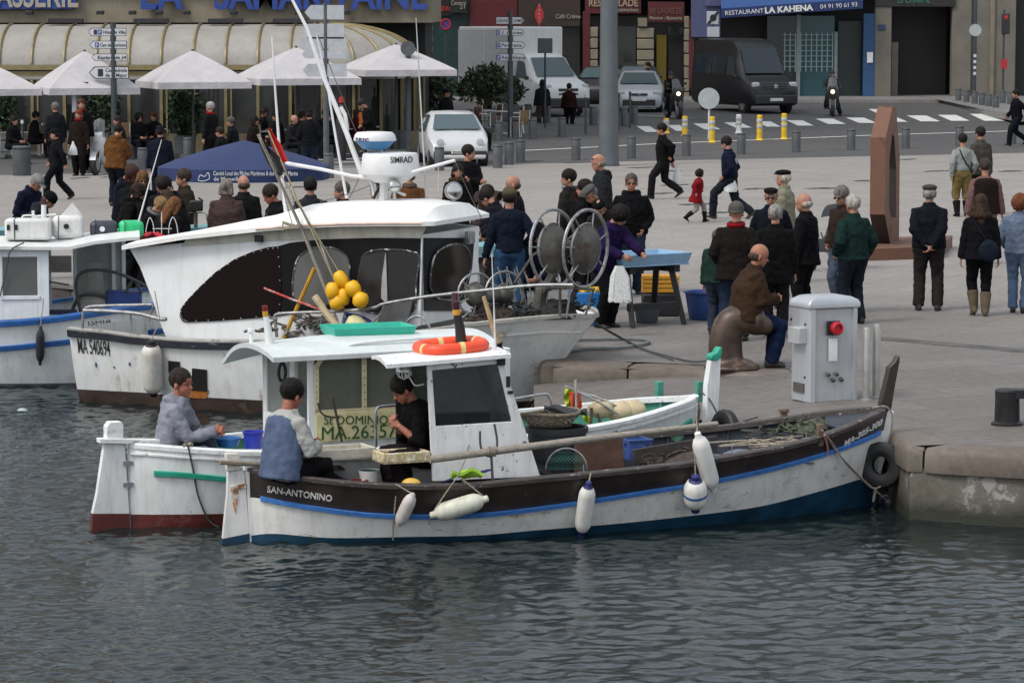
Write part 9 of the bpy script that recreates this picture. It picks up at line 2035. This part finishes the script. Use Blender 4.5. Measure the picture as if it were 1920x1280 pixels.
# buildings
def buildings():
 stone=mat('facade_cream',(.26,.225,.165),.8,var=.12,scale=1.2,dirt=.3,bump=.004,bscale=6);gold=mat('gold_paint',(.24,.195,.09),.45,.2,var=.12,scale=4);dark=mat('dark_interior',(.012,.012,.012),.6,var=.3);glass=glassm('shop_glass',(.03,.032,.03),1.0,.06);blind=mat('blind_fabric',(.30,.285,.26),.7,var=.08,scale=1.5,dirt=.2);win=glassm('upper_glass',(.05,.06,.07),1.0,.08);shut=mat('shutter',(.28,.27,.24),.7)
 Y0=97.0;X=lambda px,Y=Y0:PY(px,100,Y).x
 t=thing('brasserie','cream brasserie with a curved glass veranda and blue lettering on its front','building',(0,0,0))
 xr=X(812,99.5);xl=X(-260);top=25.0
 mb=MB();mb.box(((xl+xr)/2,Y0+8,(3.75+top)/2),(xr-xl,12,top-3.75));mb.build('wall',stone,t,bevel=.02)
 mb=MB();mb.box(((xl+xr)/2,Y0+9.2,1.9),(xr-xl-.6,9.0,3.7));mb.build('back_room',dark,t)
 k=0
 for row in range(6):
  for i in range(9):
   x=lerp(xl+1.5,xr-1.5,i/8);z=6.6+row*3.0;mb=MB();mb.box((x,Y0+1.99,z),(1.15,.06,1.9));w=mb.build('window',shut,t);mb=MB();mb.box((x,Y0+1.95,z),(.95,.04,1.7));mb.build('pane',win,w)
 for z in(4.95,8.2,14.2,20.2,24.9):mb=MB();mb.box(((xl+xr)/2,Y0+1.88,z),(xr-xl+.3,.32,.22));mb.build('cornice',stone,t,bevel=.03)
 zt,zb=zat_y(46,Y0-.5),zat_y(121,93.6);Ra=3.2;cx=X(782,95)-Ra;path=[]
 def pth(s):
  L1=cx-xl
  if s<L1:return Vector((xl+s,93.6,0)),Vector((0,-1,0))
  a=min(1.62,(s-L1)/Ra);return Vector((cx+Ra*math.sin(a),93.6+Ra-Ra*math.cos(a),0)),Vector((math.sin(a),-math.cos(a),0))
 tot=cx-xl+Ra*1.62;n=int(tot/.475);
 if n%2:n+=1
 def arc(p,nrm,f):
  a=f*PI/2;r_in=2.6 if nrm.y<-.99 else 2.6;return p-nrm*(r_in*(1-math.cos(a)))+Vector((0,0,zb+(zt-zb)*math.sin(a)))
 rows=[]
 for i in range(n+1):
  p,nr=pth(tot*i/n);rows.append([arc(p,nr,j/8)for j in range(9)])
 mb=MB();mb.sheet(rows,th=.03,d=(0,0,-1));v=mb.build('veranda_roof',blind,t,smooth=60)
 for i in range(0,n+1,2):
  p,nr=pth(tot*i/n);mb=MB();mb.tube([arc(p,nr,j/10)+nr*.03+Vector((0,0,.02))for j in range(11)],.040,5);mb.build('veranda_rib',gold,t)
 def band(z0,z1,off,m,nm,inset=0):
  mb=MB();rr=[]
  for i in range(n+1):
   p,nr=pth(tot*i/n);rr.append([p+nr*off+Vector((0,0,z0)),p+nr*off+Vector((0,0,z1)),p+nr*(off-.08)+Vector((0,0,z1)),p+nr*(off-.08)+Vector((0,0,z0))])
  mb.loft(rr);return mb.build(nm,m,t)
 band(zb-.16,zb-.02,.10,gold,'cornice');band(zb-.34,zb-.20,.02,gold,'gilt_frieze');band(zb-.44,zb-.345,.05,blind,'gilt_frieze');band(.0,.55,.0,mat('plinth_brown',(.16,.125,.07),.7,var=.15),'plinth');band(.56,zb-.45,-.06,glass,'veranda_glazing')
 for i in range(0,n+1,2):
  p,nr=pth(tot*i/n);mb=MB();q=p-nr*.0;mb.box((q.x,q.y,(zb-.45+.56)/2),(.09,.09,zb-1.01));mb.build('mullion',gold,t)
  if i%4==0:mb=MB();mb.box((q.x+.16,q.y+.0,(zb-.45+.56)/2),(.05,.05,zb-1.01));mb.build('mullion',gold,t)
 for px in(125,285,424,545):
  mb=MB();mb.box((X(px,95.8),95.7,zat_y(39,95.7)),(1.02,.35,.12));mb.build('awning_box',M_TRIM,t)
 Yl=Y0+1.7;blue=mat('letter_blue',(.02,.055,.27),.5,var=.1);lb=mat('letter_board',(.36,.33,.27),.6,var=.08)
 zbm=zat_y(16,Yl)
 mb=MB();mb.box((X(40,Yl),Yl+.12,zbm+.48),((205)/ppm(Yl),.12,1.0));mb.build('sign_board',blue,t)
 text('lettering','BRASSERIE',lb,t,(X(-56,Yl),Yl+.04,zbm+.05),(1,0,0),(0,0,1),1.05,bold=.02,width=203/ppm(Yl),extr=.03)
 text('lettering','LA',blue,t,(X(265,Yl),Yl+.04,zbm-.0),(1,0,0),(0,0,1),1.2,bold=.035,width=80/ppm(Yl),extr=.06)
 text('lettering','SAMARITAINE',blue,t,(X(402,Yl),Yl+.04,zbm-.0),(1,0,0),(0,0,1),1.2,bold=.035,width=398/ppm(Yl),extr=.06)
 for px in(58,190,250,300,352,440,560,650):mb=MB();mb.box((X(px,Yl),Yl-.1,zat_y(24,Yl)),(.22,.3,.12));mb.build('spot_lamp',M_TRIM,t,bevel=.02)
# second row across the street
 Y1=136.0;g0=.40
 def B(mb,x0,y0,x1,y1,dy=0,th=.3):
  a,b=PY(x0,y0,Y1),PY(x1,y1,Y1);mb.box(((a.x+b.x)/2,Y1+dy+th/2,(a.z+b.z)/2),(abs(b.x-a.x),th,abs(a.z-b.z)));return mb
 def bld(name,label,x0,x1,m,h=31.0,nwin=4,ybase=-22):
  t=thing(name,label,'building',(0,0,0));a,b=PY(x0,ybase,Y1),PY(x1,ybase,Y1);mb=MB();mb.box(((a.x+b.x)/2,Y1+5,(a.z+h)/2),(b.x-a.x-.03,9.4,h-a.z));mb.build('wall',m,t,bevel=.02)
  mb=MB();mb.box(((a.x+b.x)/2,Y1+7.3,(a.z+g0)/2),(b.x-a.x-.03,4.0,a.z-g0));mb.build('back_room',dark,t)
  for row in range(8):
   for i in range(nwin):x=lerp(a.x,b.x,(i+.5)/nwin);z=a.z+2.0+row*2.95;mb=MB();mb.box((x,Y1+.27,z),(1.15,.06,1.9));w=mb.build('window',shut,t);mb=MB();mb.box((x,Y1+.235,z),(.95,.03,1.7));mb.build('pane',win,w)
  return t
 def part(t,nm,m,x0,y0,x1,y1,dy=0,th=.3,bev=.01):
  mb=MB();B(mb,x0,y0,x1,y1,dy,th);return mb.build(nm,m,t,bevel=bev)
 ystone=mat('stone_yellow',(.20,.172,.125),.8,var=.15,scale=1.5,dirt=.3);gstone=mat('stone_grey',(.15,.14,.118),.8,var=.12,scale=1.2,dirt=.35);red=mat('sign_dark_red',(.08,.007,.01),.5,var=.1);green=mat('shop_green',(.012,.035,.03),.4,var=.2);drk=mat('shop_dark',(.018,.016,.015),.4,var=.3)
 gy=196
 t=bld('shop_building','building with dark green shopfront behind the truck',690,905,gstone)
 part(t,'shopfront',green,700,2,903,gy,.3,.4);part(t,'green_panel',mat('panel_green',(.03,.07,.06),.4),726,8,746,40,.15,.1);part(t,'pillar',ystone,700,-22,712,gy,0,.5);part(t,'sign_band',drk,715,0,850,30,.1,.15)
 text('lettering','LIBRE SERVICE',mat('letter_redlit',(.35,.03,.02),.5),t,PY(797,21,Y1)+Vector((0,.05,0)),(1,0,0),(0,0,1),.28,width=54/ppm(Y1),extr=.01,bold=.01)
 part(t,'sign_board',drk,843,-14,876,25,-.1,.15);text('lettering','Century',lb,t,PY(846,10,Y1)+Vector((0,-.14,0)),(1,0,0),(0,0,1),.28,width=28/ppm(Y1),extr=.01);text('lettering','21',lb,t,PY(862,17,Y1)+Vector((0,-.14,0)),(1,0,0),(0,0,1),.26,extr=.01)
 t=bld('shop_building','building with a dark tobacco shop and a red diamond sign',905,1090,gstone)
 part(t,'shopfront',drk,908,30,1088,gy,.4,.4);part(t,'red_panel',red,880,0,970,60,.1,.2);part(t,'sign_band',mat('sign_brown',(.035,.02,.015),.5),972,-6,1088,50,.1,.2)
 mb=MB();c=PY(1011,28,Y1)+Vector((0,-.5,0));mb.prism([c+Vector((0,0,.5)),c+Vector((.18,0,.1)),c+Vector((.18,0,-.1)),c+Vector((0,0,-.5)),c+Vector((-.18,0,-.1)),c+Vector((-.18,0,.1))],(0,.12,0));dm=mb.build('tobacco_sign',mat('tobacco_red',(.42,.02,.03),.5),t);
 for k,ch in enumerate('TABAC'):text('lettering',ch,lb,dm,c+Vector((-.05,-.01,.30-.16*k)),(1,0,0),(0,0,1),.16,extr=.01)
 text('lettering','Café Crème',lb,t,PY(1042,35,Y1)+Vector((0,.05,0)),(1,0,0),(0,0,1),.26,width=46/ppm(Y1),extr=.01)
 t=bld('shop_building','building with red shop signs between pale banded stone pillars',1090,1318,ystone,nwin=5)
 part(t,'back_wall',dark,1092,30,1316,gy,1.0,.3);part(t,'sign_band',red,1097,-8,1202,26,.0,.2);part(t,'sign_band',red,1215,4,1283,42,-.05,.2)
 text('lettering','RESTAULADE',mat('letter_gold',(.32,.24,.16),.6),t,PY(1104,12,Y1)+Vector((0,-.04,0)),(1,0,0),(0,0,1),.42,width=92/ppm(Y1),extr=.01,bold=.01);text('lettering','Animation',lb,t,PY(1152,22,Y1)+Vector((0,-.04,0)),(1,0,0),(0,0,1),.24,width=44/ppm(Y1),extr=.01)
 text('lettering','BIJ LAGREZE',mat('letter_goldd',(.16,.07,.06),.6),t,PY(1218,26,Y1)+Vector((0,-.09,0)),(1,0,0),(0,0,1),.36,width=60/ppm(Y1),extr=.01);text('lettering','Montres - Bijouterie',lb,t,PY(1218,37,Y1)+Vector((0,-.09,0)),(1,0,0),(0,0,1),.2,width=60/ppm(Y1),extr=.01)
 for x0,x1,y0 in((1107,1121,50),(1195,1226,52),(1283,1292,30)):
  for k in range(7):part(t,'pillar_block',ystone,x0,lerp(y0,gy,k/7)+1,x1,lerp(y0,gy,(k+1)/7)-1,-.1-.02*(k%2),.5,.03)
 part(t,'red_column',red,1093,22,1106,gy,-.1,.3);part(t,'red_column',red,1291,36,1301,165,-.1,.3);part(t,'yellow_panel',mat('panel_yellow',(.22,.16,.01),.6),1232,66,1250,gy,.5,.1);part(t,'alarm_box',ystone,1196,34,1213,50,-.2,.15)
 part(t,'shop_window',glass,1124,50,1193,gy,.45,.05);part(t,'shop_window',glass,1254,50,1281,gy,.45,.05)
 t=bld('restaurant_building','restaurant building under a blue awning with turquoise glazing',1318,1668,gstone,nwin=7)
 part(t,'back_wall',dark,1320,0,1666,gy,1.6,.3);bl=mat('awning_blue',(.012,.06,.21),.6,var=.1);aw0,aw1=PY(1352,0,Y1),PY(1622,0,Y1)
 mb=MB();a0=PY(1352,18,Y1-1.2);a1=PY(1618,0,Y1-1.2);b0=PY(1352,-60,Y1);b1=PY(1618,-60,Y1);mb.sheet([[a0,a1],[b0,b1]],th=.04);mb.build('awning',bl,t)
 mb=MB();mb.prism([a0+Vector((0,-.01,.02)),a1+Vector((0,-.01,.02)),a1+Vector((0,-.01,-.36)),a0+Vector((0,-.01,-.36))],(0,.03,0));mb.build('awning_valance',mat('awning_navy',(.012,.03,.12),.6),t)
 rr=a1-a0;text('lettering','RESTAURANT',CHALK,t,a0.lerp(a1,.03)+Vector((0,-.04,-.26)),rr,(0,0,1),.26,width=rr.length*.27,extr=.01);text('lettering','LA KAHENA',CHALK,t,a0.lerp(a1,.31)+Vector((0,-.04,-.29)),rr,(0,0,1),.34,width=rr.length*.34,extr=.01,bold=.014);text('lettering','04 91 90 61 93',CHALK,t,a0.lerp(a1,.70)+Vector((0,-.04,-.26)),rr,(0,0,1),.26,width=rr.length*.26,extr=.01)
 part(t,'blue_column',mat('column_violet',(.07,.08,.17),.6,var=.1),1296,-5,1350,70,-.2,.3);part(t,'street_sign',mat('nameplate',(.08,.09,.2),.5),1321,0,1358,12,-.3,.05)
 tq=glassm('turquoise_glass',(.03,.09,.10),1.0,.1)
 part(t,'glazing',glass,1440,30,1495,gy,.4,.05);part(t,'glazing',tq,1502,30,1566,gy-22,.5,.05);part(t,'glazing_frame',mat('frame_grey',(.22,.25,.25),.5),1495,28,1501,gy,.3,.1);part(t,'glazing_frame',mat('frame_grey',0),1566,60,1571,gy,.3,.1)
 for k in range(7):part(t,'lattice_bar',mat('lattice',(.25,.38,.38),.5),1470+1*0,65+10*k,1562,66.2+10*k,.36,.03,0)
 for k in range(10):part(t,'lattice_bar',mat('lattice',0),1472+10*k,62,1473.2+10*k,135,.33,.02,0)
 part(t,'glazing',tq,1500,150,1566,gy,.46,.03);part(t,'door',mat('door_darkgreen',(.012,.022,.02),.4),1574,40,1617,gy,.5,.1);part(t,'blue_column',mat('column_blue',(.02,.07,.17),.55,var=.08),1619,26,1641,gy-6,-.1,.3);part(t,'notice',CHALK,1625,98,1636,118,-.16,.03);part(t,'step',gstone,1570,gy-6,1640,gy+4,-.6,.7)
 part(t,'pillar',gstone,1641,10,1669,gy,-.15,.5);part(t,'house_number',mat('plaque_blue',(.03,.05,.12),.5),1645,46,1659,57,-.19,.03)
 t=bld('stone_building','stone building with a deep dark doorway at right',1668,1990,gstone,nwin=6)
 part(t,'lintel',drk,1640,-14,1790,13,-.2,.4);text('lettering','LE CHARME',mat('letter_greenlit',(.05,.20,.12),.5),t,PY(1682,6,Y1)+Vector((0,-.24,0)),(1,0,0),(0,0,1),.36,width=60/ppm(Y1),extr=.01)
 part(t,'back_wall',dark,1669,10,1786,gy,2.2,.3);part(t,'door_jamb',gstone,1675,80,1686,gy,.6,.4)
 for x0,x1 in((1786,1819),(1831,1860),(1861,1902)):part(t,'pillar',gstone,x0,-22,x1,gy,-.1,.6,.03)
 part(t,'wall_panel',gstone,1817,-22,1862,gy,.15,.3);part(t,'back_wall',dark,1903,-22,1990,gy,.6,.3);part(t,'drain_pipe',ystone,1857,-22,1862,gy,-.2,.1,.02)
 t=thing('side_building','plain cream building closing the view beyond the brasserie','building',(-8,150,0));mb=MB();mb.box((-30,0,15),(44,8,30));mb.build('wall',ystone,t)
 for row in range(8):
  for i in range(5):mb=MB();mb.box((-44+i*6.5,-4.02,5+row*3.2),(1.3,.06,2.0));mb.build('window',win,t)
 t=thing('side_building','grey stone building continuing the row beyond the right edge','building',(40,141,0));mb=MB();mb.box((4,0,15),(34,9,30));mb.build('wall',gstone,t)
 for row in range(8):
  for i in range(7):mb=MB();mb.box((-8+i*4.2,-4.52,5+row*3.1),(1.2,.06,1.9));mb.build('window',win,t)
 mb=MB();q=[(-14,128,.40),(44,128,.40),(44,140,.40),(-14,140,.40)]
 xs=[PY(690,190,131).x,PY(1330,190,131).x,PY(1795,200,127).x,PY(1830,203,120).x,PY(1875,215,116).x,60];ys=[131.5,131.5,131.0,119,112,112]
 mb.loft([[(x,y,.28),(x,y,.52),(x,142,.54)]for x,y in zip(xs,ys)],(False,False),closed=False);o=mb.build('far_pavement',M_PAVE,None,smooth=0);tag(o,kind='structure')
buildings()
